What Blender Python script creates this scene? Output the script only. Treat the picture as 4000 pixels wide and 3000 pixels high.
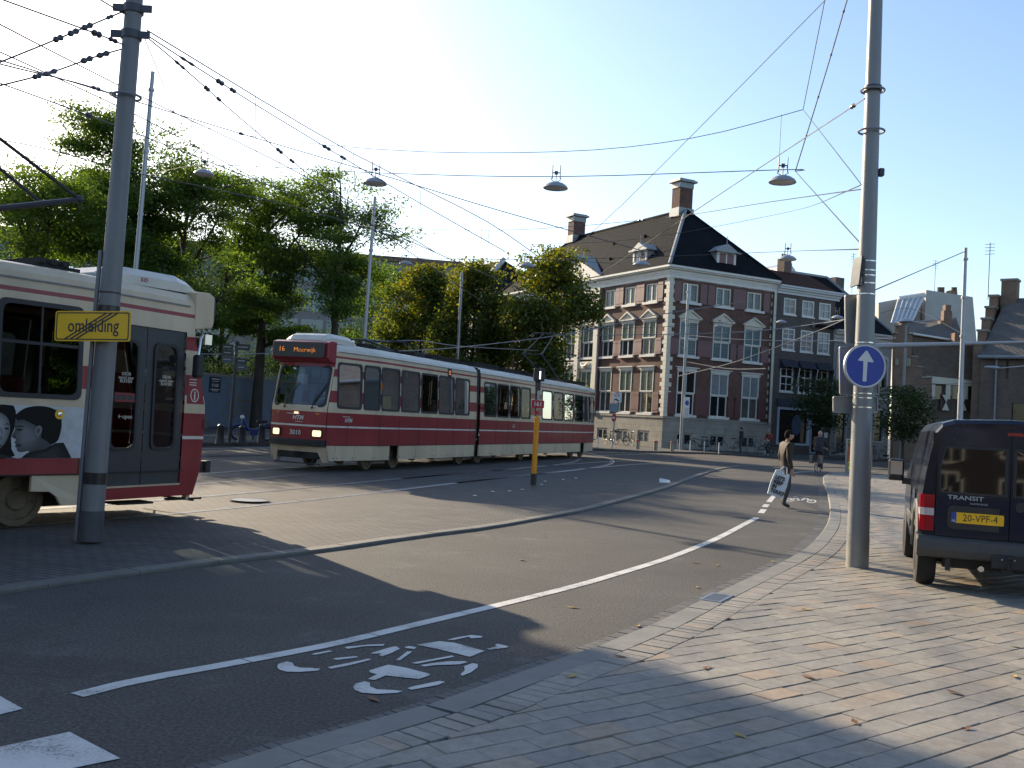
import bpy, bmesh, math, random
import numpy as np
from mathutils import Vector, Matrix
R = math.radians
random.seed(7)
for o in list(bpy.data.objects): bpy.data.objects.remove(o)
scene = bpy.context.scene
COL = scene.collection

# ---------------------------------------------------------------- camera, sky, sun, exposure
FPX, PITCH, ROLL, EYE = 3900.0, R(1.91), R(3.25), 1.7
cam_data = bpy.data.cameras.new('camera')
cam = bpy.data.objects.new('camera', cam_data)
COL.objects.link(cam)
cam_data.sensor_width = 36.0
cam_data.lens = 36.0*FPX/4000.0
cam_data.clip_start = 0.05
cam_data.clip_end = 6000
CROT = Matrix.Rotation(R(90)+PITCH, 3, 'X') @ Matrix.Rotation(ROLL, 3, 'Z')
cam.matrix_world = Matrix.Translation((0, 0, EYE)) @ CROT.to_4x4()
scene.camera = cam

SUN_AZ, SUN_EL = R(38), R(22.5)            # azimuth to the left of the view axis
SUNV = Vector((-math.sin(SUN_AZ)*math.cos(SUN_EL), math.cos(SUN_AZ)*math.cos(SUN_EL), math.sin(SUN_EL)))
world = bpy.data.worlds.new('World')
scene.world = world
world.use_nodes = True
wn = world.node_tree
sky = wn.nodes.new('ShaderNodeTexSky')
sky.sky_type = 'NISHITA'
sky.sun_disc = False
sky.sun_elevation = SUN_EL
sky.sun_rotation = -SUN_AZ
sky.altitude = 0
sky.air_density = 1.0
sky.dust_density = 1.0
sky.ozone_density = 2.0
bg = wn.nodes['Background']
wn.links.new(sky.outputs[0], bg.inputs[0])
bg.inputs[1].default_value = 0.119
sun_d = bpy.data.lights.new('sun', 'SUN')
sun_d.energy = 5.0
sun_d.angle = R(0.5)
sun_d.color = (1.0, 0.835, 0.60)
sun = bpy.data.objects.new('sun', sun_d)
sun.rotation_euler = SUNV.to_track_quat('Z', 'Y').to_euler()
sun.location = (0, 0, 60)
COL.objects.link(sun)
scene.view_settings.view_transform = 'Standard'
scene.view_settings.look = 'None'
scene.view_settings.exposure = 1.04
scene.view_settings.gamma = 1.0

# ---------------------------------------------------------------- helpers
def ray(px, py):
    return CROT @ Vector(((px-2000)/FPX, -(py-1500)/FPX, -1.0))
def G(px, py, z=0.0):                   # photo pixel to a point on the level z
    d = ray(px, py); t = (z-EYE)/d.z
    return Vector((d.x*t, d.y*t, z))
def D(px, py, Y):                       # photo pixel to a point at depth Y
    d = ray(px, py); t = Y/d.y
    return Vector((d.x*t, Y, EYE+d.z*t))

class MB:
    def __init__(s): s.v = []; s.f = []; s.m = []
    def add(s, vs, fs, m=0):
        o = len(s.v); s.v += [tuple(p) for p in vs]
        s.f += [tuple(i+o for i in f) for f in fs]; s.m += [m]*len(fs)
        return s
    def poly(s, pts, m=0): return s.add(pts, [tuple(range(len(pts)))], m)
    def box(s, x0, x1, y0, y1, z0, z1, m=0, T=None):
        vs = [(x, y, z) for z in (z0, z1) for y in (y0, y1) for x in (x0, x1)]
        if T is not None: vs = [T @ Vector(p) for p in vs]
        return s.add(vs, [(0,2,3,1),(4,5,7,6),(0,1,5,4),(2,6,7,3),(0,4,6,2),(1,3,7,5)], m)
    def tube(s, pts, r, n=8, m=0, cap=True):
        pts = [Vector(p) for p in pts]; k = len(pts)
        rs = r if isinstance(r, (list, tuple)) else [r]*k
        vs = []; ref = None
        for i, p in enumerate(pts):
            t = (pts[min(i+1, k-1)]-pts[max(i-1, 0)])
            if t.length < 1e-9: t = Vector((0, 0, 1))
            t.normalize()
            if ref is None:
                ref = Vector((0, 0, 1)) if abs(t.z) < .9 else Vector((1, 0, 0))
            a = (ref-t*ref.dot(t)); a.normalize(); ref = a; b = t.cross(a)
            for j in range(n):
                c = 2*math.pi*j/n
                vs.append(p+(a*math.cos(c)+b*math.sin(c))*rs[i])
        fs = [(i*n+j, i*n+(j+1)%n, (i+1)*n+(j+1)%n, (i+1)*n+j) for i in range(k-1) for j in range(n)]
        if cap: fs += [tuple(range(n-1, -1, -1)), tuple(range((k-1)*n, k*n))]
        return s.add(vs, fs, m)
    def cyl(s, p0, p1, r0, r1=None, n=12, m=0, cap=True):
        return s.tube([p0, p1], [r0, r0 if r1 is None else r1], n, m, cap)
    def lathe(s, prof, n=16, m=0, c=(0, 0, 0), T=None):
        k = len(prof); vs = []
        for r, z in prof:
            for j in range(n):
                a = 2*math.pi*j/n
                p = Vector((r*math.cos(a), r*math.sin(a), z))
                if T is not None: p = T @ p
                vs.append(p+Vector(c))
        fs = [(i*n+j, i*n+(j+1)%n, (i+1)*n+(j+1)%n, (i+1)*n+j) for i in range(k-1) for j in range(n)]
        if prof[0][0] > 1e-4: fs.append(tuple(range(n-1, -1, -1)))
        if prof[-1][0] > 1e-4: fs.append(tuple(range((k-1)*n, k*n)))
        return s.add(vs, fs, m)
    def ball(s, c, rx, ry=None, rz=None, n=10, k=7, m=0):
        ry = ry or rx; rz = rz or rx
        vs = []
        for i in range(k+1):
            a = math.pi*i/k
            for j in range(n):
                b = 2*math.pi*j/n
                vs.append((c[0]+rx*math.sin(a)*math.cos(b), c[1]+ry*math.sin(a)*math.sin(b), c[2]-rz*math.cos(a)))
        fs = [(i*n+j, i*n+(j+1)%n, (i+1)*n+(j+1)%n, (i+1)*n+j) for i in range(k) for j in range(n)]
        return s.add(vs, fs, m)
    def prism(s, pts, f, w0, w1, m=0, sides=True, back=True):
        n = len(pts)
        vs = [f(u, v, w0) for u, v in pts]+[f(u, v, w1) for u, v in pts]
        fs = [tuple(range(n, 2*n))]
        if back: fs.append(tuple(range(n-1, -1, -1)))
        if sides: fs += [(i, (i+1) % n, n+(i+1) % n, n+i) for i in range(n)]
        return s.add(vs, fs, m)
    def torus(s, c, Rr, r, ax='y', n=24, k=8, m=0, T=None):
        vs = []
        for i in range(n):
            a = 2*math.pi*i/n
            for j in range(k):
                b = 2*math.pi*j/k; q = Rr+r*math.cos(b)
                p = (q*math.cos(a), r*math.sin(b), q*math.sin(a))
                if ax == 'z': p = (p[0], p[2], p[1])
                if ax == 'x': p = (p[1], p[0], p[2])
                vs.append(Vector(p)+Vector(c))
        fs = [(i*k+j, i*k+(j+1)%k, ((i+1)%n)*k+(j+1)%k, ((i+1)%n)*k+j) for i in range(n) for j in range(k)]
        return s.add(vs, fs, m)
    def mesh(s, name, mats, smooth=False):
        me = bpy.data.meshes.new(name)
        me.from_pydata(s.v, [], s.f)
        for m in (mats if isinstance(mats, (list, tuple)) else [mats]): me.materials.append(m)
        me.polygons.foreach_set('material_index', s.m)
        bm = bmesh.new(); bm.from_mesh(me)
        bmesh.ops.recalc_face_normals(bm, faces=bm.faces)
        bm.to_mesh(me); bm.free()
        if smooth:
            me.shade_smooth(); me.set_sharp_from_angle(angle=R(smooth if smooth is not True else 38))
        me.update()
        return me
    def build(s, name, mats, parent=None, loc=None, smooth=False, bevel=0, rz=0, seg=1):
        return link(s.mesh(name, mats, smooth), name, parent, loc, bevel, rz, seg)

def link(me, name, parent=None, loc=None, bevel=0, rz=0, seg=1):
    o = bpy.data.objects.new(name, me); COL.objects.link(o)
    if parent is not None: o.parent = parent
    if loc is not None: o.location = loc
    if rz: o.rotation_euler = (0, 0, rz)
    if bevel:
        md = o.modifiers.new('bevel', 'BEVEL'); md.width = bevel; md.segments = seg; md.limit_method = 'ANGLE'; md.angle_limit = R(35)
    return o
def tag(o, label, cat, group=None):
    o['label'] = label; o['category'] = cat
    if group: o['group'] = group
    return o
def thing(name, label, cat, loc=(0, 0, 0), rz=0, group=None):
    o = bpy.data.objects.new(name, None); COL.objects.link(o)
    o.empty_display_size = .2
    o.location = loc; o.rotation_euler = (0, 0, rz)
    return tag(o, label, cat, group)
def struct(o, kind='structure'):
    o['kind'] = kind; return o
def copy_tree(o, parent=None):
    c = o.copy(); COL.objects.link(c)
    if parent is not None: c.parent = parent
    for ch in list(o.children): copy_tree(ch, c)
    return c
def dup(o, loc, rz=0, label=None, scale=None):
    c = copy_tree(o); c.location = loc; c.rotation_euler = (0, 0, rz)
    if label: c['label'] = label
    if scale: c.scale = (scale,)*3
    return c
def text(name, s, size, mat, parent, M, ext=.002, shear=0, align='CENTER', bold=0, sx=1.0, spacing=1.0):
    cu = bpy.data.curves.new(name, 'FONT'); cu.body = s; cu.size = size; cu.extrude = ext
    cu.shear = shear; cu.align_x = align; cu.align_y = 'CENTER'; cu.offset = bold; cu.resolution_u = 2
    cu.space_line = .8; cu.space_character = spacing
    t = bpy.data.objects.new(name, cu); COL.objects.link(t)
    me = bpy.data.meshes.new_from_object(t, depsgraph=bpy.context.evaluated_depsgraph_get())
    bpy.data.objects.remove(t)
    me.materials.clear(); me.materials.append(mat)
    o = link(me, name, parent)
    o.matrix_basis = M @ Matrix.Diagonal((sx, 1, 1, 1))
    return o
def frame(o, x, y, z):                  # matrix from an origin and three axes
    M = Matrix.Identity(4)
    for i, a in enumerate((x, y, z)):
        a = Vector(a).normalized()
        for j in range(3): M[j][i] = a[j]
    for j in range(3): M[j][3] = o[j]
    return M
def rrect(x0, x1, y0, y1, r, n=4):
    pts = []
    for cx, cy, a0 in ((x1-r, y0+r, -90), (x1-r, y1-r, 0), (x0+r, y1-r, 90), (x0+r, y0+r, 180)):
        for i in range(n+1):
            a = R(a0+90*i/n); pts.append((cx+r*math.cos(a), cy+r*math.sin(a)))
    return pts
def ring(mb, outer, inner, f, w0, w1, m=0):
    n = len(outer)
    vs = [f(u, v, w) for w in (w0, w1) for L in (outer, inner) for u, v in L]
    fs = []
    for i in range(n):
        j = (i+1) % n
        fs += [(2*n+i, 2*n+j, 3*n+j, 3*n+i), (i, n+i, n+j, j), (i, j, 2*n+j, 2*n+i), (n+i, 3*n+i, 3*n+j, n+j)]
    return mb.add(vs, fs, m)
def wallgrid(mb, u0, u1, z0, z1, holes, f, depth, m=0, mr=None):
    us = sorted({u0, u1} | {h[0] for h in holes} | {h[1] for h in holes})
    zs = sorted({z0, z1} | {h[2] for h in holes} | {h[3] for h in holes})
    for a, b in zip(us, us[1:]):
        for c, d in zip(zs, zs[1:]):
            if any(h[0]-1e-6 <= a and b <= h[1]+1e-6 and h[2]-1e-6 <= c and d <= h[3]+1e-6 for h in holes): continue
            mb.poly([f(a, c, 0), f(b, c, 0), f(b, d, 0), f(a, d, 0)], m)
    mr = m if mr is None else mr
    for a, b, c, d in holes:
        for p, q in (((a, c), (b, c)), ((b, c), (b, d)), ((b, d), (a, d)), ((a, d), (a, c))):
            mb.poly([f(*p, 0), f(*q, 0), f(*q, -depth), f(*p, -depth)], mr)
def offset_line(pts, d):                # polyline offset to its left
    out = []
    for i, p in enumerate(pts):
        t = (pts[min(i+1, len(pts)-1)]-pts[max(i-1, 0)]); t.z = 0; t.normalize()
        out.append(Vector((p.x-t.y*d, p.y+t.x*d, p.z)))
    return out
def smooth_line(pts, n=6):
    P = [Vector(p) for p in pts]; out = []
    for i in range(len(P)-1):
        p0, p1, p2, p3 = P[max(i-1, 0)], P[i], P[i+1], P[min(i+2, len(P)-1)]
        for k in range(n):
            t = k/n
            out.append(.5*((2*p1)+(p2-p0)*t+(2*p0-5*p1+4*p2-p3)*t*t+(3*p1-p0-3*p2+p3)*t**3))
    out.append(P[-1]); return out
def resample(pts, step):
    out = [pts[0].copy()]; acc = 0.
    for a, b in zip(pts, pts[1:]):
        L = (b-a).length; t = step-acc
        while t <= L:
            out.append(a+(b-a)*(t/L)); t += step
        acc = (acc+L) % step if L+acc >= step else acc+L
    return out
def strip(mb, A, B, m=0):
    for i in range(len(A)-1): mb.poly([A[i], A[i+1], B[i+1], B[i]], m)

# ---------------------------------------------------------------- materials
def mat(name, col, rough=.6, metal=0., var=.12, scale=6., bump=0., spec=.5, emit=None, es=0., col2=None, coat=0., bscale=None, stretch=None):
    m = bpy.data.materials.new(name); m.use_nodes = True
    nt = m.node_tree; N = nt.nodes; L = nt.links
    b = N['Principled BSDF']
    b.inputs['Roughness'].default_value = rough; b.inputs['Metallic'].default_value = metal
    b.inputs['Specular IOR Level'].default_value = spec
    if coat: b.inputs['Coat Weight'].default_value = coat; b.inputs['Coat Roughness'].default_value = .06
    b.inputs['Base Color'].default_value = (*col, 1)
    if emit: b.inputs['Emission Color'].default_value = (*emit, 1); b.inputs['Emission Strength'].default_value = es
    if var or bump or col2:
        tc = N.new('ShaderNodeTexCoord'); v = tc.outputs['Object']
        if stretch:
            mp = N.new('ShaderNodeMapping'); mp.inputs['Scale'].default_value = stretch
            L.new(v, mp.inputs[0]); v = mp.outputs[0]
        nz = N.new('ShaderNodeTexNoise'); nz.inputs['Scale'].default_value = scale; nz.inputs['Detail'].default_value = 6
        nz.inputs['Roughness'].default_value = .65
        L.new(v, nz.inputs['Vector'])
        rp = N.new('ShaderNodeValToRGB'); rp.color_ramp.elements[0].position = .3; rp.color_ramp.elements[1].position = .72
        c2 = col2 or tuple(min(1, c*(1+var)) for c in col)
        c1 = tuple(c*(1-var) for c in col)
        rp.color_ramp.elements[0].color = (*c1, 1); rp.color_ramp.elements[1].color = (*c2, 1)
        L.new(nz.outputs[0], rp.inputs[0]); L.new(rp.outputs[0], b.inputs['Base Color'])
        mr = N.new('ShaderNodeMapRange'); mr.inputs['To Min'].default_value = max(0, rough-.12*min(1, rough*2)); mr.inputs['To Max'].default_value = min(1, rough+.12*min(1, rough*2))
        L.new(nz.outputs[0], mr.inputs[0]); L.new(mr.outputs[0], b.inputs['Roughness'])
        if bump:
            n2 = N.new('ShaderNodeTexNoise'); n2.inputs['Scale'].default_value = bscale or scale*8; n2.inputs['Detail'].default_value = 4
            L.new(v, n2.inputs['Vector'])
            bp = N.new('ShaderNodeBump'); bp.inputs['Strength'].default_value = bump; bp.inputs['Distance'].default_value = .01
            L.new(n2.outputs[0], bp.inputs['Height']); L.new(bp.outputs[0], b.inputs['Normal'])
    return m
def brick(name, c1, c2, mortar, bw=.22, bh=.065, ms=.012, bump=.3, planar=None, var=.25, rough=.85, rot=0, offset=.5):
    """planar None: walls of a building in its own frame (x+y, z); 'xy': ground"""
    m = bpy.data.materials.new(name); m.use_nodes = True
    nt = m.node_tree; N = nt.nodes; L = nt.links; b = N['Principled BSDF']; b.inputs['Roughness'].default_value = rough
    b.inputs['Specular IOR Level'].default_value = .3
    tc = N.new('ShaderNodeTexCoord')
    if planar == 'xy':
        mp = N.new('ShaderNodeMapping'); mp.inputs['Rotation'].default_value = (0, 0, rot); L.new(tc.outputs['Object'], mp.inputs[0]); v = mp.outputs[0]
    else:
        sp = N.new('ShaderNodeSeparateXYZ'); L.new(tc.outputs['Object'], sp.inputs[0])
        ad = N.new('ShaderNodeMath'); L.new(sp.outputs[0], ad.inputs[0]); L.new(sp.outputs[1], ad.inputs[1])
        cb = N.new('ShaderNodeCombineXYZ'); L.new(ad.outputs[0], cb.inputs[0]); L.new(sp.outputs[2], cb.inputs[1]); v = cb.outputs[0]
    bt = N.new('ShaderNodeTexBrick'); L.new(v, bt.inputs['Vector'])
    bt.inputs['Scale'].default_value = 1; bt.inputs['Brick Width'].default_value = bw; bt.inputs['Row Height'].default_value = bh
    bt.inputs['Mortar Size'].default_value = ms; bt.inputs['Mortar Smooth'].default_value = .3; bt.offset = offset
    bt.inputs['Color1'].default_value = (*c1, 1); bt.inputs['Color2'].default_value = (*c2, 1); bt.inputs['Mortar'].default_value = (*mortar, 1)
    nz = N.new('ShaderNodeTexNoise'); nz.inputs['Scale'].default_value = .7; nz.inputs['Detail'].default_value = 8; nz.inputs['Roughness'].default_value = .7
    L.new(tc.outputs['Object'], nz.inputs['Vector'])
    mr = N.new('ShaderNodeMapRange'); mr.inputs['From Min'].default_value = .3; mr.inputs['From Max'].default_value = .7
    mr.inputs['To Min'].default_value = 1-var; mr.inputs['To Max'].default_value = 1+var
    L.new(nz.outputs[0], mr.inputs[0])
    mx = N.new('ShaderNodeMix'); mx.data_type = 'RGBA'; mx.blend_type = 'MULTIPLY'; mx.inputs[0].default_value = 1
    L.new(bt.outputs['Color'], mx.inputs[6]); L.new(mr.outputs[0], mx.inputs[7]); L.new(mx.outputs[2], b.inputs['Base Color'])
    bp = N.new('ShaderNodeBump'); bp.inputs['Strength'].default_value = bump; bp.inputs['Distance'].default_value = .012; bp.invert = True
    L.new(bt.outputs['Fac'], bp.inputs['Height']); L.new(bp.outputs[0], b.inputs['Normal'])
    return m
def glassmat(name, tint, refl=.0, rough=.02, ior=1.5):
    m = bpy.data.materials.new(name); m.use_nodes = True
    nt = m.node_tree; N = nt.nodes; L = nt.links; N.remove(N['Principled BSDF'])
    out = N['Material Output']; t = N.new('ShaderNodeBsdfTransparent'); t.inputs[0].default_value = (*tint, 1)
    g = N.new('ShaderNodeBsdfGlossy'); g.inputs['Roughness'].default_value = rough; g.inputs[0].default_value = (.95, .97, 1, 1)
    fr = N.new('ShaderNodeFresnel'); fr.inputs[0].default_value = ior
    ad = N.new('ShaderNodeMath'); ad.use_clamp = True; ad.inputs[1].default_value = refl; L.new(fr.outputs[0], ad.inputs[0])
    mx = N.new('ShaderNodeMixShader'); L.new(ad.outputs[0], mx.inputs[0]); L.new(t.outputs[0], mx.inputs[1]); L.new(g.outputs[0], mx.inputs[2])
    L.new(mx.outputs[0], out.inputs[0])
    return m
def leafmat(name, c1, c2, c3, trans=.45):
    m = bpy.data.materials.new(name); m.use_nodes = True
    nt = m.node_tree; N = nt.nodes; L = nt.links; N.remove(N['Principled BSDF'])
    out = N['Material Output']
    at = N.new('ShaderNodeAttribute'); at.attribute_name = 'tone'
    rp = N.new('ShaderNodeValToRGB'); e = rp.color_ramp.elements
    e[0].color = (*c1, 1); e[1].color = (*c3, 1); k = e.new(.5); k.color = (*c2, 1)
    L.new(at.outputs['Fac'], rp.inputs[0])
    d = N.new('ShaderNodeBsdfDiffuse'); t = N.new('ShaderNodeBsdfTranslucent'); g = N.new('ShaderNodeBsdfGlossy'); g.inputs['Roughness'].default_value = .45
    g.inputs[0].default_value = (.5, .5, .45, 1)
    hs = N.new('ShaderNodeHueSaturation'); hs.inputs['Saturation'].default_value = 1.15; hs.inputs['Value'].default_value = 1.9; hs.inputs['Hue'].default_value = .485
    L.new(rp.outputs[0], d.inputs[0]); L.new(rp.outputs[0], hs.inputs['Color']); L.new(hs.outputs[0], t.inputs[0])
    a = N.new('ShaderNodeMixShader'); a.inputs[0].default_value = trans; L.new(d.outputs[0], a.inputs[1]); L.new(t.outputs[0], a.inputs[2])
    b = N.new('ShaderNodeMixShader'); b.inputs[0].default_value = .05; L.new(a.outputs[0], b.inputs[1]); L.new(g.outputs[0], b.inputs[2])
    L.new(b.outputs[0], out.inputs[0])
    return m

W_ = dict(
 steel=mat('galvanised_steel', (.30, .31, .33), .42, .75, .1, 3),
 polegrey=mat('pole_grey_paint', (.215, .22, .225), .45, .15, .2, 2.2, .15, stretch=(1, 1, .3)),
 poledark=mat('pole_weathered', (.165, .166, .17), .5, .15, .25, 2.2, .2, stretch=(1, 1, .3)),
 darkpole=mat('pole_dark_band', (.06, .06, .065), .6, 0, .2, 8),
 black=mat('black_rubber', (.018, .018, .02), .55, 0, .2, 10),
 blackpaint=mat('black_paint', (.022, .022, .025), .35, 0, .15, 6),
 wire=mat('wire_dark', (.05, .052, .06), .5, .4, .1, 3),
 insul=mat('insulator_dark', (.045, .045, .06), .4, 0, .2, 9),
 white=mat('white_paint', (.62, .61, .58), .5, 0, .1, 5),
 cream=mat('cream_stone_paint', (.52, .49, .41), .6, 0, .12, 2.5, .15),
 lamp=mat('lamp_shade_grey', (.33, .35, .38), .4, .2, .08, 4),
 lampglass=mat('lamp_bowl', (.7, .7, .68), .25, 0, 0),
 signback=mat('sign_back_grey', (.25, .25, .24), .45, .35, .12, 4),
 signblue=mat('sign_blue', (.004, .035, .30), .38, 0, .06, 6, coat=.3),
 signwhite=mat('sign_white', (.62, .62, .60), .4, 0, .05, 6),
 yellow=mat('sign_yellow', (.85, .47, .006), .4, 0, .08, 6),
 postyellow=mat('post_yellow', (.72, .27, .004), .45, 0, .12, 5),
 red=mat('sign_red', (.42, .015, .02), .4, 0, .1, 5),
 tape=mat('black_tape', (.012, .012, .014), .3, 0, .2, 30),
 skin=mat('skin', (.36, .20, .14), .55, 0, .08, 20),
 hair=mat('hair_dark', (.012, .009, .008), .9, 0, .3, 60, .4, spec=.1),
)
# ================================================================= GROUND
def asphalt_mat():
    m = bpy.data.materials.new('asphalt'); m.use_nodes = True
    nt = m.node_tree; N = nt.nodes; L = nt.links; b = N['Principled BSDF']
    b.inputs['Roughness'].default_value = .82; b.inputs['Specular IOR Level'].default_value = .35
    tc = N.new('ShaderNodeTexCoord')
    n1 = N.new('ShaderNodeTexNoise'); n1.inputs['Scale'].default_value = 42; n1.inputs['Detail'].default_value = 5; n1.inputs['Roughness'].default_value = .8
    n2 = N.new('ShaderNodeTexNoise'); n2.inputs['Scale'].default_value = .55; n2.inputs['Detail'].default_value = 7; n2.inputs['Roughness'].default_value = .6
    n3 = N.new('ShaderNodeTexVoronoi'); n3.inputs['Scale'].default_value = 95
    for n in (n1, n2, n3): L.new(tc.outputs['Object'], n.inputs['Vector'])
    r1 = N.new('ShaderNodeValToRGB'); r1.color_ramp.elements[0].position = .41; r1.color_ramp.elements[1].position = .62
    r1.color_ramp.elements[0].color = (.029, .0295, .030, 1); r1.color_ramp.elements[1].color = (.108, .099, .088, 1)
    L.new(n1.outputs[0], r1.inputs[0])
    mr = N.new('ShaderNodeMapRange'); mr.inputs['From Min'].default_value = .3; mr.inputs['From Max'].default_value = .7; mr.inputs['To Min'].default_value = .8; mr.inputs['To Max'].default_value = 1.2
    L.new(n2.outputs[0], mr.inputs[0])
    mx = N.new('ShaderNodeMix'); mx.data_type = 'RGBA'; mx.blend_type = 'MULTIPLY'; mx.inputs[0].default_value = 1
    L.new(r1.outputs[0], mx.inputs[6]); L.new(mr.outputs[0], mx.inputs[7])
    # spots of oil and gum, pale dried spills, thin cracks
    def layer(prev, fac, col):
        m2 = N.new('ShaderNodeMix'); m2.data_type = 'RGBA'; L.new(fac, m2.inputs[0]); L.new(prev, m2.inputs[6]); m2.inputs[7].default_value = (*col, 1); return m2.outputs[2]
    def ramp(src, a, b_, amt):
        q = N.new('ShaderNodeMapRange'); q.inputs['From Min'].default_value = a; q.inputs['From Max'].default_value = b_; q.inputs['To Max'].default_value = amt; L.new(src, q.inputs[0]); return q.outputs[0]
    v1 = N.new('ShaderNodeTexVoronoi'); v1.inputs['Scale'].default_value = 1.7; v1.inputs['Randomness'].default_value = 1; L.new(tc.outputs['Object'], v1.inputs['Vector'])
    v2 = N.new('ShaderNodeTexVoronoi'); v2.feature = 'DISTANCE_TO_EDGE'; v2.inputs['Scale'].default_value = .22; 
    wv = N.new('ShaderNodeTexNoise'); wv.inputs['Scale'].default_value = 1.3; wv.inputs['Detail'].default_value = 6
    L.new(tc.outputs['Object'], wv.inputs['Vector']); va = N.new('ShaderNodeVectorMath'); va.operation = 'MULTIPLY_ADD'; va.inputs[1].default_value = (1.6, 1.6, 0); L.new(wv.outputs['Color'], va.inputs[0]); L.new(tc.outputs['Object'], va.inputs[2]); L.new(va.outputs[0], v2.inputs['Vector'])
    n4 = N.new('ShaderNodeTexNoise'); n4.inputs['Scale'].default_value = 1.1; n4.inputs['Detail'].default_value = 9; n4.inputs['Roughness'].default_value = .72; L.new(tc.outputs['Object'], n4.inputs['Vector'])
    c = mx.outputs[2]
    c = layer(c, ramp(v1.outputs['Distance'], .07, .03, .45), (.02, .02, .02))
    c = layer(c, ramp(n4.outputs[0], .58, .74, .6), (.16, .15, .137))
    c = layer(c, ramp(n4.outputs[0], .40, .28, .5), (.03, .03, .031))
    c = layer(c, ramp(v2.outputs['Distance'], 0.007, .002, .3), (.022, .022, .022))
    L.new(c, b.inputs['Base Color'])
    ad = N.new('ShaderNodeMath'); L.new(n1.outputs[0], ad.inputs[0]); L.new(n3.outputs['Distance'], ad.inputs[1])
    bp = N.new('ShaderNodeBump'); bp.inputs['Strength'].default_value = .55; bp.inputs['Distance'].default_value = .006
    L.new(ad.outputs[0], bp.inputs['Height']); L.new(bp.outputs[0], b.inputs['Normal'])
    return m
M_ASPH = asphalt_mat()
M_BED = brick('bed_bricks', (.108, .097, .088), (.077, .071, .067), (.035, .032, .03), .205, .1, .010, .5, 'xy', .22, .8, R(20))
M_FARPAVE = brick('far_paving', (.10, .094, .09), (.08, .076, .072), (.045, .042, .04), .3, .3, .012, .3, 'xy', .2, .8, R(-20))
M_KERB = mat('kerb_concrete', (.165, .162, .148), .75, 0, .22, 3.5, .3)
M_GUT = mat('gutter_brick', (.085, .084, .082), .75, 0, .25, 9, .3)
M_BAND = mat('bed_edge_stone', (.13, .123, .108), .75, 0, .25, 3, .35)
M_SAND = mat('joint_sand', (.05, .044, .04), .95, 0, .3, 40)
M_PAINT = mat('road_paint', (.58, .57, .55), .6, 0, .22, 9, .15, col2=(.66, .65, .62))
def worn_paint():
    m = bpy.data.materials.new('road_paint_worn'); m.use_nodes = True; nt = m.node_tree; N = nt.nodes; L = nt.links; b = N['Principled BSDF']; b.inputs['Roughness'].default_value = .65
    tc = N.new('ShaderNodeTexCoord'); n1 = N.new('ShaderNodeTexNoise'); n1.inputs['Scale'].default_value = 60; n1.inputs['Detail'].default_value = 6; n1.inputs['Roughness'].default_value = .8; n2 = N.new('ShaderNodeTexNoise'); n2.inputs['Scale'].default_value = 3.2; n2.inputs['Detail'].default_value = 6
    for n in (n1, n2): L.new(tc.outputs['Object'], n.inputs['Vector'])
    ad = N.new('ShaderNodeMath'); ad.operation = 'MULTIPLY_ADD'; ad.inputs[1].default_value = .75; L.new(n2.outputs[0], ad.inputs[0]); L.new(n1.outputs[0], ad.inputs[2])
    rp = N.new('ShaderNodeValToRGB'); e = rp.color_ramp.elements; e[0].position = .66; e[0].color = (.07, .068, .065, 1); e[1].position = .80; e[1].color = (.46, .455, .44, 1); k = e.new(1.1 if False else .98); k.color = (.56, .55, .53, 1)
    L.new(ad.outputs[0], rp.inputs[0]); L.new(rp.outputs[0], b.inputs['Base Color'])
    bp = N.new('ShaderNodeBump'); bp.inputs['Strength'].default_value = .3; bp.inputs['Distance'].default_value = .004; L.new(n1.outputs[0], bp.inputs['Height']); L.new(bp.outputs[0], b.inputs['Normal'])
    return m
M_PAINT = worn_paint()
M_RAIL = mat('rail_steel', (.55, .55, .56), .32, .7, .15, 3, stretch=(1, 1, 1))
M_GROOVE = mat('rail_groove', (.02, .019, .018), .8, 0, .2, 8)
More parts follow.
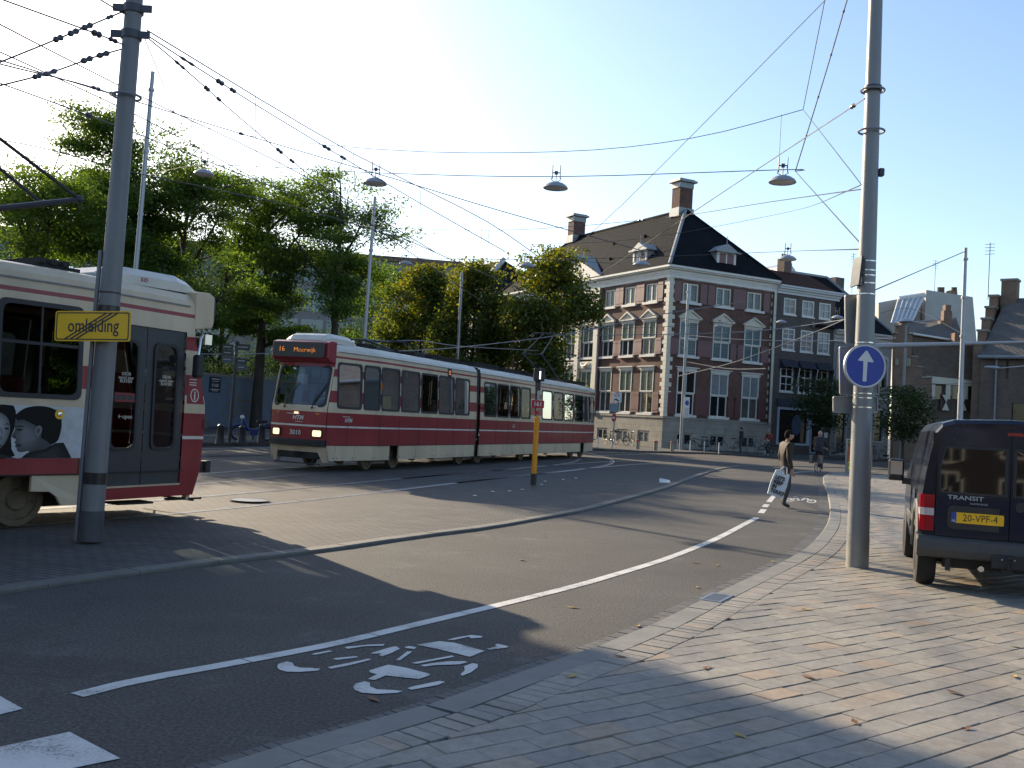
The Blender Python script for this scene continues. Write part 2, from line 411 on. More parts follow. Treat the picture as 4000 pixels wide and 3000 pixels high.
def paver_mat(name, obj):
    m = bpy.data.materials.new(name); m.use_nodes = True
    nt = m.node_tree; N = nt.nodes; L = nt.links; b = N['Principled BSDF']; b.inputs['Roughness'].default_value = .72
    b.inputs['Specular IOR Level'].default_value = .4
    if obj:
        oi = N.new('ShaderNodeObjectInfo'); src = oi.outputs['Random']
    else:
        at = N.new('ShaderNodeAttribute'); at.attribute_name = 'tone'; src = at.outputs['Fac']
    rp = N.new('ShaderNodeValToRGB'); e = rp.color_ramp.elements
    e[0].color = (.245, .225, .192, 1); e[1].color = (.30, .225, .165, 1)
    for p, c in ((.3, (.212, .20, .183)), (.55, (.268, .24, .20)), (.8, (.232, .212, .187)), (.93, (.278, .232, .184))):
        k = e.new(p); k.color = (*c, 1)
    L.new(src, rp.inputs[0])
    ge = N.new('ShaderNodeNewGeometry')
    n1 = N.new('ShaderNodeTexNoise'); n1.inputs['Scale'].default_value = 14; n1.inputs['Detail'].default_value = 7; n1.inputs['Roughness'].default_value = .75
    L.new(ge.outputs['Position'], n1.inputs['Vector'])
    mr = N.new('ShaderNodeMapRange'); mr.inputs['From Min'].default_value = .3; mr.inputs['From Max'].default_value = .7; mr.inputs['To Min'].default_value = .78; mr.inputs['To Max'].default_value = 1.2
    L.new(n1.outputs[0], mr.inputs[0])
    mx = N.new('ShaderNodeMix'); mx.data_type = 'RGBA'; mx.blend_type = 'MULTIPLY'; mx.inputs[0].default_value = 1
    L.new(rp.outputs[0], mx.inputs[6]); L.new(mr.outputs[0], mx.inputs[7])
    n5 = N.new('ShaderNodeTexNoise'); n5.inputs['Scale'].default_value = 1.3; n5.inputs['Detail'].default_value = 9; n5.inputs['Roughness'].default_value = .7; L.new(ge.outputs['Position'], n5.inputs['Vector'])
    m5 = N.new('ShaderNodeMapRange'); m5.inputs['From Min'].default_value = .32; m5.inputs['From Max'].default_value = .68; m5.inputs['To Min'].default_value = .76; m5.inputs['To Max'].default_value = 1.16; L.new(n5.outputs[0], m5.inputs[0])
    x5 = N.new('ShaderNodeMix'); x5.data_type = 'RGBA'; x5.blend_type = 'MULTIPLY'; x5.inputs[0].default_value = 1; L.new(mx.outputs[2], x5.inputs[6]); L.new(m5.outputs[0], x5.inputs[7])
    v5 = N.new('ShaderNodeTexVoronoi'); v5.inputs['Scale'].default_value = 3.1; L.new(ge.outputs['Position'], v5.inputs['Vector'])
    q5 = N.new('ShaderNodeMapRange'); q5.inputs['From Min'].default_value = .06; q5.inputs['From Max'].default_value = .03; q5.inputs['To Max'].default_value = .5; L.new(v5.outputs['Distance'], q5.inputs[0])
    y5 = N.new('ShaderNodeMix'); y5.data_type = 'RGBA'; L.new(q5.outputs[0], y5.inputs[0]); L.new(x5.outputs[2], y5.inputs[6]); y5.inputs[7].default_value = (.07, .066, .06, 1)
    L.new(y5.outputs[2], b.inputs['Base Color'])
    n2 = N.new('ShaderNodeTexNoise'); n2.inputs['Scale'].default_value = 90; n2.inputs['Detail'].default_value = 4
    L.new(ge.outputs['Position'], n2.inputs['Vector'])
    bp = N.new('ShaderNodeBump'); bp.inputs['Strength'].default_value = .35; bp.inputs['Distance'].default_value = .006
    L.new(n2.outputs[0], bp.inputs['Height']); L.new(bp.outputs[0], b.inputs['Normal'])
    return m
M_PAV_O = paver_mat('paver_single', True); M_PAV_S = paver_mat('paver_field', False)

g = MB(); g.poly([(-2500, -800, 0), (2500, -800, 0), (2500, 5000, 0), (-2500, 5000, 0)])
ground = struct(g.build('ground', M_ASPH))

# --- tram bed, a little above the carriageway
KP = [(-1500, 2545), (-700, 2425), (0, 2324), (362, 2270), (633, 2234), (949, 2193), (1266, 2157), (1627, 2103), (1900, 2068), (2119, 2029), (2275, 2000),
      (2478, 1947), (2614, 1906), (2749, 1855), (2830, 1832), (2953, 1822), (3200, 1826), (3600, 1838), (4200, 1852)]
K = smooth_line([G(x, y, 0) for x, y in KP], 5)
Kb = [Vector((p.x, p.y, .034)) for p in offset_line(K, .15)]
b_ = MB(); b_.poly(Kb+[Vector((130, 60, .034)), Vector((130, 160, .034)), Vector((-130, 160, .034)), Vector((-130, -10, .034))])
bed = struct(b_.build('tram_bed', M_BED))
kk = resample([p for p in K if p.y > 3], 1.0)
for i in range(len(kk)-1):
    a, b = kk[i], kk[i+1]
    if a.y > 60: break
    t = (b-a).normalized(); n = Vector((-t.y, t.x, 0)); w = .18
    a2 = a+t*.004; b2 = b-t*.004; s = MB(); dz = random.uniform(-.003, .004)
    top = [a2+n*.015, b2+n*.015, b2+n*w, a2+n*w]; z = .04+dz
    lo = [a2, b2, b2+n*w, a2+n*w]
    vs = [(p.x, p.y, -.02) for p in lo]+[(p.x, p.y, z-.012) for p in lo]+[(p.x, p.y, z) for p in top]
    s.add(vs, [(8, 9, 10, 11), (4, 5, 9, 8), (5, 6, 10, 9), (6, 7, 11, 10), (7, 4, 8, 11), (0, 1, 5, 4), (1, 2, 6, 5), (2, 3, 7, 6), (3, 0, 4, 7)])
    s.build('edge_stone', M_BAND, bed)

# --- tracks
def track(pts, name):
    c = smooth_line([Vector((x, y, .039)) for x, y in pts], 8)
    root = thing(name, '', 'track'); del root['label']; del root['category']; struct(root)
    for sgn in (1, -1):
        L0 = offset_line(c, sgn*.7175); L1 = offset_line(c, sgn*.79); L2 = offset_line(c, sgn*.66); L3 = offset_line(c, sgn*.635)
        r = MB(); strip(r, L0, L1, 0); strip(r, [p-Vector((0, 0, .0015)) for p in L0], [p-Vector((0, 0, .0015)) for p in L2], 1); strip(r, L2, L3, 0)
        r.build('rail', [M_RAIL, M_GROOVE], root)
    return root
TA = [(-17, -6), (-12.5, 3), (-8.6, 9.3), (-6.55, 12.6), (-5.25, 15.2), (-3.6, 19.5), (-1.9, 24.5), (.1, 30), (2.6, 37), (6, 44.5), (11, 50.5), (19, 55), (32, 59), (60, 66)]
TB = [(-18, 0), (-13, 8), (-8.6, 15), (-6.7, 20.2), (-5.4, 25.2), (-3.7, 29.9), (-.2, 39.4), (3.2, 48.4), (6.2, 55.5), (10, 62), (18, 69)]
track(TA, 'tram_track'); track(TB, 'tram_track')
track([(-1.9, 24.5), (-.1, 29.5), (1.9, 35), (3.4, 40.5), (4.0, 46), (3.6, 52), (2.6, 60)], 'tram_track')

# --- far lane and far pavements
fl = MB(); A = [G(700, 1792, .064), G(1060, 1781, .064)]
d = Vector((.36, .933, 0)).normalized()
c0 = G(900, 1787, 0)
nl = Vector((-d.y, d.x, 0))
def along(o, t, z): return Vector((o.x+d.x*t, o.y+d.y*t, z))
p0 = c0; p1 = c0+nl*4.2
fl.poly([along(p0, -45, 0.047), along(p0, 34, 0.047), along(p1, 34, 0.047), along(p1, -45, 0.047)])
struct(fl.build('far_lane', M_ASPH))
ln = MB(); q0 = c0+nl*3.0; q1 = c0+nl*3.12
ln.poly([along(q0, -45, 0.051), along(q0, 34, 0.051), along(q1, 34, 0.051), along(q1, -45, 0.051)])
ln.build('lane_line', M_PAINT, ground)
fp = MB(); p2 = p1+nl*60
vs = [along(p1, -45, 0), along(p1, 40, 0), along(p2, 40, 0), along(p2, -45, 0)]
fp.add([(v.x, v.y, .06) for v in vs]+[(v.x, v.y, .18) for v in vs], [(4, 5, 6, 7), (0, 1, 5, 4), (1, 2, 6, 5)])
struct(fp.build('park_pavement', M_FARPAVE))
FPZ = .18
bp_ = [G(x, y, .06) for x, y in ((1750, 1722), (2050, 1742), (2300, 1757), (2521, 1767), (2743, 1772), (2964, 1782), (3150, 1790), (3400, 1798), (3700, 1806), (4200, 1818))]
bm_ = MB(); n = len(bp_); top = [Vector((p.x, p.y, .15)) for p in bp_]
bm_.poly(top+[Vector((120, 120, .15)), Vector((-30, 150, .15))])
strip(bm_, [Vector((p.x, p.y, .05)) for p in bp_], top)
struct(bm_.build('street_pavement', M_FARPAVE)); BPZ = .15

# --- near sidewalk with gutter, kerb stones, border course and pavers
EP = [(-900, 3560), (-100, 3270), (400, 3103), (741, 3000), (1085, 2898), (1350, 2828), (1627, 2747), (2000, 2615), (2244, 2536), (2470, 2446), (2633, 2369), (2832, 2278), (3022, 2190),
      (3112, 2130), (3178, 2057), (3198, 1989), (3196, 1920), (3188, 1880), (3200, 1860), (3245, 1849), (3400, 1847), (3700, 1852), (4300, 1864)]
E0 = smooth_line([G(x, y, 0) for x, y in EP], 6)
def Eo(dist, z): return [Vector((p.x, p.y, z)) for p in offset_line(E0, -dist)]
SWZ = .09
base = Eo(.46, SWZ-.016)
sw = MB(); sw.poly(base+[Vector((70, 44, SWZ-.016)), Vector((70, -40, SWZ-.016)), Vector((-10, -40, SWZ-.016))])
sidewalk = struct(sw.build('sidewalk', M_SAND))
es = [p for p in E0]
# gutter bricks, too fine to pick apart
gb = MB(); gl = resample(es, .068)
for a, b in zip(gl, gl[1:]):
    t = (b-a).normalized(); nn = Vector((t.y, -t.x, 0)); a2 = a+t*.004; b2 = b-t*.003
    if a.y < 1 or a.y > 50: continue
    z = random.uniform(.004, .009)
    q = [a2+nn*.005, b2+nn*.005, b2+nn*.225, a2+nn*.225]
    gb.add([(p.x, p.y, -.01) for p in q]+[(p.x, p.y, z) for p in q], [(4, 5, 6, 7), (0, 1, 5, 4), (1, 2, 6, 5), (2, 3, 7, 6), (3, 0, 4, 7)])
struct(gb.build('gutter_bricks', M_GUT, sidewalk), 'stuff')
kl = resample(es, 1.0)
DRAIN = G(2800, 2372, .05)
for a, b in zip(kl, kl[1:]):
    if a.y < 1 or a.y > 48: continue
    t = (b-a).normalized(); nn = Vector((t.y, -t.x, 0)); a2 = a+t*.003; b2 = b-t*.003; z = SWZ+random.uniform(-.003, .003)
    s = MB(); lo = [a2+nn*.235, b2+nn*.235, b2+nn*.455, a2+nn*.455]; hi = [a2+nn*.255, b2+nn*.255, b2+nn*.455, a2+nn*.455]
    vs = [(p.x, p.y, -.02) for p in lo]+[(p.x, p.y, z-.02) for p in lo]+[(p.x, p.y, z) for p in hi]
    s.add(vs, [(8, 9, 10, 11), (4, 5, 9, 8), (5, 6, 10, 9), (6, 7, 11, 10), (7, 4, 8, 11), (0, 1, 5, 4), (1, 2, 6, 5), (2, 3, 7, 6), (3, 0, 4, 7)])
    s.build('kerb_stone', M_KERB, sidewalk)
def slab(mb, q, z, m=0, h=.05):
    n = len(q); k = Vector((0, 0, 0))
    for p in q: k += p
    k /= n
    mb.add([(p.x, p.y, z-h) for p in q]+[(p.x, p.y, z-.004) for p in q]+[(p.x+(k.x-p.x)*.02, p.y+(k.y-p.y)*.02, z) for p in q],
           [tuple(range(2*n, 3*n))]+[(n+i, n+(i+1) % n, 2*n+(i+1) % n, 2*n+i) for i in range(n)]+[(i, (i+1) % n, n+(i+1) % n, n+i) for i in range(n)], m)
bl = resample(es, .108); cnt = 0; rest = []; tones = []
bm2 = MB()
for a, b in zip(bl, bl[1:]):
    if a.y < 3 or a.y > 48: continue
    t = (b-a).normalized(); nn = Vector((t.y, -t.x, 0)); a2 = a+t*.003; b2 = b-t*.003
    q = [a2+nn*.462, b2+nn*.462, b2+nn*.68, a2+nn*.68]; z = SWZ+random.uniform(-.0025, .0025)
    if 4 < a.y < 15 and cnt < 140:
        s = MB(); slab(s, q, z); s.build('border_paver', M_PAV_O, sidewalk); cnt += 1
    else:
        k0 = len(bm2.f); slab(bm2, q, z); tones += [random.random()]*(len(bm2.f)-k0)
def with_tone(mb, name, m, parent, tones):
    me = bpy.data.meshes.new(name); me.from_pydata(mb.v, [], mb.f); me.materials.append(m)
    at = me.attributes.new('tone', 'FLOAT', 'FACE'); at.data.foreach_set('value', tones); me.update()
    return link(me, name, parent)
struct(with_tone(bm2, 'border_pavers', M_PAV_S, sidewalk, tones), 'stuff')
# field
e1 = Vector((.785, .6195, 0)); e2 = Vector((.6195, -.785, 0)); org = Vector((1.982, 4.942, 0)); PL, PW = .302, .1765
edge = Eo(.688, 0); EA = np.array([(p.x, p.y) for p in edge])
cells = []
for j in range(-240, 120):
    for i in range(-60, 160):
        c = org+e1*((i+.5*(j % 2)+.5)*PL)+e2*((j+.5)*PW)
        if c.y < 3.6 or c.y > 44 or c.x > .56*c.y+1.6 or c.x < -3: continue
        dd = np.hypot(EA[:, 0]-c.x, EA[:, 1]-c.y); k = int(dd.argmin())
        t = edge[min(k+1, len(edge)-1)]-edge[max(k-1, 0)]; t.normalize(); nn = Vector((t.y, -t.x, 0))
        sd = (c-edge[k]).dot(nn)
        if sd < -.2 or (dd[k] > .5 and sd < 0): continue
        hl, hw = PL/2-.0012, PW/2-.0058
        q = [c-e1*hl-e2*hw, c+e1*hl-e2*hw, c+e1*hl+e2*hw, c-e1*hl+e2*hw]
        if sd < .22:
            out = []
            for a, b in zip(q, q[1:]+q[:1]):
                da, db = (a-edge[k]).dot(nn), (b-edge[k]).dot(nn)
                if da >= 0: out.append(a)
                if (da < 0) != (db < 0): out.append(a+(b-a)*(da/(da-db)))
            q = out
            if len(q) < 3: continue
            ar = abs(sum(q[i].x*q[(i+1) % len(q)].y-q[(i+1) % len(q)].x*q[i].y for i in range(len(q))))/2
            if ar < .004: continue
        cells.append((c.length, q, sd))
cells.sort(key=lambda t: t[0])
proto = None; nb = 0; fm = MB(); tones = []
for dist, q, sd in cells:
    z = SWZ+random.uniform(-.0035, .0035)
    vis = abs(sum(q, Vector((0, 0, 0))).x/len(q)) < .54*sum(p.y for p in q)/len(q)+.1
    if nb < 300 and vis and dist > 4.3:
        nb += 1
        if sd >= .22:
            if proto is None:
                s = MB(); slab(s, [Vector((x, y, 0)) for x, y in ((-PL/2+.0012, -PW/2+.0058), (PL/2-.0012, -PW/2+.0058), (PL/2-.0012, PW/2-.0058), (-PL/2+.0012, PW/2-.0058))], 0)
                proto = s.mesh('paver', M_PAV_O)
            c = sum(q, Vector((0, 0, 0)))/4
            o = link(proto, 'paver', sidewalk, (c.x, c.y, z)); o.rotation_euler = (random.uniform(-.009, .009), random.uniform(-.009, .009), math.atan2(e1.y, e1.x)+random.uniform(-.006, .006))
        else:
            s = MB(); slab(s, q, z); s.build('paver', M_PAV_O, sidewalk)
    else:
        k0 = len(fm.f); slab(fm, q, z); tones += [random.random()]*(len(fm.f)-k0)
struct(with_tone(fm, 'far_pavers', M_PAV_S, sidewalk, tones), 'stuff')

# drain in the kerb
th = thing('drain_grate', 'cast iron drain grate set in the kerb stones', 'drain', (0, 0, 0))
k = min(range(len(es)), key=lambda i: (es[i]-G(2760, 2372, 0)).length); t = (es[k+1]-es[k]).normalized(); nn = Vector((t.y, -t.x, 0))
o_ = es[k]+nn*.33; fm_ = frame((o_.x, o_.y, SWZ+.003), t, -nn, (0, 0, 1))
s = MB(); f = lambda u, v, w: fm_ @ Vector((u, v, w))
ring(s, rrect(-.24, .24, -.11, .10, .01, 1), rrect(-.21, .21, -.085, .075, .01, 1), f, 0, .006); s.build('grate_frame', W_['steel'], th)
s = MB(); s.poly([f(-.21, -.085, .0015), f(.21, -.085, .0015), f(.21, .075, .0015), f(-.21, .075, .0015)]); s.build('grate_pit', W_['black'], th)
for i in range(9):
    s = MB(); u = -.19+i*.0475; s.prism([(u, -.085), (u+.022, -.085), (u+.022, .075), (u, .075)], f, .002, .005); s.build('grate_bar', W_['steel'], th)

# --- painted markings (parts of the carriageway)
def marking(px, name='road_marking', sc=None, z=.005):
    pts = [G(x, y, 0) for x, y in px]
    s = MB(); s.poly([(p.x, p.y, z) for p in pts]); return s.build(name, M_PAINT, ground)
LP = [(300, 2718), (542, 2659), (868, 2600), (1293, 2519), (1600, 2447), (2000, 2352), (2247, 2290), (2363, 2257), (2580, 2191), (2715, 2140), (2817, 2096), (2959, 2021)]
ll = resample(smooth_line([G(x, y, 0) for x, y in LP], 6), .3)
def lane_piece(seg, w=.115):
    s = MB(); up = lambda L: [Vector((p.x, p.y, .005)) for p in L]
    strip(s, up(offset_line(seg, w/2)), up(offset_line(seg, -w/2))); s.build('lane_line', M_PAINT, ground)
for i in range(0, len(ll)-1, 4):
    seg = [p.copy() for p in ll[i:i+5]]
    if len(seg) < 2: continue
    seg[-1] = seg[-1]+(seg[-2]-seg[-1]).normalized()*.012
    lane_piece(seg)
for (x0, y0), (x1, y1) in (((2972, 2005), (2984, 1990)), ((2986, 1982), (2996, 1971)), ((3003, 1962), (3024, 1936))):
    lane_piece([G(x0, y0, 0), G(x1, y1, 0)], .13)
lane_piece(smooth_line([G(x, y, 0) for x, y in ((3085, 1852), (3120, 1845), (3180, 1842), (3270, 1845))], 5), .1)
marking([(-400, 2560), (0, 2722), (89, 2772), (0, 2794), (-500, 2900)], 'crossing_block')
marking([(271, 2862), (470, 2966), (280, 3005), (-500, 3170), (-700, 3080), (0, 2921)], 'crossing_block')
for P_ in ([(165,420),(175,395),(240,375),(285,385),(300,410),(350,425),(430,425),(505,432),(490,447),(330,458),(240,455),(185,440)],
  [(440,320),(450,312),(580,288),(600,295),(470,322)], [(605,357),(620,348),(790,333),(800,342),(640,362)],
  [(562,422),(580,415),(700,392),(880,353),(908,360),(800,388),(700,412),(590,432)], [(695,265),(720,258),(880,243),(1010,238),(1000,250),(860,255),(720,275)],
  [(898,310),(940,298),(1060,262),(1100,255),(1130,275),(1100,290),(1060,310),(990,335),(965,325),(985,310),(940,315)],
  [(1165,262),(1200,253),(1260,262),(1245,278),(1180,268)], [(1100,362),(1190,293),(1228,297),(1130,367)],
  [(1262,243),(1440,215),(1560,228),(1795,292),(1680,338),(1440,280)], [(1503,205),(1560,188),(1690,166),(1780,176),(1770,188),(1690,193),(1670,180),(1560,205)],
  [(1812,275),(1840,268),(1890,255),(1878,240),(1900,236),(1985,256),(1960,268),(1830,282)], [(1218,388),(1250,380),(1540,328),(1555,338),(1270,392)],
  [(1290,405),(1380,388),(1500,375),(1640,372),(1662,380),(1600,397),(1400,405),(1320,415)], [(1605,475),(1640,445),(1635,412),(1700,388),(1740,395),(1742,420),(1690,460),(1620,488)],
  [(890,445),(1040,400),(1180,425),(1360,472),(1365,485),(1280,512),(1150,500),(1020,485),(930,522),(880,512),(950,475),(895,462)],
  [(762,575),(780,550),(850,532),(892,540),(895,570),(950,595),(1080,600),(1152,608),(1110,622),(960,630),(830,622),(775,600)],
  [(1190,585),(1230,572),(1440,528),(1485,535),(1430,560),(1220,598)]):
    marking([(1000+x*.4973, 2400+y*.4973) for x, y in P_], 'bicycle_symbol')
for cx, cy, rx, ry in ((3086, 1953, 17, 6.5), (3170, 1959, 19, 7)):
    s = MB(); o1 = [G(cx+rx*math.cos(a/18*math.pi), cy+ry*math.sin(a/18*math.pi), 0) for a in range(36)]
    o2 = [G(cx+rx*.7*math.cos(a/18*math.pi), cy+ry*.7*math.sin(a/18*math.pi), 0) for a in range(36)]
    for i in range(36):
        j = (i+1) % 36; s.poly([Vector((p.x, p.y, .005)) for p in (o1[i], o1[j], o2[j], o2[i])])
    s.build('bicycle_symbol', M_PAINT, ground)
for a_, b_2 in (((3086, 1953), (3110, 1945)), ((3110, 1945), (3148, 1946)), ((3148, 1946), (3170, 1959)), ((3110, 1945), (3126, 1957)), ((3126, 1957), (3148, 1946)), ((3086, 1953), (3126, 1957)), ((3100, 1941), (3118, 1941)), ((3142, 1941), (3160, 1943))):
    lane_piece([G(*a_, 0), G(*b_2, 0)], .07)
# manhole cover in the bed
c = G(975, 1953, .06); th = thing('manhole_cover', 'round dark manhole cover in the tram paving', 'manhole', (c.x, c.y, .06))
s = MB(); s.lathe([(.0, .004), (.29, .004), (.30, .003)], 24); s.build('lid', W_['steel'], th)
s = MB(); ring(s, [(.34*math.cos(a), .34*math.sin(a)) for a in np.linspace(0, 2*math.pi, 25)[:-1]], [(.305*math.cos(a), .305*math.sin(a)) for a in np.linspace(0, 2*math.pi, 25)[:-1]], lambda u, v, w: (u, v, w), 0, .006); s.build('rim', W_['black'], th)
# litter and fallen leaves
def leaf_obj(px, py, z, col, n):
    p = G(px, py, z); s = MB(); a = random.uniform(0, 6.28); L_ = random.uniform(.045, .07)
    ca, sa = math.cos(a), math.sin(a)
    pts = [(-1, 0, .1), (-.5, .32, .35), (.3, .36, .15), (1, 0, .5), (.3, -.34, .3), (-.4, -.33, .05)]
    s.add([((x*ca-y*sa)*L_, (x*sa+y*ca)*L_, .004+h*.02) for x, y, h in pts]+[(0, 0, .004)], [(6, i, (i+1) % 6) for i in range(6)])
    o = s.build('fallen_leaf', col, None, (p.x, p.y, z+.001)); tag(o, 'small dry curled autumn leaf lying on the ground', 'leaf', 'fallen leaves on road and sidewalk')
ML = [mat('dry_leaf_brown', (.16, .07, .03), .7, 0, .3, 30), mat('dry_leaf_yellow', (.35, .24, .06), .7, 0, .3, 30)]
for i, (x, y, z) in enumerate([(3730, 2709, SWZ), (3965, 2530, SWZ), (3340, 2825, SWZ), (2892, 2878, SWZ), (2760, 2612, SWZ), (3148, 2383, SWZ), (3160, 2650, SWZ), (2725, 2297, .0), (2582, 2420, .008), (2490, 2447, .008), (2040, 2190, .0), (2237, 2375, .0), (2715, 2200, 0), (2800, 2210, 0), (1460, 2735, .0), (2235, 2643, SWZ), (3775, 2850, SWZ), (3962, 2645, SWZ), (2160, 2588, .008), (3020, 2195, .01), (2420, 2567, SWZ)]):
    leaf_obj(x, y, z, ML[i % 2], i)
p = G(2595, 1886, .06); s = MB(); s.add([(-.16, -.1, .01), (.15, -.12, .02), (.17, .1, .08), (-.13, .12, .12), (0, 0, .06)], [(0, 1, 4), (1, 2, 4), (2, 3, 4), (3, 0, 4)])
tag(s.build('litter_paper', W_['signwhite'], None, (p.x, p.y, .062)), 'crumpled white paper lying at the edge of the tram bed', 'litter')
for x, y in ((1990, 1918), (2040, 1912), (2130, 1880), (2200, 1873), (2250, 1868), (1925, 1920), (1855, 1936), (2115, 1892)):
    p = G(x, y, .06); s = MB(); s.lathe([(.0, .012), (.035, .01), (.045, .0)], 8)
    tag(s.build('road_stud', W_['signwhite'], None, (p.x, p.y, .06)), 'small white round stud in the tram paving beside the yellow post', 'road stud', 'row of white road studs')
# ================================================================= TRAMS
T_RED = mat('tram_red', (.235, .010, .018), .38, 0, .22, 2.2, coat=.2, stretch=(1, 1, .18))
T_CREAM = mat('tram_cream', (.55, .435, .295), .42, 0, .16, 2.2, coat=.12, stretch=(1, 1, .18))
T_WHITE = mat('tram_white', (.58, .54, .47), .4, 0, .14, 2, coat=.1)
T_DARK = mat('tram_underframe', (.022, .02, .019), .8, 0, .3, 6, .3)
T_ROOF = mat('tram_roof_grey', (.20, .20, .20), .6, 0, .25, 4)
T_DOOR = mat('tram_door_grey', (.035, .036, .040), .45, 0, .15, 5)
T_GLASS = glassmat('tram_glass', (.33, .36, .35), -.035, ior=1.32)
T_WIND = glassmat('tram_windscreen', (.55, .58, .6), .04)
T_BLUEG = mat('tram_mirror_pane', (.30, .36, .40), .04, .9, 0)
T_INT = mat('tram_interior', (.16, .15, .14), .7, 0, .2, 3)
T_SEAT = mat('tram_seat_red', (.20, .02, .02), .7, 0, .2, 8)
T_WHEEL = mat('tram_wheel', (.14, .105, .065), .65, .3, .35, 6, .3)
T_LED = mat('led_amber', (.05, .02, 0), .5, 0, 0, emit=(1, .32, .04), es=.55)
T_LIGHT = mat('headlight_lit', (.6, .55, .45), .15, 0, 0, emit=(1, .72, .38), es=.8)
T_CHROME = mat('bright_steel', (.6, .6, .6), .2, 1, .05, 5)
T_AMBER = mat('amber_lens', (.45, .14, .01), .25, 0, .1, 20)
T_RUBBER = W_['black']

def tram(name, label, nose, fwd, left_tram):
    fwd = Vector((*fwd, 0)).normalized(); rz = math.atan2(fwd.y, fwd.x)
    root = thing(name, label, 'tram', (nose[0], nose[1], .06), rz)
    HW = 1.175; L = 24.4
    def hw(x):
        if x > -2.3: return HW-(x+2.3)/2.3*.36
        if x < -(L-2): return HW-(-(L-2)-x)/2*.22
        return HW
    lean = lambda z: -.045*max(0, z-1.6)
    def xp(z):
        pts = [(.2, -.18), (.66, -.03), (1.0, 0), (1.6, 0), (1.66, -.02), (2.74, -.27), (3.1, -.27)]
        for (a, b), (c, d) in zip(pts, pts[1:]):
            if z <= c: return b+(d-b)*(max(z, a)-a)/(c-a)
        return -.27
    def fbul(y): return -.12*(y/.81)**2
    def side(s, dx=0):
        def f(u, z, w):
            x = min(u, xp(z)-.12)
            return Vector((x, s*(hw(x)+lean(z)+w), z))
        return f
    ZW0, ZW1 = 1.64, 2.78
    red, cream, white, drk = 0, 1, 2, 3
    MATS = [T_RED, T_CREAM, T_WHITE, T_DARK]
    wins = [(-1.45, -.5), (-2.25, -1.58), (-3.4, -2.36), (-4.7, -3.54), (-5.95, -4.83), (-7.2, -6.08), (-8.45, -7.33),
            (-10.9, -9.78), (-12.12, -11.02), (-13.35, -12.28), (-14.5, -13.46), (-17.2, -15.95), (-18.7, -17.42), (-20.2, -18.88), (-21.72, -20.42), (-23.12, -21.9), (-24.05, -23.4)]
    doors_r = [(-1.98, -.54)]
    sections = [(-9.1, .3), (-15.07, -9.42), (-24.4, -15.37)]
    bands = [(.66, 1.12, red), (1.12, 1.165, white), (1.165, 1.5, red), (1.5, 1.64, cream), (1.64, 1.76, cream), (1.76, 2.06, red), (2.06, 2.42, cream), (2.42, 2.62, red),
             (2.62, 2.9, cream), (2.9, 2.955, red), (2.955, 3.06, cream)]
    bodies = []
    for si, (xa, xb) in enumerate(sections):
        mb = MB()
        for s in (1, -1):
            f = side(s)
            dl = doors_r if (s == -1) else []
            wl = [w for w in wins if w[0] > xa-.01 and w[1] < xb and not (dl and w[1] > -2.3)]
            us = sorted({xa, xb} | {a for w in wl+dl for a in w if xa < a < xb} | ({-2.3, -.12} if si == 0 else set()) | ({-22.4} if si == 2 else set()))
            zs = sorted({b[0] for b in bands} | {b[1] for b in bands} | {ZW0, ZW1, .45, 2.68})
            for a, b in zip(us, us[1:]):
                for c, d in zip(zs, zs[1:]):
                    if any(w[0]-1e-6 <= a and b <= w[1]+1e-6 for w in wl) and c >= ZW0-1e-6 and d <= ZW1+1e-6: continue
                    if any(w[0]-1e-6 <= a and b <= w[1]+1e-6 for w in dl) and d <= 2.68+1e-6: continue
                    if c < .66: continue
                    m = [k for p, q, k in bands if p-1e-6 <= c and d <= q+1e-6][0]
                    if s == -1 and left_tram and a > -2.3 and ZW0 <= c < ZW1: m = {1.76: red}.get(c, m)
                    if s == -1 and left_tram and a < -1.9 and .86 < c < 1.5: m = red
                    mb.poly([f(a, c, 0), f(b, c, 0), f(b, d, 0), f(a, d, 0)], m)
        # roof shell
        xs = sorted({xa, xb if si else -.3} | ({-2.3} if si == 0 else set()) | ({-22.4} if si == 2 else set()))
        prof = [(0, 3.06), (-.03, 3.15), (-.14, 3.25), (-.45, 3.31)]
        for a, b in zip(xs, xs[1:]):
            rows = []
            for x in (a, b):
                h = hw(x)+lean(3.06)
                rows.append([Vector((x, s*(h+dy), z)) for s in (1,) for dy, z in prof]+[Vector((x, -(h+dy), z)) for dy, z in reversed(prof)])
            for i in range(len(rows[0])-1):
                mb.poly([rows[0][i], rows[1][i], rows[1][i+1], rows[0][i+1]], (cream if left_tram else white) if i in (0, 1, 2, 4, 5, 6) else 3)  # centre tram: sky sheen painted into the shoulders as white; left tram stays cream
        # end bulkheads at the joints
        for x, keep in ((xa, si == 2), (xb, False)):
            if x > 0: continue
            h = hw(x)
            if keep:
                for (z0, z1, m) in bands:
                    if z0 >= ZW0-1e-6 and z1 <= ZW1+.13: continue
                    mb.poly([(x, -h-lean(z0), z0), (x, h+lean(z0), z0), (x, h+lean(z1), z1), (x, -h-lean(z1), z1)], m)
                mb.poly([(x, -h+.2, 3.06), (x, h-.2, 3.06), (x, h-.5, 3.3), (x, -h+.5, 3.3)], red)
        bodies.append(mb.build('body_section', MATS, root))
    body = bodies[0]
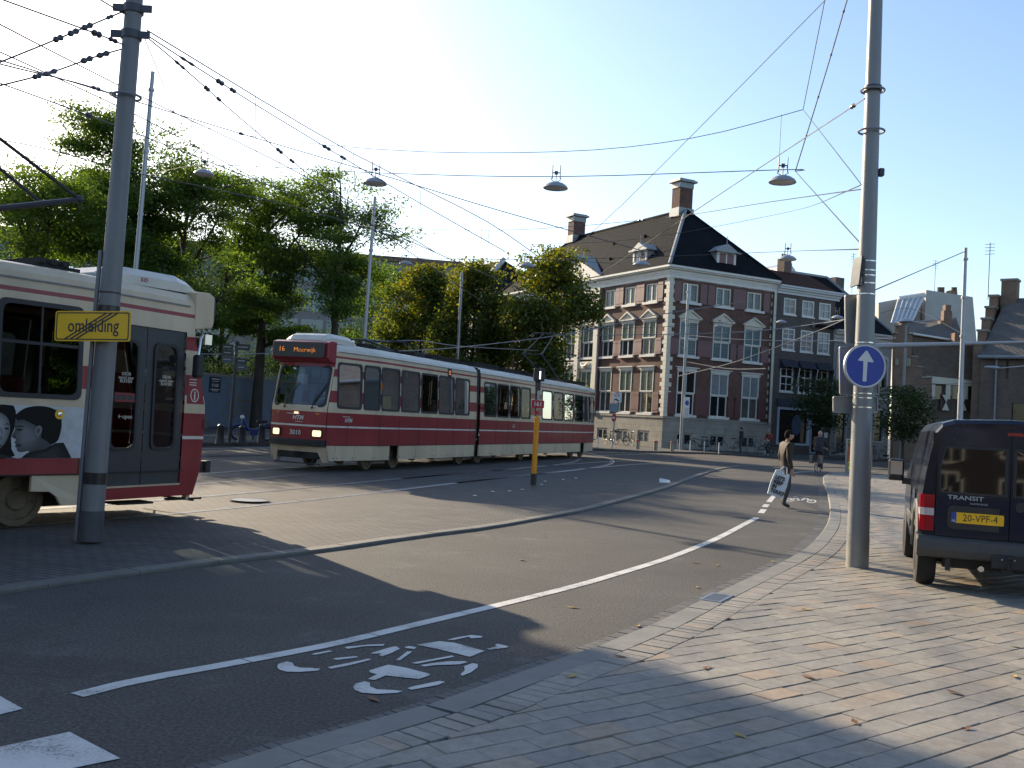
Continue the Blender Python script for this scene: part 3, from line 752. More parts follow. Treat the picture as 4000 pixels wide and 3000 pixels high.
    # windows: rubber ring and pane
    for s in (1, -1):
        f = side(s)
        for a, b in wins:
            if s == -1 and b > -2.3: continue
            if left_tram and (s == 1 and a < -14): continue
            mb = MB(); ring(mb, rrect(a-.03, b+.03, ZW0-.03, ZW1+.03, .09, 3), rrect(a+.03, b-.03, ZW0+.03, ZW1-.03, .09, 3), f, -.02, .012)
            w = mb.build('window', T_RUBBER, root)
            mb = MB(); mb.poly([f(a, ZW0, -.006), f(b, ZW0, -.006), f(b, ZW1, -.006), f(a, ZW1, -.006)])
            mb.build('pane', T_BLUEG if (s == 1 and b == -1.58) else T_GLASS, w)
            if b < -2.3 and s == -1 or (left_tram and b < -2.3):
                mb = MB(); mb.prism([(a, 2.27), (b, 2.27), (b, 2.31), (a, 2.31)], f, -.015, .006); mb.build('glazing_bar', T_RUBBER, w)
                mb = MB(); c_ = (a+b)/2; mb.prism([(c_-.012, 1.66), (c_+.012, 1.66), (c_+.012, 2.76), (c_-.012, 2.76)], f, -.014, .004); mb.build('glazing_bar', T_RUBBER, w)
    # skirt panels
    skl = [[(-.5, -.16), (-1.28, -.5), (-2.1, -1.28), (-2.95, -2.1), (-4.6, -3.5), (-5.75, -4.6), (-6.9, -5.75), (-8.1, -6.9), (-9.05, -8.1)],
           [(-10.55, -9.45), (-11.7, -10.55), (-12.8, -11.7), (-13.95, -12.8), (-15.05, -13.95)],
           [(-16.6, -15.4), (-17.8, -16.6), (-19.1, -17.8), (-20.35, -19.1), (-21.5, -20.35), (-23.2, -22.1), (-24.2, -23.2)]]
    for s in (1, -1):
        f = side(s)
        for L_ in skl:
            for a, b in L_:
                if left_tram and s == -1 and b > -1.9:
                    continue
                mb = MB(); q = [(a+.008, .27), (b-.008, .27), (b-.008, .655), (a+.008, .655)]
                if left_tram and s == -1 and a == -2.95: q = [(-2.9, .46), (-2.66, .45), (-2.56, .38), (-2.5, .27), (-2.05, .27), (-2.05, .655), (-2.9, .655)]
                mb.prism(q, f, -.04, .004); sk = mb.build('skirt_panel', T_CREAM, root)
                mb = MB()
                for u in (a+.07, b-.07): mb.prism([(u-.012, .33), (u+.012, .33), (u+.012, .355), (u-.012, .355)], f, .004, .009)
                mb.build('screw', T_DARK, sk)
    # panel seams and rain strip on the side that shows
    s = -1 if left_tram else 1; f = side(s)
    for x in (-.95, -2.3, -3.47, -4.76, -6.02, -7.27, -8.6, -10.96, -12.2, -13.4, -16.6, -17.3, -18.8, -20.3, -21.8, -23.2):
        if left_tram and x > -2.2: continue
        mb = MB(); mb.prism([(x-.006, .67), (x+.006, .67), (x+.006, 1.49), (x-.006, 1.49)], f, .0, .003); mb.build('panel_seam', T_DARK, root)
    for xa_, xb_ in ((-9.08, -2.3), (-2.3, -.5), (-15.05, -9.45), (-22.4, -15.4)):
        mb = MB(); mb.prism([(xa_, 3.055), (xb_, 3.055), (xb_, 3.075), (xa_, 3.075)], f, .0, .02); mb.build('rain_strip', T_ROOF, root)
        mb = MB(); mb.prism([(xa_, .655), (xb_, .655), (xb_, .67), (xa_, .67)], f, .0, .012); mb.build('edge_trim', T_DARK, root)
    # bellows
    for xa, xb in ((-9.42, -9.1), (-15.37, -15.07)):
        mb = MB()
        for i in range(4):
            x0 = xa+(xb-xa)*i/4; x1 = xa+(xb-xa)*(i+1)/4; xm = (x0+x1)/2
            for (x, y, h) in ((x0, xm, (1.08, 1.02)), (xm, x1, (1.02, 1.08))):
                for s in (1, -1): mb.poly([(x, s*h[0], .45), (y, s*h[1], .45), (y, s*h[1], 3.2), (x, s*h[0], 3.2)])
                mb.poly([(x, -h[0], 3.2), (y, -h[1], 3.2), (y, h[1], 3.2), (x, h[0], 3.2)])
        mb.build('bellows', T_RUBBER, root)
    # floor, ceiling, underframe
    mb = MB(); mb.box(-L+.1, -.3, -.8, .8, .80, .84); mb.box(-L+.1, -2.3, -1.1, 1.1, .80, .84)
    mb.box(-L+.1, -2.3, -1.05, 1.05, 2.98, 3.0, 1); mb.build('cabin_floor', [T_INT, T_INT], root)
    mb = MB(); mb.box(-L+.5, -.5, -.7, .7, .30, .78); mb.build('underframe', T_DARK, root)
    # seats and grab poles
    for x in [w[0]+.55 for w in wins[2:16]]:
        for y in (.72, -.72):
            mb = MB(); mb.box(x-.22, x+.22, y-.4, y+.34, 1.22, 1.3); mb.box(x-.26, x-.18, y-.4, y+.34, 1.3, 1.86); mb.build('seat', T_SEAT, root, bevel=.03)
    for i, x in enumerate([w[0]-.06 for w in wins[2:16]]):
        for y in (.33, -.33):
            mb = MB(); mb.cyl((x, y, .84), (x, y, 2.98), .018, n=6); mb.build('grab_pole', T_CHROME, root)
    # bogies with wheels
    for xc in (-2.95, -9.25, -15.2, -21.8):
        mb = MB(); mb.box(xc-1.1, xc+1.1, -.8, .8, .22, .45); mb.box(xc-.35, xc+.35, -.86, .86, .2, .5); mb.build('bogie', T_DARK, root)
        for dx in (-.78, .78) if not left_tram else (-1.6, .05):
            for y in (.78, -.78):
                mb = MB(); T = Matrix.Rotation(R(90), 4, 'X')
                sg = 1 if y > 0 else -1
                mb.lathe([(.0, .02), (.12, .035), (.14, .01), (.25, .0), (.26, .03), (.33, .03), (.345, -.08), (.0, -.08)], 28, 0, (xc+dx, y+sg*.1, .335), Matrix.Rotation(R(-90*sg), 3, 'X'))
                mb.build('wheel', T_WHEEL, root, smooth=True)
    # front face
    F = lambda u, z, w: Vector((xp(z)+fbul(u)+w, u, z))
    mb = MB(); us = [-.815, -.73, -.55, -.3, 0, .3, .55, .73, .815]
    zs = [.66, .78, 1.12, 1.165, 1.5, 1.6, 1.66, 1.75, 2.0, 2.3, 2.66, 2.8]
    for a, b in zip(us, us[1:]):
        for c, d in zip(zs, zs[1:]):
            if a >= -.74 and b <= .74 and c >= 1.66-1e-6 and d <= 2.66+1e-6: continue
            m = red if c < 1.12-1e-6 else white if d < 1.17 else red if d < 1.51 else cream
            if c > 2.6: m = red
            mb.poly([F(a, c, 0), F(b, c, 0), F(b, d, 0), F(a, d, 0)], m)
    mb.build('front_panel', MATS, root)
    mb = MB(); ring(mb, rrect(-.77, .77, 1.62, 2.70, .12, 4), rrect(-.72, .72, 1.68, 2.64, .12, 4), F, -.01, .014)
    ws = mb.build('windscreen_seal', T_RUBBER, root)
    mb = MB(); uu = [-.75, -.45, -.15, .15, .45, .75]; zz = [1.64, 1.9, 2.2, 2.45, 2.68]
    for a, b in zip(uu, uu[1:]):
        for c, d in zip(zz, zz[1:]): mb.poly([F(a, c, -.004), F(b, c, -.004), F(b, d, -.004), F(a, d, -.004)])
    mb.build('windscreen', T_WIND, ws, smooth=True)
    # visor box with destination display
    mb = MB(); xo = -.01 if left_tram else .07
    poly = [(-.34, 3.30), (-.1, 3.31), (xo, 3.26), (xo+.01, 2.86), (-.02, 2.79), (-.3, 2.74), (-.34, 2.74)]
    mb.prism(poly, lambda u, v, w: Vector((u-.06*abs(w/.83), w, v)), -.83, .83); mb.build('destination_box', T_CREAM if left_tram else T_RED, root, bevel=.02, seg=2)
    mb = MB(); mb.prism(rrect(-.76, .76, 2.87, 3.245, .05, 3), lambda u, v, w: Vector((xo-.045+w, u, v)), .0, .062)
    dp = mb.build('display', W_['blackpaint'], root)
    text('display_text', '16', .19, T_LED, dp, frame((xo+.02, -.50, 3.06), (0, 1, 0), (0, 0, 1), (1, 0, 0)), .001, bold=-.004)
    text('display_text', 'Moerwijk', .17, T_LED, dp, frame((xo+.02, .18, 3.05), (0, 1, 0), (0, 0, 1), (1, 0, 0)), .001, bold=-.004)
    # bumper, apron, coupler
    mb = MB(); us2 = [-.82, -.55, -.2, .2, .55, .82]
    pts = [(.04+fbul(u), u) for u in us2]
    for (xa_, ya), (xb_, yb) in zip(pts, pts[1:]):
        mb.add([(xa_, ya, .62), (xb_, yb, .62), (xb_, yb, .79), (xa_, ya, .79), (xa_-.12, ya, .62), (xb_-.12, yb, .62), (xb_-.12, yb, .79), (xa_-.12, ya, .79)], [(0, 1, 2, 3), (3, 2, 6, 7), (0, 4, 5, 1), (4, 7, 6, 5), (0, 3, 7, 4), (1, 5, 6, 2)])
    mb.box(.03, .055, -.7, .7, .66, .69); mb.box(.03, .055, -.7, .7, .72, .75)
    mb.build('bumper', T_RUBBER, root)
    mb = MB()
    for s in (1, -1): mb.prism([(s*.815, .655), (s*.60, .655), (s*.60, .45), (s*.68, .22), (s*.80, .22)], F, -.05, .0)
    mb.prism([(-.60, .655), (.60, .655), (.60, .47), (-.60, .47)], lambda u, z, w: F(u, z, w), -.05, 0)
    mb.build('front_apron', T_CREAM, root)
    mb = MB(); mb.box(-.7, -.2, -.58, .58, .3, .6); mb.box(-.2, .12, -.07, .07, .36, .46); mb.box(-.05, -.02, -.6, .75, .17, .20)
    mb.cyl((-.03, -.5, .18), (-.3, -.5, .45), .015, n=6); mb.cyl((-.03, .5, .18), (-.3, .5, .45), .015, n=6); mb.build('coupler', T_DARK, root)
    # lights
    for y in (-.60, .60):
        mb = MB(); x = fbul(y); ring(mb, rrect(y-.15, y+.15, .845, 1.06, .03, 2), rrect(y-.115, y+.115, .875, 1.03, .03, 2), lambda u, v, w: Vector((fbul(u)+w, u, v)), .0, .03); hl = mb.build('headlight', T_RUBBER, root)
        mb = MB(); mb.prism(rrect(y-.115, y+.115, .875, 1.03, .03, 2), lambda u, v, w: Vector((fbul(u)+w, u, v)), .004, .016); mb.build('lens', T_LIGHT, hl)
        mb = MB(); mb.prism(rrect(y-.05-math.copysign(.02, y), y+.05-math.copysign(.02, y), 1.43, 1.475, .01, 2), lambda u, v, w: Vector((fbul(u)+w, u, v)), 0, .012); mb.build('indicator_light', T_AMBER, root)
    mb = MB(); mb.prism(rrect(-.06, .06, 1.43, 1.475, .01, 2), lambda u, v, w: Vector((fbul(u)+w, u, v)), 0, .014); mb.build('centre_light', T_LIGHT, root)
    text('fleet_number', '3010', .165, T_WHITE, root, frame((.004, 0.0, .95), (0, 1, 0), (0, 0, 1), (1, 0, 0)), .003, bold=.003)
    lg = text('operator_logo', 'HTM', .15, T_WHITE, root, frame((.002, .05, 1.33), (0, 1, 0), (0, 0, 1), (1, 0, 0)), .003, shear=.25, bold=.004)
    mb = MB(); mb.box(.0, .005, -.28, .10, 1.42, 1.437); mb.box(-.002, .004, -.03, .2, 1.225, 1.237); mb.build('logo_line', T_WHITE, root)
    for s in (1, -1):
        xa_ = -.95; y_ = s*(hw(xa_)+.004); tx = Vector((-s*1, 0, 0)); tang = Vector((1, (hw(-1.2)-hw(-.7))/-.5*s*1, 0)).normalized()
        tang = Vector((1, s*(hw(-.7)-hw(-1.2))/.5, 0)).normalized()
        M = frame((xa_, y_, 1.31), -tang*s, (0, 0, 1), (-tang*s).cross(Vector((0, 0, 1))))
        if not (left_tram and s == -1):
            text('operator_logo', 'HTM', .14, T_WHITE, root, M, .003, shear=.25, bold=.004)
            mb = MB(); f = side(s); mb.prism([(-.72, 1.40), (-1.02, 1.40), (-1.02, 1.415), (-.72, 1.415)], f, .0, .004); mb.build('logo_line', T_WHITE, root)
    # wipers and mirror
    for y0, y1 in ((.45, .30), (-.35, -.55)):
        mb = MB(); a = F(y0, 1.6, .05); b = F((y0+y1)/2+.12, 1.95, .06); mb.tube([a, b], .012, 6)
        c = F(y0-.02, 1.68, .04); d_ = F(y0+.28, 2.25, .045); mb.tube([c, d_], .014, 6); mb.ball(a, .03, m=0); mb.build('wiper', T_RUBBER, root)
    # roof gear
    mb = MB(); n_ = 7; top = []
    sec = [(-.62, 0), (-.62, .13), (-.48, .24), (.48, .24), (.62, .13), (.62, 0)]
    rows = []
    for x, sc in ((-.2, .25), (-.33, .75), (-.55, 1), (-1.35, 1), (-1.62, .85), (-1.8, .4)):
        rows.append([Vector((x, y*(.9+.1*sc), 3.285+z*sc)) for y, z in sec])
    for r0, r1 in zip(rows, rows[1:]):
        for i in range(5): mb.poly([r0[i], r0[i+1], r1[i+1], r1[i]])
    mb.poly(rows[0]); mb.poly(rows[-1]); pod = mb.build('roof_fan_cover', T_WHITE, root, smooth=30)
    text('pod_text', 'so', .13, T_RED, pod, frame((-1.13, -.622, 3.38), (1, 0, 0), (0, 0, 1), (0, -1, 0)), .004) if left_tram else None
    mb = MB(); mb.cyl((-1.95, -.2, 3.3), (-1.95, -.2, 3.44), .03, n=8); mb.cyl((-1.95, .4, 3.3), (-1.95, .4, 3.48), .03, n=8); mb.build('aerial', T_CHROME, root)
    for x0, x1, h in ((-2.1, -2.7, .06), (-5.3, -6.0, .16), (-6.5, -8.6, .10), (-10, -12.2, .12), (-12.8, -14.6, .10), (-16, -17.8, .12), (-22, -23.6, .1)):
        mb = MB(); mb.box(x1, x0, -.62, .62, 3.3, 3.3+h)
        if h <= .12:
            k = int((x0-x1)/.16)
            for i in range(k): mb.box(x1+i*.16+.02, x1+i*.16+.1, -.66, .66, 3.3+h, 3.3+h+.07)
        mb.build('roof_box', T_DARK, root)
    def panto(xb, up):
        mb = MB(); zb = 3.42
        mb.box(xb-.7, xb+.7, -.5, -.44, 3.33, zb); mb.box(xb-.7, xb+.7, .44, .5, 3.33, zb); mb.box(xb-.72, xb-.64, -.6, .6, 3.36, zb); mb.box(xb+.64, xb+.72, -.6, .6, 3.36, zb)
        if up:
            el = (xb+2.35, zb+.92); hd = (xb+.25, 5.42)
            for y in (-.42, .42):
                mb.tube([(xb-.4, y*.75, zb), (el[0], y, el[1])], [.05, .035], 8)
                mb.tube([(el[0], y, el[1]), (hd[0], y*.6, hd[1])], .024, 8)
                mb.ball((el[0], y, el[1]), .055, n=8, k=6)
            mb.tube([(el[0], -.42, el[1]), (el[0], .42, el[1])], .02, 6)
            mb.tube([(el[0]-.2, -.42, el[1]-.09), (xb-.2, .3, zb+.05)], .012, 5)
            z = hd[1]
        else:
            for y in (-.42, .42):
                mb.tube([(xb-.6, y*.75, zb+.02), (xb+1.05, y, zb+.14)], .035, 7); mb.tube([(xb+1.05, y, zb+.14), (xb-.9, y*.6, zb+.24)], .022, 7)
            mb.tube([(xb+1.05, -.42, zb+.14), (xb+1.05, .42, zb+.14)], .02, 6); hd = (xb-.9, zb+.26); z = hd[1]
        for dx in (-.14, .14):
            mb.tube([(hd[0]+dx, -.85, z-.16), (hd[0]+dx, -.66, z), (hd[0]+dx, .66, z), (hd[0]+dx, .85, z-.16)], .018, 6)
        mb.tube([(hd[0]-.14, 0, z-.02), (hd[0]+.14, 0, z-.02)], .015, 6)
        mb.build('pantograph', W_['wire'], root, smooth=True)
    if left_tram: panto(-4.4, True)
    else: panto(-3.6, False); panto(-20.0, True)
    # side display and fleet details on the visible side
    if not left_tram:
        f = side(1); mb = MB(); mb.prism(rrect(-6.98, -6.7, 2.80, 3.05, .05, 3), f, .0, .012); dp = mb.build('side_display', T_RUBBER, root)
        mb = MB()
        for i in range(3): mb.prism([(-6.91, 2.87+i*.05), (-6.77, 2.87+i*.05), (-6.77, 2.885+i*.05), (-6.91, 2.885+i*.05)], f, .012, .014)
        mb.build('display_text', T_LED, dp)
        mb = MB(); mb.prism(rrect(-2.33, -2.26, 2.2, 2.36, .02, 2), f, 0, .03); mb.build('indicator_light', T_AMBER, root)
        mb = MB()
        for i, x in enumerate((-10.1, -11.3)): pass
        mb.prism([(-12.9, 1.36), (-12.6, 1.36), (-12.6, 1.375), (-12.9, 1.375)], f, 0, .004); mb.build('logo_line', T_WHITE, root)
        text('operator_logo', 'HTM', .12, T_WHITE, root, frame((-12.7, HW+.004, 1.28), (-1, 0, 0), (0, 0, 1), (0, 1, 0)), .003, shear=.25)
        text('fleet_number', '3010', .11, T_RED, root, frame((-9.62, HW+.003, 1.9), (-1, 0, 0), (0, 0, 1), (0, 1, 0)), .003)
    if left_tram: root.scale = (1, 1, .96)
    return root, side, hw

tram_mid, _, _ = tram('tram', 'red and cream articulated tram number 3010 with lit headlights, crossing the square', (-5.43, 25.4), (-.352, -.936), False)
tram_left, Lside, Lhw = tram('tram', 'cream tram cut by the left frame, dark double door and black-and-white portrait advert', (-5.02, 14.93), (.545, .839), True)

# --- right side of the left tram: door, advert, mirror, stickers
f = Lside(-1); rt = tram_left
for i, (a, b) in enumerate(((-1.98, -1.26), (-1.26, -.54))):
    mb = MB()
    holes = [(a+.15, b-.15, .98, 2.46)]
    wallgrid(mb, a+.006, b-.006, .46, 2.68, holes, lambda u, z, w: f(u, z, w-.02), .03)
    dr = mb.build('door_leaf', T_DOOR, rt)
    mb = MB(); ring(mb, rrect(a+.13, b-.13, .96, 2.48, .1, 3), rrect(a+.17, b-.17, 1.0, 2.44, .1, 3), f, -.03, .0); mb.build('door_seal', T_RUBBER, dr)
    mb = MB(); mb.poly([f(a+.15, .98, -.03), f(b-.15, .98, -.03), f(b-.15, 2.46, -.03), f(a+.15, 2.46, -.03)]); mb.build('pane', T_GLASS, dr)
    c = (a+b)/2; o = f(c+.02, 1.9, .0); o2 = f(c+.1, 1.9, 0); tx = (o2-o).normalized(); nz = tx.cross(Vector((0, 0, 1)))
    text('sticker_text', 'DEUR\nopen! naar\nBUITEN', .062, T_WHITE, dr, frame(f(c+.02, 1.95, -.022), tx, (0, 0, 1), nz), .001)
    if i == 0:
        text('sticker_text', '←open', .085, T_WHITE, dr, frame(f(c+.03, 1.42, -.022), tx, (0, 0, 1), nz), .001)
        mb = MB(); mb.prism([(a+.2, 1.62), (b-.12, 1.62), (b-.12, 1.74), (a+.2, 1.74)], f, -.027, -.022); st = mb.build('door_sticker', T_RED, dr)
        mb = MB()
        for k in range(4): mb.prism(rrect(a+.22+k*.1, a+.30+k*.1, 1.64, 1.72, .015, 1), f, -.022, -.0205)
        mb.build('sticker_symbol', W_['blackpaint'], st)
mb = MB(); mb.prism([(-2.02, .30), (-.16, .30), (-.16, .455), (-2.02, .455)], f, -.05, .0); mb.prism([(-.54, .455), (-.14, .455), (-.14, .66), (-.54, .66)], f, -.03, 0); mb.prism([(-2.04, .30), (-1.98, .30), (-1.98, .66), (-2.04, .66)], f, -.03, 0); mb.build('door_sill', T_RED, rt)
mb = MB(); mb.prism([(-2.0, .458), (-.54, .458), (-.54, .485), (-2.0, .485)], f, -.015, .012); mb.build('step_edge', T_CHROME, rt)
mb = MB(); mb.box(-.62, -.05, -.80, -.70, .22, .25); mb.box(-1.5, -.95, -.9, -.6, .2, .23); mb.build('step_plate', T_DARK, rt)
# information badge on the corner pillar
mb = MB(); mb.prism([(-.50, 1.64), (-.15, 1.64), (-.26, 2.04), (-.50, 2.04)], f, .001, .004); bd = mb.build('info_badge', T_RED, rt)
o = f(-.35, 1.76, .006); tx = (f(-.2, 1.74, 0)-f(-.3, 1.74, 0)).normalized(); nz = tx.cross(Vector((0, 0, 1)))
text('badge_text', 'i', .17, T_WHITE, bd, frame(o, tx, (0, 0, 1), nz), .001, bold=.006)
mb = MB(); ring(mb, [(-.35+.085*math.cos(a), 1.765+.10*math.sin(a)) for a in np.linspace(0, 6.283, 21)[:-1]], [(-.35+.068*math.cos(a), 1.765+.083*math.sin(a)) for a in np.linspace(0, 6.283, 21)[:-1]], f, .004, .006); mb.build('badge_ring', T_WHITE, bd)
mb = MB()
for q in (1.91, 1.945, 1.99): mb.prism([(-.46, q), (-.32, q), (-.32, q+.014), (-.46, q+.014)], f, .004, .0055)
mb.build('small_print', T_WHITE, bd)
# mirror on its arm
mb = MB(); a = f(-.14, 2.62, .0); mb.tube([a, f(-.14, 2.62, .10), f(-.3, 2.66, .16), f(-.42, 2.6, .17), f(-.46, 2.3, .16)], .018, 8)
mb.box(-.26, -.14, a.y-.08, a.y+.02, 2.53, 2.68); mb.build('mirror_arm', T_CHROME, rt, smooth=True)
mb = MB(); c = f(-.47, 2.2, .16); mb.box(c.x-.06, c.x+.06, c.y-.09, c.y+.05, 2.02, 2.36); mb.build('mirror', T_RUBBER, rt, bevel=.04, seg=3)
# tail marker on the corner
mb = MB(); mb.prism(rrect(-.15, -.05, 1.28, 1.42, .02, 2), lambda u, v, w: Vector((u, -.83-w, v)), 0, .02); mb.build('corner_light', W_['blackpaint'], rt)
mb = MB(); mb.box(-.06, .03, -.86, -.74, .62, .80); mb.build('bumper_block', T_RUBBER, rt, bevel=.01)
# advert with two grey portraits (flat print on the side panel)
AG = {}
def grey(v):
    k = round(v, 3)
    if k not in AG: AG[k] = mat('advert_grey_%d' % int(k*1000), (k, k, k*1.01), .5, 0, .14, 9, spec=.15)
    return AG[k]
mb = MB(); mb.prism([(-6.2, .87), (-2.3, .87), (-2.3, 1.52), (-6.2, 1.52)], f, .001, .003); mb.prism([(-2.3, .87), (-2.06, .87), (-2.06, 1.52), (-2.3, 1.52)], f, .001, .003); ad = mb.build('advert', grey(.5), rt)
AL = [.0034]
def adshape(pts, v, name):
    AL[0] += .00012
    mb = MB(); mb.prism([(-2.32-(430-x)*.00262, .87+(1150-y)*.00226) for x, y in pts], f, AL[0]-.0001, AL[0]); mb.build(name, grey(v), ad)
def blob(pts, n=3):
    P_ = [Vector((x, y, 0)) for x, y in pts]; P_ = P_+P_[:1]; q = smooth_line(P_, n)[:-1]; return [(p.x, p.y) for p in q]
def toned(pts, c_, tones, name):
    for k, v in enumerate(tones):
        s = 1-.8*k/len(tones); adshape([(c_[0]+(x-c_[0])*s, c_[1]+(y-c_[1])*s) for x, y in pts], v, name)
adshape(blob([(-260, 864), (60, 864), (104, 880), (114, 930), (110, 990), (98, 1040), (104, 1100), (92, 1148), (-260, 1148)]), .008, 'advert_hair')
adshape([(-40, 1095), (35, 1100), (62, 1148), (-80, 1148)], .17, 'advert_neck')
toned(blob([(-80, 935), (20, 905), (72, 930), (90, 985), (84, 1035), (62, 1085), (20, 1118), (-40, 1118), (-90, 1080)]), (15, 985), [.16, .20, .24, .28, .32, .35, .37], 'advert_face')
adshape(blob([(28, 1045), (48, 1030), (62, 1044), (52, 1056), (34, 1056)]), .17, 'advert_nose'); adshape(blob([(48, 980), (56, 1000), (58, 1030), (50, 1020), (44, 995)]), .2, 'advert_nose')
adshape(blob([(12, 1080), (34, 1072), (48, 1075), (62, 1082), (40, 1094), (20, 1092)]), .07, 'advert_mouth')
for q in ([(8, 990), (26, 980), (46, 990), (28, 997)], [(62, 992), (74, 984), (86, 992), (76, 998)]): adshape(blob(q), .03, 'advert_eye')
for q in ([(2, 972), (24, 960), (50, 968), (26, 967)], [(60, 970), (76, 962), (90, 970), (76, 969)]): adshape(q, .03, 'advert_brow')
adshape([(-120, 1140), (-20, 1120), (60, 1128), (128, 1149), (-120, 1149)], .03, 'advert_coat')
adshape(blob([(112, 915), (150, 880), (210, 864), (275, 870), (318, 898), (336, 950), (332, 1015), (316, 1060), (270, 1078), (225, 1040), (170, 985), (122, 960)]), .007, 'advert_hair')
adshape([(186, 1078), (245, 1040), (296, 1078), (300, 1120), (200, 1140), (182, 1110)], .075, 'advert_neck')
prof = [(112, 948), (150, 940), (205, 968), (238, 1005), (240, 1060), (214, 1096), (186, 1108), (160, 1116), (140, 1117), (128, 1106), (128, 1094), (118, 1086), (124, 1076), (114, 1066), (122, 1050), (100, 1034), (104, 1020), (114, 994), (108, 970)]
toned(prof, (172, 1028), [.085, .105, .125, .145, .165, .18], 'advert_face')
adshape(blob([(208, 985), (224, 970), (240, 982), (238, 1012), (222, 1030), (210, 1012)]), .19, 'advert_ear'); adshape(blob([(216, 992), (226, 984), (232, 994), (226, 1012), (218, 1010)]), .09, 'advert_ear')
for q, v, nm in (([(116, 996), (134, 989), (150, 996), (134, 1002)], .02, 'advert_eye'), ([(112, 982), (134, 972), (158, 982), (134, 980)], .02, 'advert_brow'), ([(118, 1078), (136, 1074), (150, 1080), (136, 1086)], .03, 'advert_mouth'), ([(102, 1034), (114, 1028), (120, 1036), (114, 1044)], .06, 'advert_nose')): adshape(blob(q), v, nm)
toned([(150, 1149), (176, 1122), (210, 1110), (262, 1100), (312, 1066), (352, 1062), (372, 1100), (398, 1149)], (270, 1140), [.02, .03, .045], 'advert_coat')
# yellow opener ring on the advert
c0 = (-2.32-(430-322)*.00262, .87+(1150-905)*.00226)
mb = MB(); ring(mb, [(c0[0]+.062*math.cos(a), c0[1]+.062*math.sin(a)) for a in np.linspace(0, 6.283, 21)[:-1]], [(c0[0]+.034*math.cos(a), c0[1]+.034*math.sin(a)) for a in np.linspace(0, 6.283, 21)[:-1]], f, .0075, .0105); op = mb.build('door_opener', W_['yellow'], rt)
mb = MB(); mb.lathe([(.034, 0), (.03, .012), (0, .016)], 16, 0, f(c0[0], c0[1], .0075), Matrix.Rotation(R(90), 3, 'X')); mb.build('button', T_CHROME, op)
# ================================================================= POLES, SIGNS, LAMPS, WIRES
def pole_between(p0, p1, r0, r1, root, mat_, n=20, steps=6, name='shaft'):
    mb = MB(); mb.tube([p0+(p1-p0)*i/steps for i in range(steps+1)], [r0+(r1-r0)*i/steps for i in range(steps+1)], n)
    return mb.build(name, mat_, root, smooth=True)
def band(p, ax, r, h, root, m, name='band', n=20):
    mb = MB(); mb.cyl(p-ax*h/2, p+ax*h/2, r, n=n); return mb.build(name, m, root, smooth=True)
def eyelet(p, r, root, name='eyelet_ring'):
    mb = MB(); mb.torus((0, 0, 0), r, .014, 'z', 24, 6); return mb.build(name, W_['steel'], root, p, smooth=True)

# --- left mast with the diversion board
p0 = G(352, 2112, .06); LY = p0.y; p1 = D(525, 0, LY); ax = (p1-p0).normalized(); p1 = p0+ax*9.5
lp = thing('tram_mast', 'thick grey steel mast with yellow diversion board, in front of the left tram', 'mast', p0)
o = Vector((0, 0, 0)); top = p1-p0
pole_between(o, top, .126, .075, lp, W_['poledark'])
rad = lambda s: .126-.0054*s
band(ax*.17, ax, rad(.1)+.004, .34, lp, W_['darkpole'], 'base_band'); band(ax*.70, ax, rad(.7)+.003, .13, lp, W_['tape'], 'tape')
band(ax*2.56, ax, rad(2.5)+.004, .15, lp, W_['tape'], 'tape'); band(ax*2.78, ax, rad(2.8)+.003, .02, lp, W_['tape'], 'tape')
mb = MB(); off = Vector((-.145, -.03, 0)); mb.tube([off+ax*.0, off+ax*1.5+Vector((.0, 0, 0)), off*.97+ax*2.6, off*.94+ax*3.25], .026, 8); mb.build('conduit', W_['poledark'], lp, smooth=True)
for s_, h in ((5.02, 0), (5.72, 1), (6.02, 1)):
    c = ax*s_
    if h: band(c, ax, rad(s_)+.02, .09, lp, W_['insul'], 'clamp'); mb = MB(); mb.box(-.22, .22, -.05, -.02, -.04, .04, T=Matrix.Translation(c)); mb.build('clamp_bar', W_['insul'], lp)
    else: eyelet(c, rad(s_)+.055, lp)
sb = thing('diversion_sign', 'yellow board reading omleiding crossed by black bars, strapped to the left mast', 'sign', D(362, 1336, LY-.16))
cl, cr = D(215, 1273, LY-.10), D(509, 1275, LY-.30); c = (cl+cr)/2-sb.location; tx = (cr-cl); W2 = tx.length/2; tx.normalize()
up = Vector((.04, .0, 1)); up = (up-tx*up.dot(tx)).normalized(); nz = tx.cross(up); FM = frame(c, tx, up, nz); fs = lambda u, v, w: FM @ Vector((u, v, w)); H2 = .168
mb = MB(); mb.prism(rrect(-W2, W2, -H2, H2, .03, 4), fs, -.012, 0); mb.build('board', W_['yellow'], sb)
mb = MB(); ring(mb, rrect(-W2+.015, W2-.015, -H2+.015, H2-.015, .025, 4), rrect(-W2+.028, W2-.028, -H2+.028, H2-.028, .018, 4), fs, .0005, .002); mb.build('border', W_['blackpaint'], sb)
text('board_text', 'omleiding', .21, W_['blackpaint'], sb, FM @ Matrix.Translation((.01, .0, .001)), .001, sx=.78, bold=.002)
for i in range(3):
    mb = MB(); x = -.33+i*.07; mb.prism([(x-.03, -H2+.02), (x+.005, -H2+.02), (x+.52, H2-.02), (x+.485, H2-.02)], fs, .002, .003); mb.build('cancel_bar', W_['blackpaint'], sb)
mb = MB(); mb.box(-.05, .05, .02, .05, -.05, .05, T=Matrix.Translation(c)); mb.build('bracket', W_['steel'], sb)

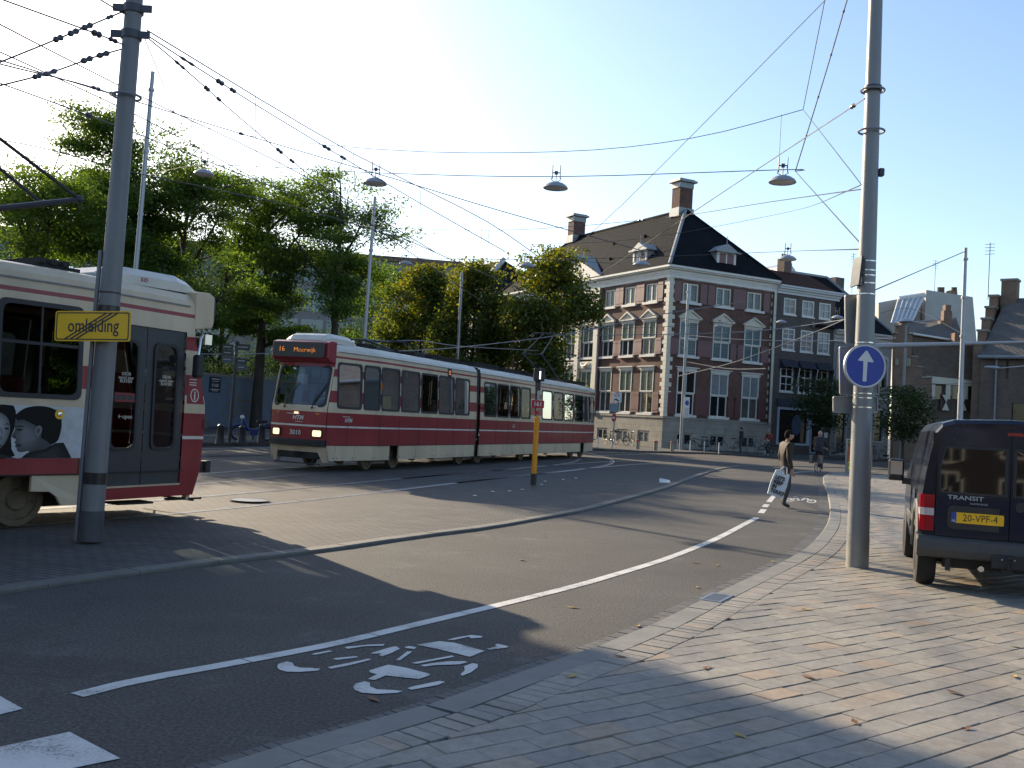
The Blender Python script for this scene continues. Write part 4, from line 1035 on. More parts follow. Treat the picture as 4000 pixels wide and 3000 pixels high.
# --- right mast with signs
p0 = G(3348, 2214, SWZ); RY = p0.y; p1 = D(3421, 0, RY); ax = (p1-p0).normalized()
rp_ = thing('tram_mast', 'thick grey steel mast with blue arrow sign on the paved sidewalk', 'mast', p0)
pole_between(o, ax*11, .136, .055, rp_, W_['polegrey'])
rad = lambda s: .136-.0074*s
band(ax*.19, ax, rad(.15)+.0015, .38, rp_, W_['signback'], 'base_band')
zz = lambda py: (D(3380, py, RY).z-SWZ)/ax.z
for py in (1022, 1058, 1078, 1108, 1150, 1340, 1538, 1555, 1592): band(ax*zz(py), ax, rad(zz(py))+.003, .014, rp_, T_CHROME, 'strap')
for py in (352, 340): band(ax*zz(py), ax, rad(zz(py))+.018, .03, rp_, W_['insul'], 'clamp')
eyelet(ax*zz(352), rad(zz(352))+.05, rp_); eyelet(ax*zz(512), rad(zz(512))+.06, rp_)
mb = MB(); c = ax*zz(672)+Vector((rad(5)+.03, -.02, 0)); mb.box(-.035, .035, -.04, .04, -.05, .05, T=Matrix.Translation(c)); mb.build('sensor_box', W_['blackpaint'], rp_, bevel=.01)
def plate(x0, x1, y0, y1, Y, root_label, name, th=.05, yaw=0):
    a, b = D(x0, (y0+y1)/2, Y), D(x1, (y0+y1)/2, Y-yaw); tx = (b-a); w = tx.length; tx.normalize(); up = Vector((0, 0, 1)); up = (up-tx*up.dot(tx)).normalized()
    h = (y1-y0)/FPX*Y; FM = frame((a+b)/2, tx, up, tx.cross(up))
    t = thing(name, root_label, 'sign', FM.translation-up*h/2); FM.translation = up*h/2
    f = lambda u, v, w_: FM @ Vector((u, v, w_))
    mb = MB(); mb.prism(rrect(-w/2, w/2, -h/2, h/2, .025, 3), f, -.012, 0); mb.build('plate', W_['signback'], t)
    mb = MB(); ring(mb, rrect(-w/2, w/2, -h/2, h/2, .025, 3), rrect(-w/2+.014, w/2-.014, -h/2+.014, h/2-.014, .018, 3), f, .0, .022); mb.build('rim', W_['steel'], t)
    mb = MB(); mb.prism([(w*.05, -h/2+.03), (w*.16, -h/2+.03), (w*.16, h/2-.03), (w*.05, h/2-.03)], f, .001, .02); mb.build('mounting_rail', W_['signback'], t)
    return t
plate(3300, 3410, 1150, 1345, RY+.16, 'tall grey back of a traffic sign, uppermost on the right mast', 'traffic_sign')
plate(3278, 3432, 1352, 1543, RY+.18, 'grey back of a square traffic sign behind the blue arrow disc', 'traffic_sign')
plate(3253, 3428, 1547, 1612, RY+.17, 'small grey back of an under-plate, lowest on the right mast', 'traffic_sign')
# blue disc
c = D(3380, 1430, RY-.17); t = thing('arrow_sign', 'round blue sign with white arrow pointing up on the right mast', 'sign', c-Vector((0, 0, .28)))
yaw = R(6); tx = Vector((math.cos(yaw), math.sin(yaw), .012)).normalized(); up = Vector((.01, 0, 1)); up = (up-tx*up.dot(tx)).normalized(); FM = frame((0, 0, .28), tx, up, tx.cross(up)); f = lambda u, v, w: FM @ Vector((u, v, w))
circ = lambda r, n=40: [(r*math.cos(2*math.pi*i/n), r*math.sin(2*math.pi*i/n)) for i in range(n)]
mb = MB(); mb.prism(circ(.262), f, -.012, .0); mb.build('disc', W_['signblue'], t)
mb = MB(); ring(mb, circ(.262), circ(.247), f, .0005, .002); mb.build('white_ring', W_['signwhite'], t)
mb = MB(); ring(mb, circ(.272), circ(.262), f, -.03, .006); mb.build('rim', W_['steel'], t)
mb = MB(); mb.prism([(-.029, -.19), (.019, -.19), (.026, .055), (.095, .05), (.102, .062), (.02, .19), (-.002, .19), (-.095, .075), (-.09, .062), (-.027, .062)], f, .002, .004); mb.build('arrow', W_['signwhite'], t)
mb = MB(); mb.box(-.03, .03, .01, .06, .2, .36); mb.build('bracket', W_['steel'], t)
# dark board on the mast seen edge-on
c = D(3356, 1062, RY-.02); t = thing('signal_backboard', 'dark signal backboard seen edge-on, high on the right mast', 'signal', c-Vector((0, 0, .18)))
mb = MB(); M_ = Matrix.Translation((-.03, 0, .18)) @ Matrix.Rotation(R(4), 4, 'Y'); mb.box(-.012, .012, -.16, .16, -.18, .18, T=M_); mb.build('board', W_['blackpaint'], t)
for dz in (.25, .06):
    mb = MB(); mb.prism([(-.0, dz-.05), (.06, dz-.04), (.075, dz), (.06, dz+.045), (0, dz+.05)], lambda u, v, w: Vector((u-.01, w, v)), -.05, -.03); mb.build('bracket', W_['signwhite'], t)
    mb = MB(); mb.box(0, .1, -.03, .03, dz-.075, dz-.055); mb.build('arm', W_['blackpaint'], t)

# --- slim lighting masts
def mast(px_top, py_top, px_bot, py_bot, Y, label, r0=.1, r1=.06, z0=.15, m='steel', bands=3):
    a, b = D(px_top, py_top, Y), D(px_bot, py_bot, Y); ax = (a-b).normalized(); base = b-ax*((b.z-z0)/ax.z)
    t = thing('lighting_mast', label, 'mast', base, 0, 'slim grey masts around the square'); H_ = (a-base).length
    pole_between(Vector((0, 0, 0)), ax*H_*.36, r0, r0*.92, t, W_[m], 12, 2); pole_between(ax*H_*.36, ax*H_, r0*.78, r1, t, W_[m], 12, 3)
    for i in range(bands): band(ax*H_*(.95-.17*i), ax, r0*.95, .1, t, W_['steel'], 'clamp', 10)
    return base, ax, H_
P1 = mast(597, 280, 530, 1060, 37, 'tallest slim grey mast, rising right of the thick left mast', .12, .075, .06)
P2 = mast(1465, 768, 1425, 1310, 46, 'slim grey mast rising behind the front of tram 3010', .12, .07)
P3 = mast(1806, 1062, 1788, 1402, 61, 'slim grey mast in front of the yellowing trees', .15, .09)
P4 = mast(2690, 1108, 2660, 1740, 68, 'slim bright mast standing before the corner of the mansion', .13, .075)
P5 = mast(3772, 968, 3750, 1630, 47, 'slim bright mast rising behind the dark van', .14, .08, m='lamp')
# mast arm behind the right mast and a lamp on a bracket at the frame edge
t = thing('signal_gantry', 'long horizontal tapering mast arm reaching right behind the blue arrow sign', 'gantry', D(3398, 1780, 55)-Vector((0, 0, D(3398, 1780, 55).z-.1)))
a, b = D(3398, 1352, 55)-t.location, D(4150, 1333, 52)-t.location
mb = MB(); mb.tube([Vector((0, 0, 0)), Vector((a.x, a.y, a.z+.3))], [.16, .13], 12); mb.build('mast', W_['polegrey'], t, smooth=True)
mb = MB(); mb.tube([a, b], [.15, .05], 10); mb.build('arm', W_['lamp'], t, smooth=True)
e = D(3870, 1442, 60); fo = D(4200, 1412, 60); t = thing('street_lamp', 'flat street lamp on a long bracket entering from the right edge', 'lamp', (fo.x, fo.y, .1))
mb = MB(); mb.cyl((0, 0, 0), (0, 0, fo.z+.2), .1, .07); mb.tube([Vector((0, 0, fo.z-.1)), Vector((e.x-fo.x+.5, 0, e.z-.02))], .035, 8); mb.build('pole', W_['lamp'], t, smooth=True)
mb = MB(); mb.ball((e.x-fo.x+.1, 0, e.z), .5, .2, .11, 14, 8); mb.build('lamp_head', W_['lamp'], t, smooth=True)

# --- dish lamps hung from span wires
def make_lamp():
    t = thing('hanging_lamp', 'x', 'lamp', (0, 0, 0), 0, 'dish lamps hung on span wires')
    mb = MB(); mb.lathe([(.05, .17), (.10, .155), (.20, .12), (.29, .06), (.325, .0), (.315, -.012), (.28, .03), (.0, .05)], 24); mb.build('shade', W_['lamp'], t, smooth=True)
    mb = MB(); mb.lathe([(.30, -.004), (.2, -.03), (.0, -.045)], 24); mb.build('bowl', W_['lampglass'], t, smooth=True)
    mb = MB()
    for s in (-1, 1):
        mb.cyl((s*.1, 0, .24), (s*.1, 0, .60), .014, n=6); mb.tube([(s*.1, 0, .3), (s*.13, 0, .22), (s*.04, 0, .17)], .01, 5)
    mb.cyl((-.1, 0, .40), (.1, 0, .40), .015, n=6); mb.box(-.04, .04, -.04, .04, .36, .44); mb.cyl((0, 0, .17), (0, 0, .38), .012, n=6); mb.build('hanger', W_['insul'], t)
    return t
LAMPS = [(3056, 712, 23.5, 'nearest dish lamp, hanging left of the right mast high in the sky'), (2170, 735, 25.6, 'dish lamp hanging in open sky left of the mansion chimneys'), (1465, 718, 27, 'dish lamp hanging above the slim mast behind tram 3010'),
 (796, 682, 31.3, 'dish lamp hanging before the top of the left trees'), (3076, 1014, 36, 'dish lamp hanging above the roofs beside the right mast'), (2506, 1036, 37, 'dish lamp hanging before the front roof dormer of the mansion'),
 (2058, 1042, 40, 'dish lamp hanging above the middle yellowing tree'), (1585, 1032, 47, 'small dish lamp hanging above the leftmost yellowing tree'), (2810, 1276, 66, 'smallest dish lamp, before the side front of the mansion'),
 (3052, 1260, 62, 'dish lamp before the grey house, beside the mansion corner'), (3271, 1243, 54, 'dish lamp partly behind the grey sign backs')]
lp0 = make_lamp(); LPOS = []
for i, (x, y, Y, lab) in enumerate(LAMPS):
    p = D(x, y, Y); LPOS.append(p)
    if i == 0: lp0.location = p; lp0['label'] = lab; lp0.rotation_euler = (0, 0, R(-12))
    else: dup(lp0, p, R(-12+5*(i % 3)), lab)
# lamp on its own pole in front of the right houses
P6 = D(3541, 1258, 63); t = thing('street_lamp', 'dish lamp on a thin grey pole before the small stepped gable', 'lamp', (P6.x, P6.y, .15))
mb = MB(); mb.tube([(0, 0, 0), (0, 0, P6.z*.62), (0, 0, P6.z-.15)], [.12, .1, .07], 10); mb.build('pole', W_['polegrey'], t, smooth=True)
mb = MB(); mb.lathe([(.05, .2), (.2, .17), (.42, .06), (.5, -.03), (.44, -.04), (0, .0)], 20, 0, (0, 0, P6.z-.12)); mb.build('shade', W_['lamp'], t, smooth=True)

# --- wires
def wire(label, pts, r=None, ins=(), sag=0, cat='wire', mm='wire'):
    P_ = [D(*p) if not isinstance(p, Vector) else p for p in pts]
    if len(P_) == 2:
        n = 8; P_ = [P_[0].lerp(P_[1], i/n)-Vector((0, 0, sag*4*(i/n)*(1-i/n))) for i in range(n+1)]
    else: P_ = smooth_line(P_, 4)
    Ym = sum(p.y for p in P_)/len(P_); o_ = P_[0]
    mb = MB()
    mb.tube([p-o_ for p in P_], [max(.009, .00046*p.y) if r is None else r for p in P_], 5)
    ob = mb.build('overhead_wire', W_[mm], None, o_); tag(ob, label, cat, 'overhead tram and lamp wires')
    tot = sum((b-a).length for a, b in zip(P_, P_[1:]))
    for fr, ln_, rr in ins:
        s = 0
        for a, b in zip(P_, P_[1:]):
            L_ = (b-a).length
            if s+L_ >= fr*tot:
                dirv = (b-a).normalized(); c = a+dirv*(fr*tot-s)-o_; mb = MB()
                mb.tube([c-dirv*ln_/2, c-dirv*ln_*.3, c, c+dirv*ln_*.3, c+dirv*ln_/2], [rr*.5, rr, rr*.55, rr, rr*.5], 7); mb.build('insulator', W_['insul'], ob); break
            s += L_
    return ob
LPv = lambda py: Vector(D(352+(2112-py)*.0819, py, LY))
I2 = lambda a, b, ln=.22, r=.03: ((a, ln, r), (b, ln, r))
wire('feed wire from the left mast clamp over the lamps to the mansion', [(575, 118, LY), (1381, 600, 20), (1900, 864, 31), (2100, 1000, 40)])
wire('span wire with two dark insulators nearest under the top feed wire', [(560, 128, LY), (781, 271, 13), (1099, 470, 17), (1600, 770, 25), (1974, 983, 38)], None, ((.05, .5, .022), (.10, .3, .04), (.125, .25, .035), (.30, .4, .04), (.335, .3, .035)))
wire('lower insulated span wire falling steeply from the left mast to the trees', [(556, 130, LY), (723, 271, 12.8), (962, 481, 17), (1186, 665, 21), (1548, 948, 30), (1900, 1190, 45)], None, ((.04, .45, .022), (.085, .26, .035), (.11, .22, .03), (.24, .35, .04), (.265, .25, .035)))
wire('contact wire passing behind the left mast over tram 3010', [(0, 235, 10), (452, 372, 13.5), (998, 539, 19), (1600, 716, 27), (1995, 835, 34), (2560, 994, 50)], None, ((.2, .12, .03),))
wire('contact wire crossing from the left edge towards the yellowing trees', [(-300, 225, 9), (0, 325, 11), (521, 517, 15), (1002, 705, 20.5), (1519, 907, 29), (1800, 1030, 36), (2150, 1180, 46)], None, ((.12, .14, .04), (.42, .14, .04)))
wire('thin wire crossing the left trees below the dish lamp', [(0, 546, 14), (199, 586, 15.5), (521, 673, 18), (832, 738, 21), (1186, 817, 26), (1560, 930, 33)], None, ((.18, .12, .04),))
wire('thin upper-left wire running to the crossing fitting', [(-300, 70, 9), (0, 203, 10.6), (180, 285, 12), (450, 410, 15), (640, 505, 17), (1000, 700, 24)])
wire('insulated pull-off wire at the top left of the left mast', [(-100, 283, 8.5), (217, 155, 10), (485, 43, LY)], None, ((.56, .16, .035), (.66, .2, .035), (.75, .2, .035), (.9, .12, .025)))
wire('insulated pull-off wire below the ring of the left mast', [(-100, 358, 8.5), (182, 288, 10), (365, 224, 10.8), (472, 193, LY)], None, ((.46, .16, .03), (.56, .3, .03), (.8, .2, .035), (.9, .2, .035)))
wire('wire entering from the top left corner to the mast ring', [(-120, -50, 8.5), (14, 0, 9.2), (383, 134, 10.8), (475, 172, LY)], None, ((.84, .16, .04), (.95, .14, .03)))
wire('wire entering at the top to the upper clamp of the left mast', [(300, -60, 10), (394, 0, 10.6), (486, 54, LY)])
wire('insulated wire ending left of the left mast', [(-200, 190, 9), (0, 250, 10), (280, 318, 12), (390, 350, 13), (452, 372, 13.5)], None, ((.86, .3, .03), (.98, .15, .035)))
# lamp span one: upper and lower wire
def lamp_span(idx, left, right, dz, names):
    lowers = [left]+[LPOS[i]+Vector((0, 0, .30)) for i in idx]+[right]
    wire(names, lowers, .011)
P1a = P1[0]+P1[1]*(P1[2]*.71); P1b = P1[0]+P1[1]*(P1[2]*.94)
nodeL = D(3107, 669, 23.2); nodeU = D(3137, 428, 22.8)
lamp_span([3, 2, 1, 0], P1a, nodeL, .3, 'span wire carrying the four nearest dish lamps')
wire('upper carrier wire above the four nearest dish lamps', [P1b, LPOS[3]+Vector((0, 0, 1.5)), LPOS[2]+Vector((0, 0, .95)), LPOS[1]+Vector((0, 0, .95)), D(2700, 540, 24.2), nodeU], .009)
for i, (a, b) in enumerate(((LPOS[0], 1.75), (LPOS[1], .9), (LPOS[2], .85))): pass
wire('thin twin hanger above the nearest dish lamp', [LPOS[0]+Vector((-.1, 0, .6)), LPOS[0]+Vector((-.1, 0, 1.62))], .006)
wire('bridle wire from the upper node out of the top frame', [nodeU, D(3222, 0, 18), D(3300, -400, 14)], .009)
wire('twisted supply cable from the lower node out of the top frame', [nodeL, D(3230, 270, 20), D(3309, 0, 18), D(3400, -300, 15)], .013, ((.15, .06, .022), (.3, .06, .022), (.45, .06, .022), (.6, .06, .022), (.72, .06, .022)))
RPat = lambda py, dx=-.1: rp_.location+(p1-p0).normalized()*((D(3380, py, RY).z-SWZ))+Vector((dx, 0, 0))
wire('bridle wire from the upper node down to the right mast', [nodeU, RPat(723)], .007)
wire('bridle cable from the lower node down to the right mast', [nodeL, RPat(949)], .009)
wire('carrier wire above the lamp beside the right mast', [LPOS[6]+Vector((0, 0, .9)), LPOS[5]+Vector((0, 0, 1.0)), LPOS[4]+Vector((0, 0, 1.75)), RPat(722)], .008)
lamp_span([7, 6, 5, 4], D(1300, 990, 52), RPat(975), .3, 'span wire carrying the second row of dish lamps')
wire('sunlit span wire from the right mast over the mansion roof', [RPat(385), D(2870, 720, 19), D(2350, 1067, 27)], None, ((.03, .14, .03),), mm='steel')
wire('long diagonal wire falling from the top frame to the mansion ridge', [D(3300, -90, 16), D(3224, 0, 16.5), D(2435, 795, 24), D(2180, 1020, 30)], .007)
wire('thin crossing wire high before the trees and mansion', [D(1400, 880, 36), D(1560, 892, 33), D(2040, 897, 31), D(2600, 850, 28), D(3000, 790, 20), RPat(740)], .008, ((.12, .3, .03), (.42, .3, .03)))
wire('wire from the far right mast to the right mast', [P5[0]+P5[1]*(P5[2]*.985), RPat(1135, .08)], None)
wire('upper wire from the far right mast to the stepped gable', [P5[0]+P5[1]*(P5[2]*.62), D(3560, 1205, 62), D(3440, 1222, 66)], .012)
wire('tram wire in front of the grey house, highest of three', [D(2330, 1310, 58), D(2900, 1297, 56), D(3290, 1250, 50), RPat(1180)], None, mm='steel')
wire('tram wire rising across the mansion side front to the sign backs', [D(2650, 1470, 62), D(2900, 1405, 56), D(3290, 1252, 46), RPat(1100)], None, mm='steel')
wire('tram wire level across the grey house', [D(2690, 1310, 66), D(2900, 1327, 62), D(3236, 1332, 58), D(3500, 1320, 54)], None, mm='steel')
wire('contact wire lit yellow along the middle of tram 3010', [D(1500, 1374, 40), D(1789, 1357, 45), D(2215, 1305, 52), D(2560, 1232, 58), D(2900, 1180, 60)], None, mm='steel')
wire('contact wire over the roof of tram 3010 behind the first', [D(760, 1383, 40), D(1100, 1378, 42), D(1579, 1330, 44), D(1789, 1352, 48), D(2100, 1370, 54)], None, mm='steel')
wire('pull-off wire from the bright mast at the mansion corner', [P4[0]+P4[1]*(P4[2]*.53), D(2840, 1440, 64), D(2990, 1440, 60)], None, mm='steel')
wire('thin wire crossing the pediment windows of the mansion', [D(2230, 1290, 64), D(2700, 1270, 66), D(3060, 1230, 62)], .014)
wire('thin wire low before the right houses', [D(3490, 1505, 60), D(3900, 1495, 58)], .012)

wire('thin dropper hanging from the top feed wire right of the left mast', [(997, 374, 15.6), (1002, 702, 20.4)], .006)
wire('thin dropper above the slim mast behind tram 3010', [(1381, 602, 20), (1388, 767, 22)], .006)
wire('thin slanting stay from the left mast clamp to the contact wire', [(560, 137, LY), (680, 438, 15)], .006)
wire('thin dropper left of the middle yellowing tree', [(1642, 743, 25.5), (1645, 955, 31)], .007)
wire('thin dropper above the mid roof between the trees', [(1883, 866, 30.6), (1881, 955, 33)], .008)
wire('thin span wire across the top of the yellowing trees', [(1410, 1004, 46), (1700, 1010, 48), (2100, 1014, 50), (2420, 1030, 54)], .012)
wire('contact wire sinking across the left trees to the slim mast', [(0, 95, 9.5), (300, 250, 12.5), (640, 420, 17), (1100, 640, 25), (1440, 830, 36), (1700, 985, 46)])
# --- yellow signal post 161
b0 = G(2083, 1896, .06); t = thing('tram_signal_post', 'yellow and black post with red number plate 161 and small signal head', 'signal', b0)
axp = Vector((.0, 0, 1)); z_ = lambda py: D(2085, py, b0.y).z-.06
mb = MB(); mb.cyl((0, 0, 0), (0, 0, z_(1850)), .072); mb.build('post_foot', W_['blackpaint'], t, smooth=True)
mb = MB(); mb.cyl((0, 0, z_(1850)), (0, 0, z_(1630)), .066); mb.lathe([(.066, 0), (.03, .03)], 12, 0, (0, 0, z_(1630))); mb.build('post_sleeve', W_['postyellow'], t, smooth=True)
mb = MB(); mb.cyl((0, 0, z_(1628)), (0, 0, z_(1520)), .032); mb.build('stem', W_['steel'], t, smooth=True)
mb = MB(); mb.cyl((0, 0, z_(1620)), (0, 0, z_(1603)), .04); mb.build('red_collar', W_['red'], t, smooth=True)
mb = MB(); mb.prism(rrect(-.155, .155, z_(1593), z_(1563), .02, 3), lambda u, v, w: Vector((u, w, v)), -.06, -.04); pl = mb.build('number_plate', W_['red'], t)
text('plate_text', '161', .145, W_['signwhite'], pl, frame((0, -.062, (z_(1593)+z_(1563))/2), (1, 0, 0), (0, 0, 1), (0, -1, 0)), .002, bold=.003)
mb = MB(); mb.box(-.14, .13, -.12, .1, z_(1488), z_(1440)); mb.cyl((0, 0, z_(1525)), (0, 0, z_(1488)), .05, n=8); mb.build('signal_head', W_['blackpaint'], t, bevel=.03, seg=2)
mb = MB(); mb.tube([(-.13, -.1, z_(1446)), (-.1, -.22, z_(1440)), (.09, -.22, z_(1440)), (.12, -.1, z_(1446))], .012, 5); mb.build('visor', W_['blackpaint'], t)
mb = MB(); mb.box(.0, .03, -.135, -.12, z_(1480), z_(1450)); mb.build('signal_light', mat('signal_white_lit', (.8, .8, .8), .3, 0, 0, emit=(1, .97, .9), es=1.6), t)

# --- bollards, posts, signs, cabinet by the mansion and by the park
BOLL_G = mat('bollard_green_black', (.02, .024, .026), .45, 0, .2, 8); BOLL_S = mat('bollard_steel', (.23, .22, .20), .4, .5, .2, 6)
for i, (x, y0, y1, lab) in enumerate(((858, 1655, 1733, 'dark tapered bollard beside the signpost, nearest the left tram'), (943, 1660, 1730, 'dark tapered bollard beside the moped front wheel'), (1020, 1655, 1730, 'dark tapered bollard hiding the moped rear wheel'))):
    b = G(x, y1, FPZ); h = (y1-y0)/FPX*b.y; t = thing('bollard', lab, 'bollard', b, 0, 'dark bollards along the park pavement')
    mb = MB(); mb.lathe([(.17, 0), (.16, .1), (.11, h-.14), (.12, h-.12), (.12, h-.08), (.07, h-.02), (.0, h)], 12); mb.build('post', BOLL_G, t, smooth=True)
for i, (x, y0, y1, lab) in enumerate(((2490, 1727, 1760, 'short round bollard with red top, nearest the tram rear'), (2560, 1733, 1765, 'short round bollard with red top, middle of three'), (2625, 1735, 1768, 'short round bollard with red top beside the slim mast'))):
    b = G(x, y1, .06); h = .68; t = thing('bollard', lab, 'bollard', b, 0, 'red topped bollards by the mansion')
    mb = MB(); mb.lathe([(.12, 0), (.12, h), (.1, h+.02), (0, h+.02)], 12); mb.build('post', BOLL_S, t, smooth=True)
    mb = MB(); mb.lathe([(.125, h-.1), (.125, h-.02)], 12); mb.build('red_band', W_['red'], t, smooth=True)
for i, (x, y1, lab) in enumerate(((2335, 1752, 'thin white post behind the tram rear'), (2645, 1757, 'thin white post left of the bright slim mast'), (2695, 1763, 'thin white post right of the bright slim mast'), (2750, 1767, 'thin white post before the basement window bicycles'), (2807, 1773, 'thin white post beside the bicycle with pale wheel'))):
    b = G(x, y1, .10); t = thing('post', lab, 'post', b, 0, 'thin white posts by the mansion'); mb = MB(); mb.lathe([(.035, 0), (.035, .72), (0, .74)], 8); mb.build('shaft', W_['white'], t, smooth=True)
# camera warning sign
b = G(2390, 1752, BPZ); t = thing('warning_sign', 'white camera warning sign over a bin plate on a thin post by the tram rear', 'sign', b); sc = b.y/FPX
zq = lambda py: D(2395, py, b.y).z-BPZ
mb = MB(); mb.cyl((0, 0, 0), (.16, 0, zq(1532)), .04, n=8); mb.build('post', W_['steel'], t)
mb = MB(); mb.prism(rrect(-.12, .42, zq(1571), zq(1531), .03, 2), lambda u, v, w: Vector((u, w, v)), -.09, -.06); pl = mb.build('plate', W_['signwhite'], t)
zc = zq(1541); mb = MB(); ring(mb, [(.15, zc+.2), (-.02, zc-.1), (.32, zc-.1)], [(.15, zc+.12), (.045, zc-.06), (.255, zc-.06)], lambda u, v, w: Vector((u, w, v)), -.093, -.0905); mb.build('red_triangle', W_['red'], pl)
mb = MB(); mb.prism([(-.02, zc-.28), (.12, zc-.24), (.3, zc-.38), (.22, zc-.42), (.08, zc-.33), (-.02, zc-.36)], lambda u, v, w: Vector((u, w, v)), -.093, -.0905); mb.build('camera_symbol', W_['blackpaint'], pl)
mb = MB(); mb.box(-.28, .26, -.14, -.02, zq(1611), zq(1576)); mb.build('box', mat('plate_bluegrey', (.16, .22, .27), .5, .1, .1, 5), t, bevel=.03)
mb = MB(); mb.prism(circ(.26, 20), lambda u, v, w: Vector((u*.55+.02, w, v+zq(1632))), -.08, -.05); mb.build('prohibition_disc', W_['red'], t)
mb = MB(); mb.box(-.08, .08, -.085, -.081, zq(1632)-.05, zq(1632)+.05); mb.build('white_bar', W_['signwhite'], t)
# blue pedestrian sign on the corner mast
c = D(2679, 1577, 67.7); t = thing('zone_sign', 'white zone plate with blue disc on the bright slim mast', 'sign', c-Vector((0, 0, .4)))
mb = MB(); mb.box(-.14, .22, -.22, -.2, -.55, .85); mb.build('plate', W_['signwhite'], t)
mb = MB(); mb.prism(circ(.17, 20), lambda u, v, w: Vector((u*.8+.04, w, v+.45)), -.226, -.222); mb.build('blue_disc', W_['signblue'], t)
mb = MB()
for i in range(8): mb.box(-.1, .18, -.226, -.2225, -.5+i*.08, -.475+i*.08)
mb.build('small_print', W_['signback'], t)
# utility cabinet
c = G(2612, 1751, BPZ); t = thing('utility_cabinet', 'pale blue utility cabinet at the mansion corner', 'cabinet', c, R(27)); CAB = mat('cabinet_blue', (.20, .27, .33), .5, .1, .12, 3)
mb = MB(); mb.box(-.45, .45, -.2, .25, .08, 1.25); mb.build('box', CAB, t, bevel=.02); mb = MB(); mb.box(-.48, .48, -.23, .28, 1.25, 1.29); mb.build('lid', CAB, t)
mb = MB(); mb.box(-.47, .47, -.22, .27, 0, .08); mb.build('plinth', W_['signback'], t); mb = MB(); mb.box(-.15, .12, -.206, -.2, .9, 1.05); mb.build('notice', W_['signwhite'], t)
mb = MB(); mb.box(-.3, -.27, -.215, -.2, .6, .75); mb.build('handle', W_['blackpaint'], t)
# dark finger signpost by the park
b = G(895, 1726, FPZ); t = thing('finger_signpost', 'dark pedestrian signpost with stacked direction fingers by the hoarding', 'signpost', b); zq = lambda py: D(905, py, b.y).z-FPZ
mb = MB(); mb.cyl((0, 0, 0), (.06, 0, zq(1338)), .06, n=10); mb.ball((.06, 0, zq(1338)), .09); mb.build('post', BOLL_G, t, smooth=True)
for i, (x0, x1, y0, y1) in enumerate(((868, 912, 1346, 1364), (918, 978, 1346, 1366), (868, 912, 1368, 1388), (866, 912, 1392, 1416), (924, 966, 1400, 1420), (924, 964, 1424, 1446))):
    a, c = D(x0, y1, b.y)-b, D(x1, y0, b.y)-b
    mb = MB(); mb.box(a.x, c.x, -.03, .03, a.z, c.z); fg = mb.build('finger', mat('finger_grey', (.05, .06, .075), .5, 0, .1, 8) if i in (3, 5) else BOLL_G, t)
    mb = MB(); mb.box(a.x+.06, c.x-.08, -.034, -.03, (a.z+c.z)/2-.02, (a.z+c.z)/2+.02); mb.build('lettering', W_['signback'], fg)
# blue-grey hoarding with price poster and faint painted bicycle
ha, hb = D(803, 1674, 54), D(1075, 1690, 60.5); dirh = Vector((hb.x-ha.x, hb.y-ha.y, 0)).normalized()
base = Vector((ha.x, ha.y, FPZ))-dirh*8; t = thing('hoarding', 'blue-grey panelled hoarding with a faint painted bicycle behind the bollards', 'hoarding', base, math.atan2(dirh.y, dirh.x))
HO = mat('hoarding_bluegrey', (.13, .17, .225), .55, .1, .15, 1.2, .1); HH = 3.0
for i in range(9):
    mb = MB(); mb.box(i*2.44+.01, i*2.44+2.43, 0, .06, .08, HH-.12); mb.build('panel', HO, t)
mb = MB(); mb.box(0, 22, -.03, .09, HH-.12, HH); mb.build('top_rail', W_['signback'], t); mb = MB(); mb.box(0, 22, -.02, .08, 0, .08); mb.build('bottom_rail', W_['darkpole'], t)
u0 = 8.0
mb = MB(); mb.box(u0+.05, u0+1.05, -.035, -.001, HH-1.05, HH-.2); po = mb.build('poster', mat('poster_navy', (.012, .016, .035), .5, 0, .1, 3), t)
fw = lambda u, v: frame((u0+u, -.037, v), (1, 0, 0), (0, 0, 1), (0, -1, 0))
text('poster_text', '€ 0,20', .22, W_['signwhite'], po, fw(.55, HH-.66), .001, bold=.004); mb = MB()
for q in ((.2, .95, .34, .29), (.3, .85, .45, .42), (.15, .95, .90, .86), (.3, .8, .97, .94)): mb.box(u0+q[0], u0+q[1], -.037, -.0355, HH-q[2], HH-q[3])
mb.build('small_print', W_['signwhite'], po)
OC = mat('mural_ochre', (.20, .15, .075), .7, 0, .3, 5); mb = MB(); fm2 = lambda u, v, w: Vector((u0+u, w, v))
for cu in (2.1, 4.6):
    ring(mb, [(cu+.72*math.cos(a), 1.0+.5*math.sin(a)) for a in np.linspace(0, 6.283, 33)[:-1]], [(cu+.66*math.cos(a), 1.0+.455*math.sin(a)) for a in np.linspace(0, 6.283, 33)[:-1]], fm2, -.006, -.001)
for a, b in (((2.1, 1.0), (2.7, 1.75)), ((2.7, 1.6), (4.1, 1.6)), ((4.1, 1.75), (4.6, 1.0)), ((2.75, 1.75), (3.3, 1.0)), ((3.3, 1.0), (4.1, 1.55)), ((2.1, 1.0), (3.3, 1.0)), ((4.0, 1.85), (4.5, 1.8)), ((2.4, 1.85), (2.95, 1.83))):
    d2 = Vector((b[0]-a[0], b[1]-a[1])).normalized(); n2 = (-d2.y*.035, d2.x*.035)
    mb.prism([(a[0]-n2[0], a[1]-n2[1]), (b[0]-n2[0], b[1]-n2[1]), (b[0]+n2[0], b[1]+n2[1]), (a[0]+n2[0], a[1]+n2[1])], fm2, -.0065, -.001)
mb.build('painted_bicycle', OC, t)
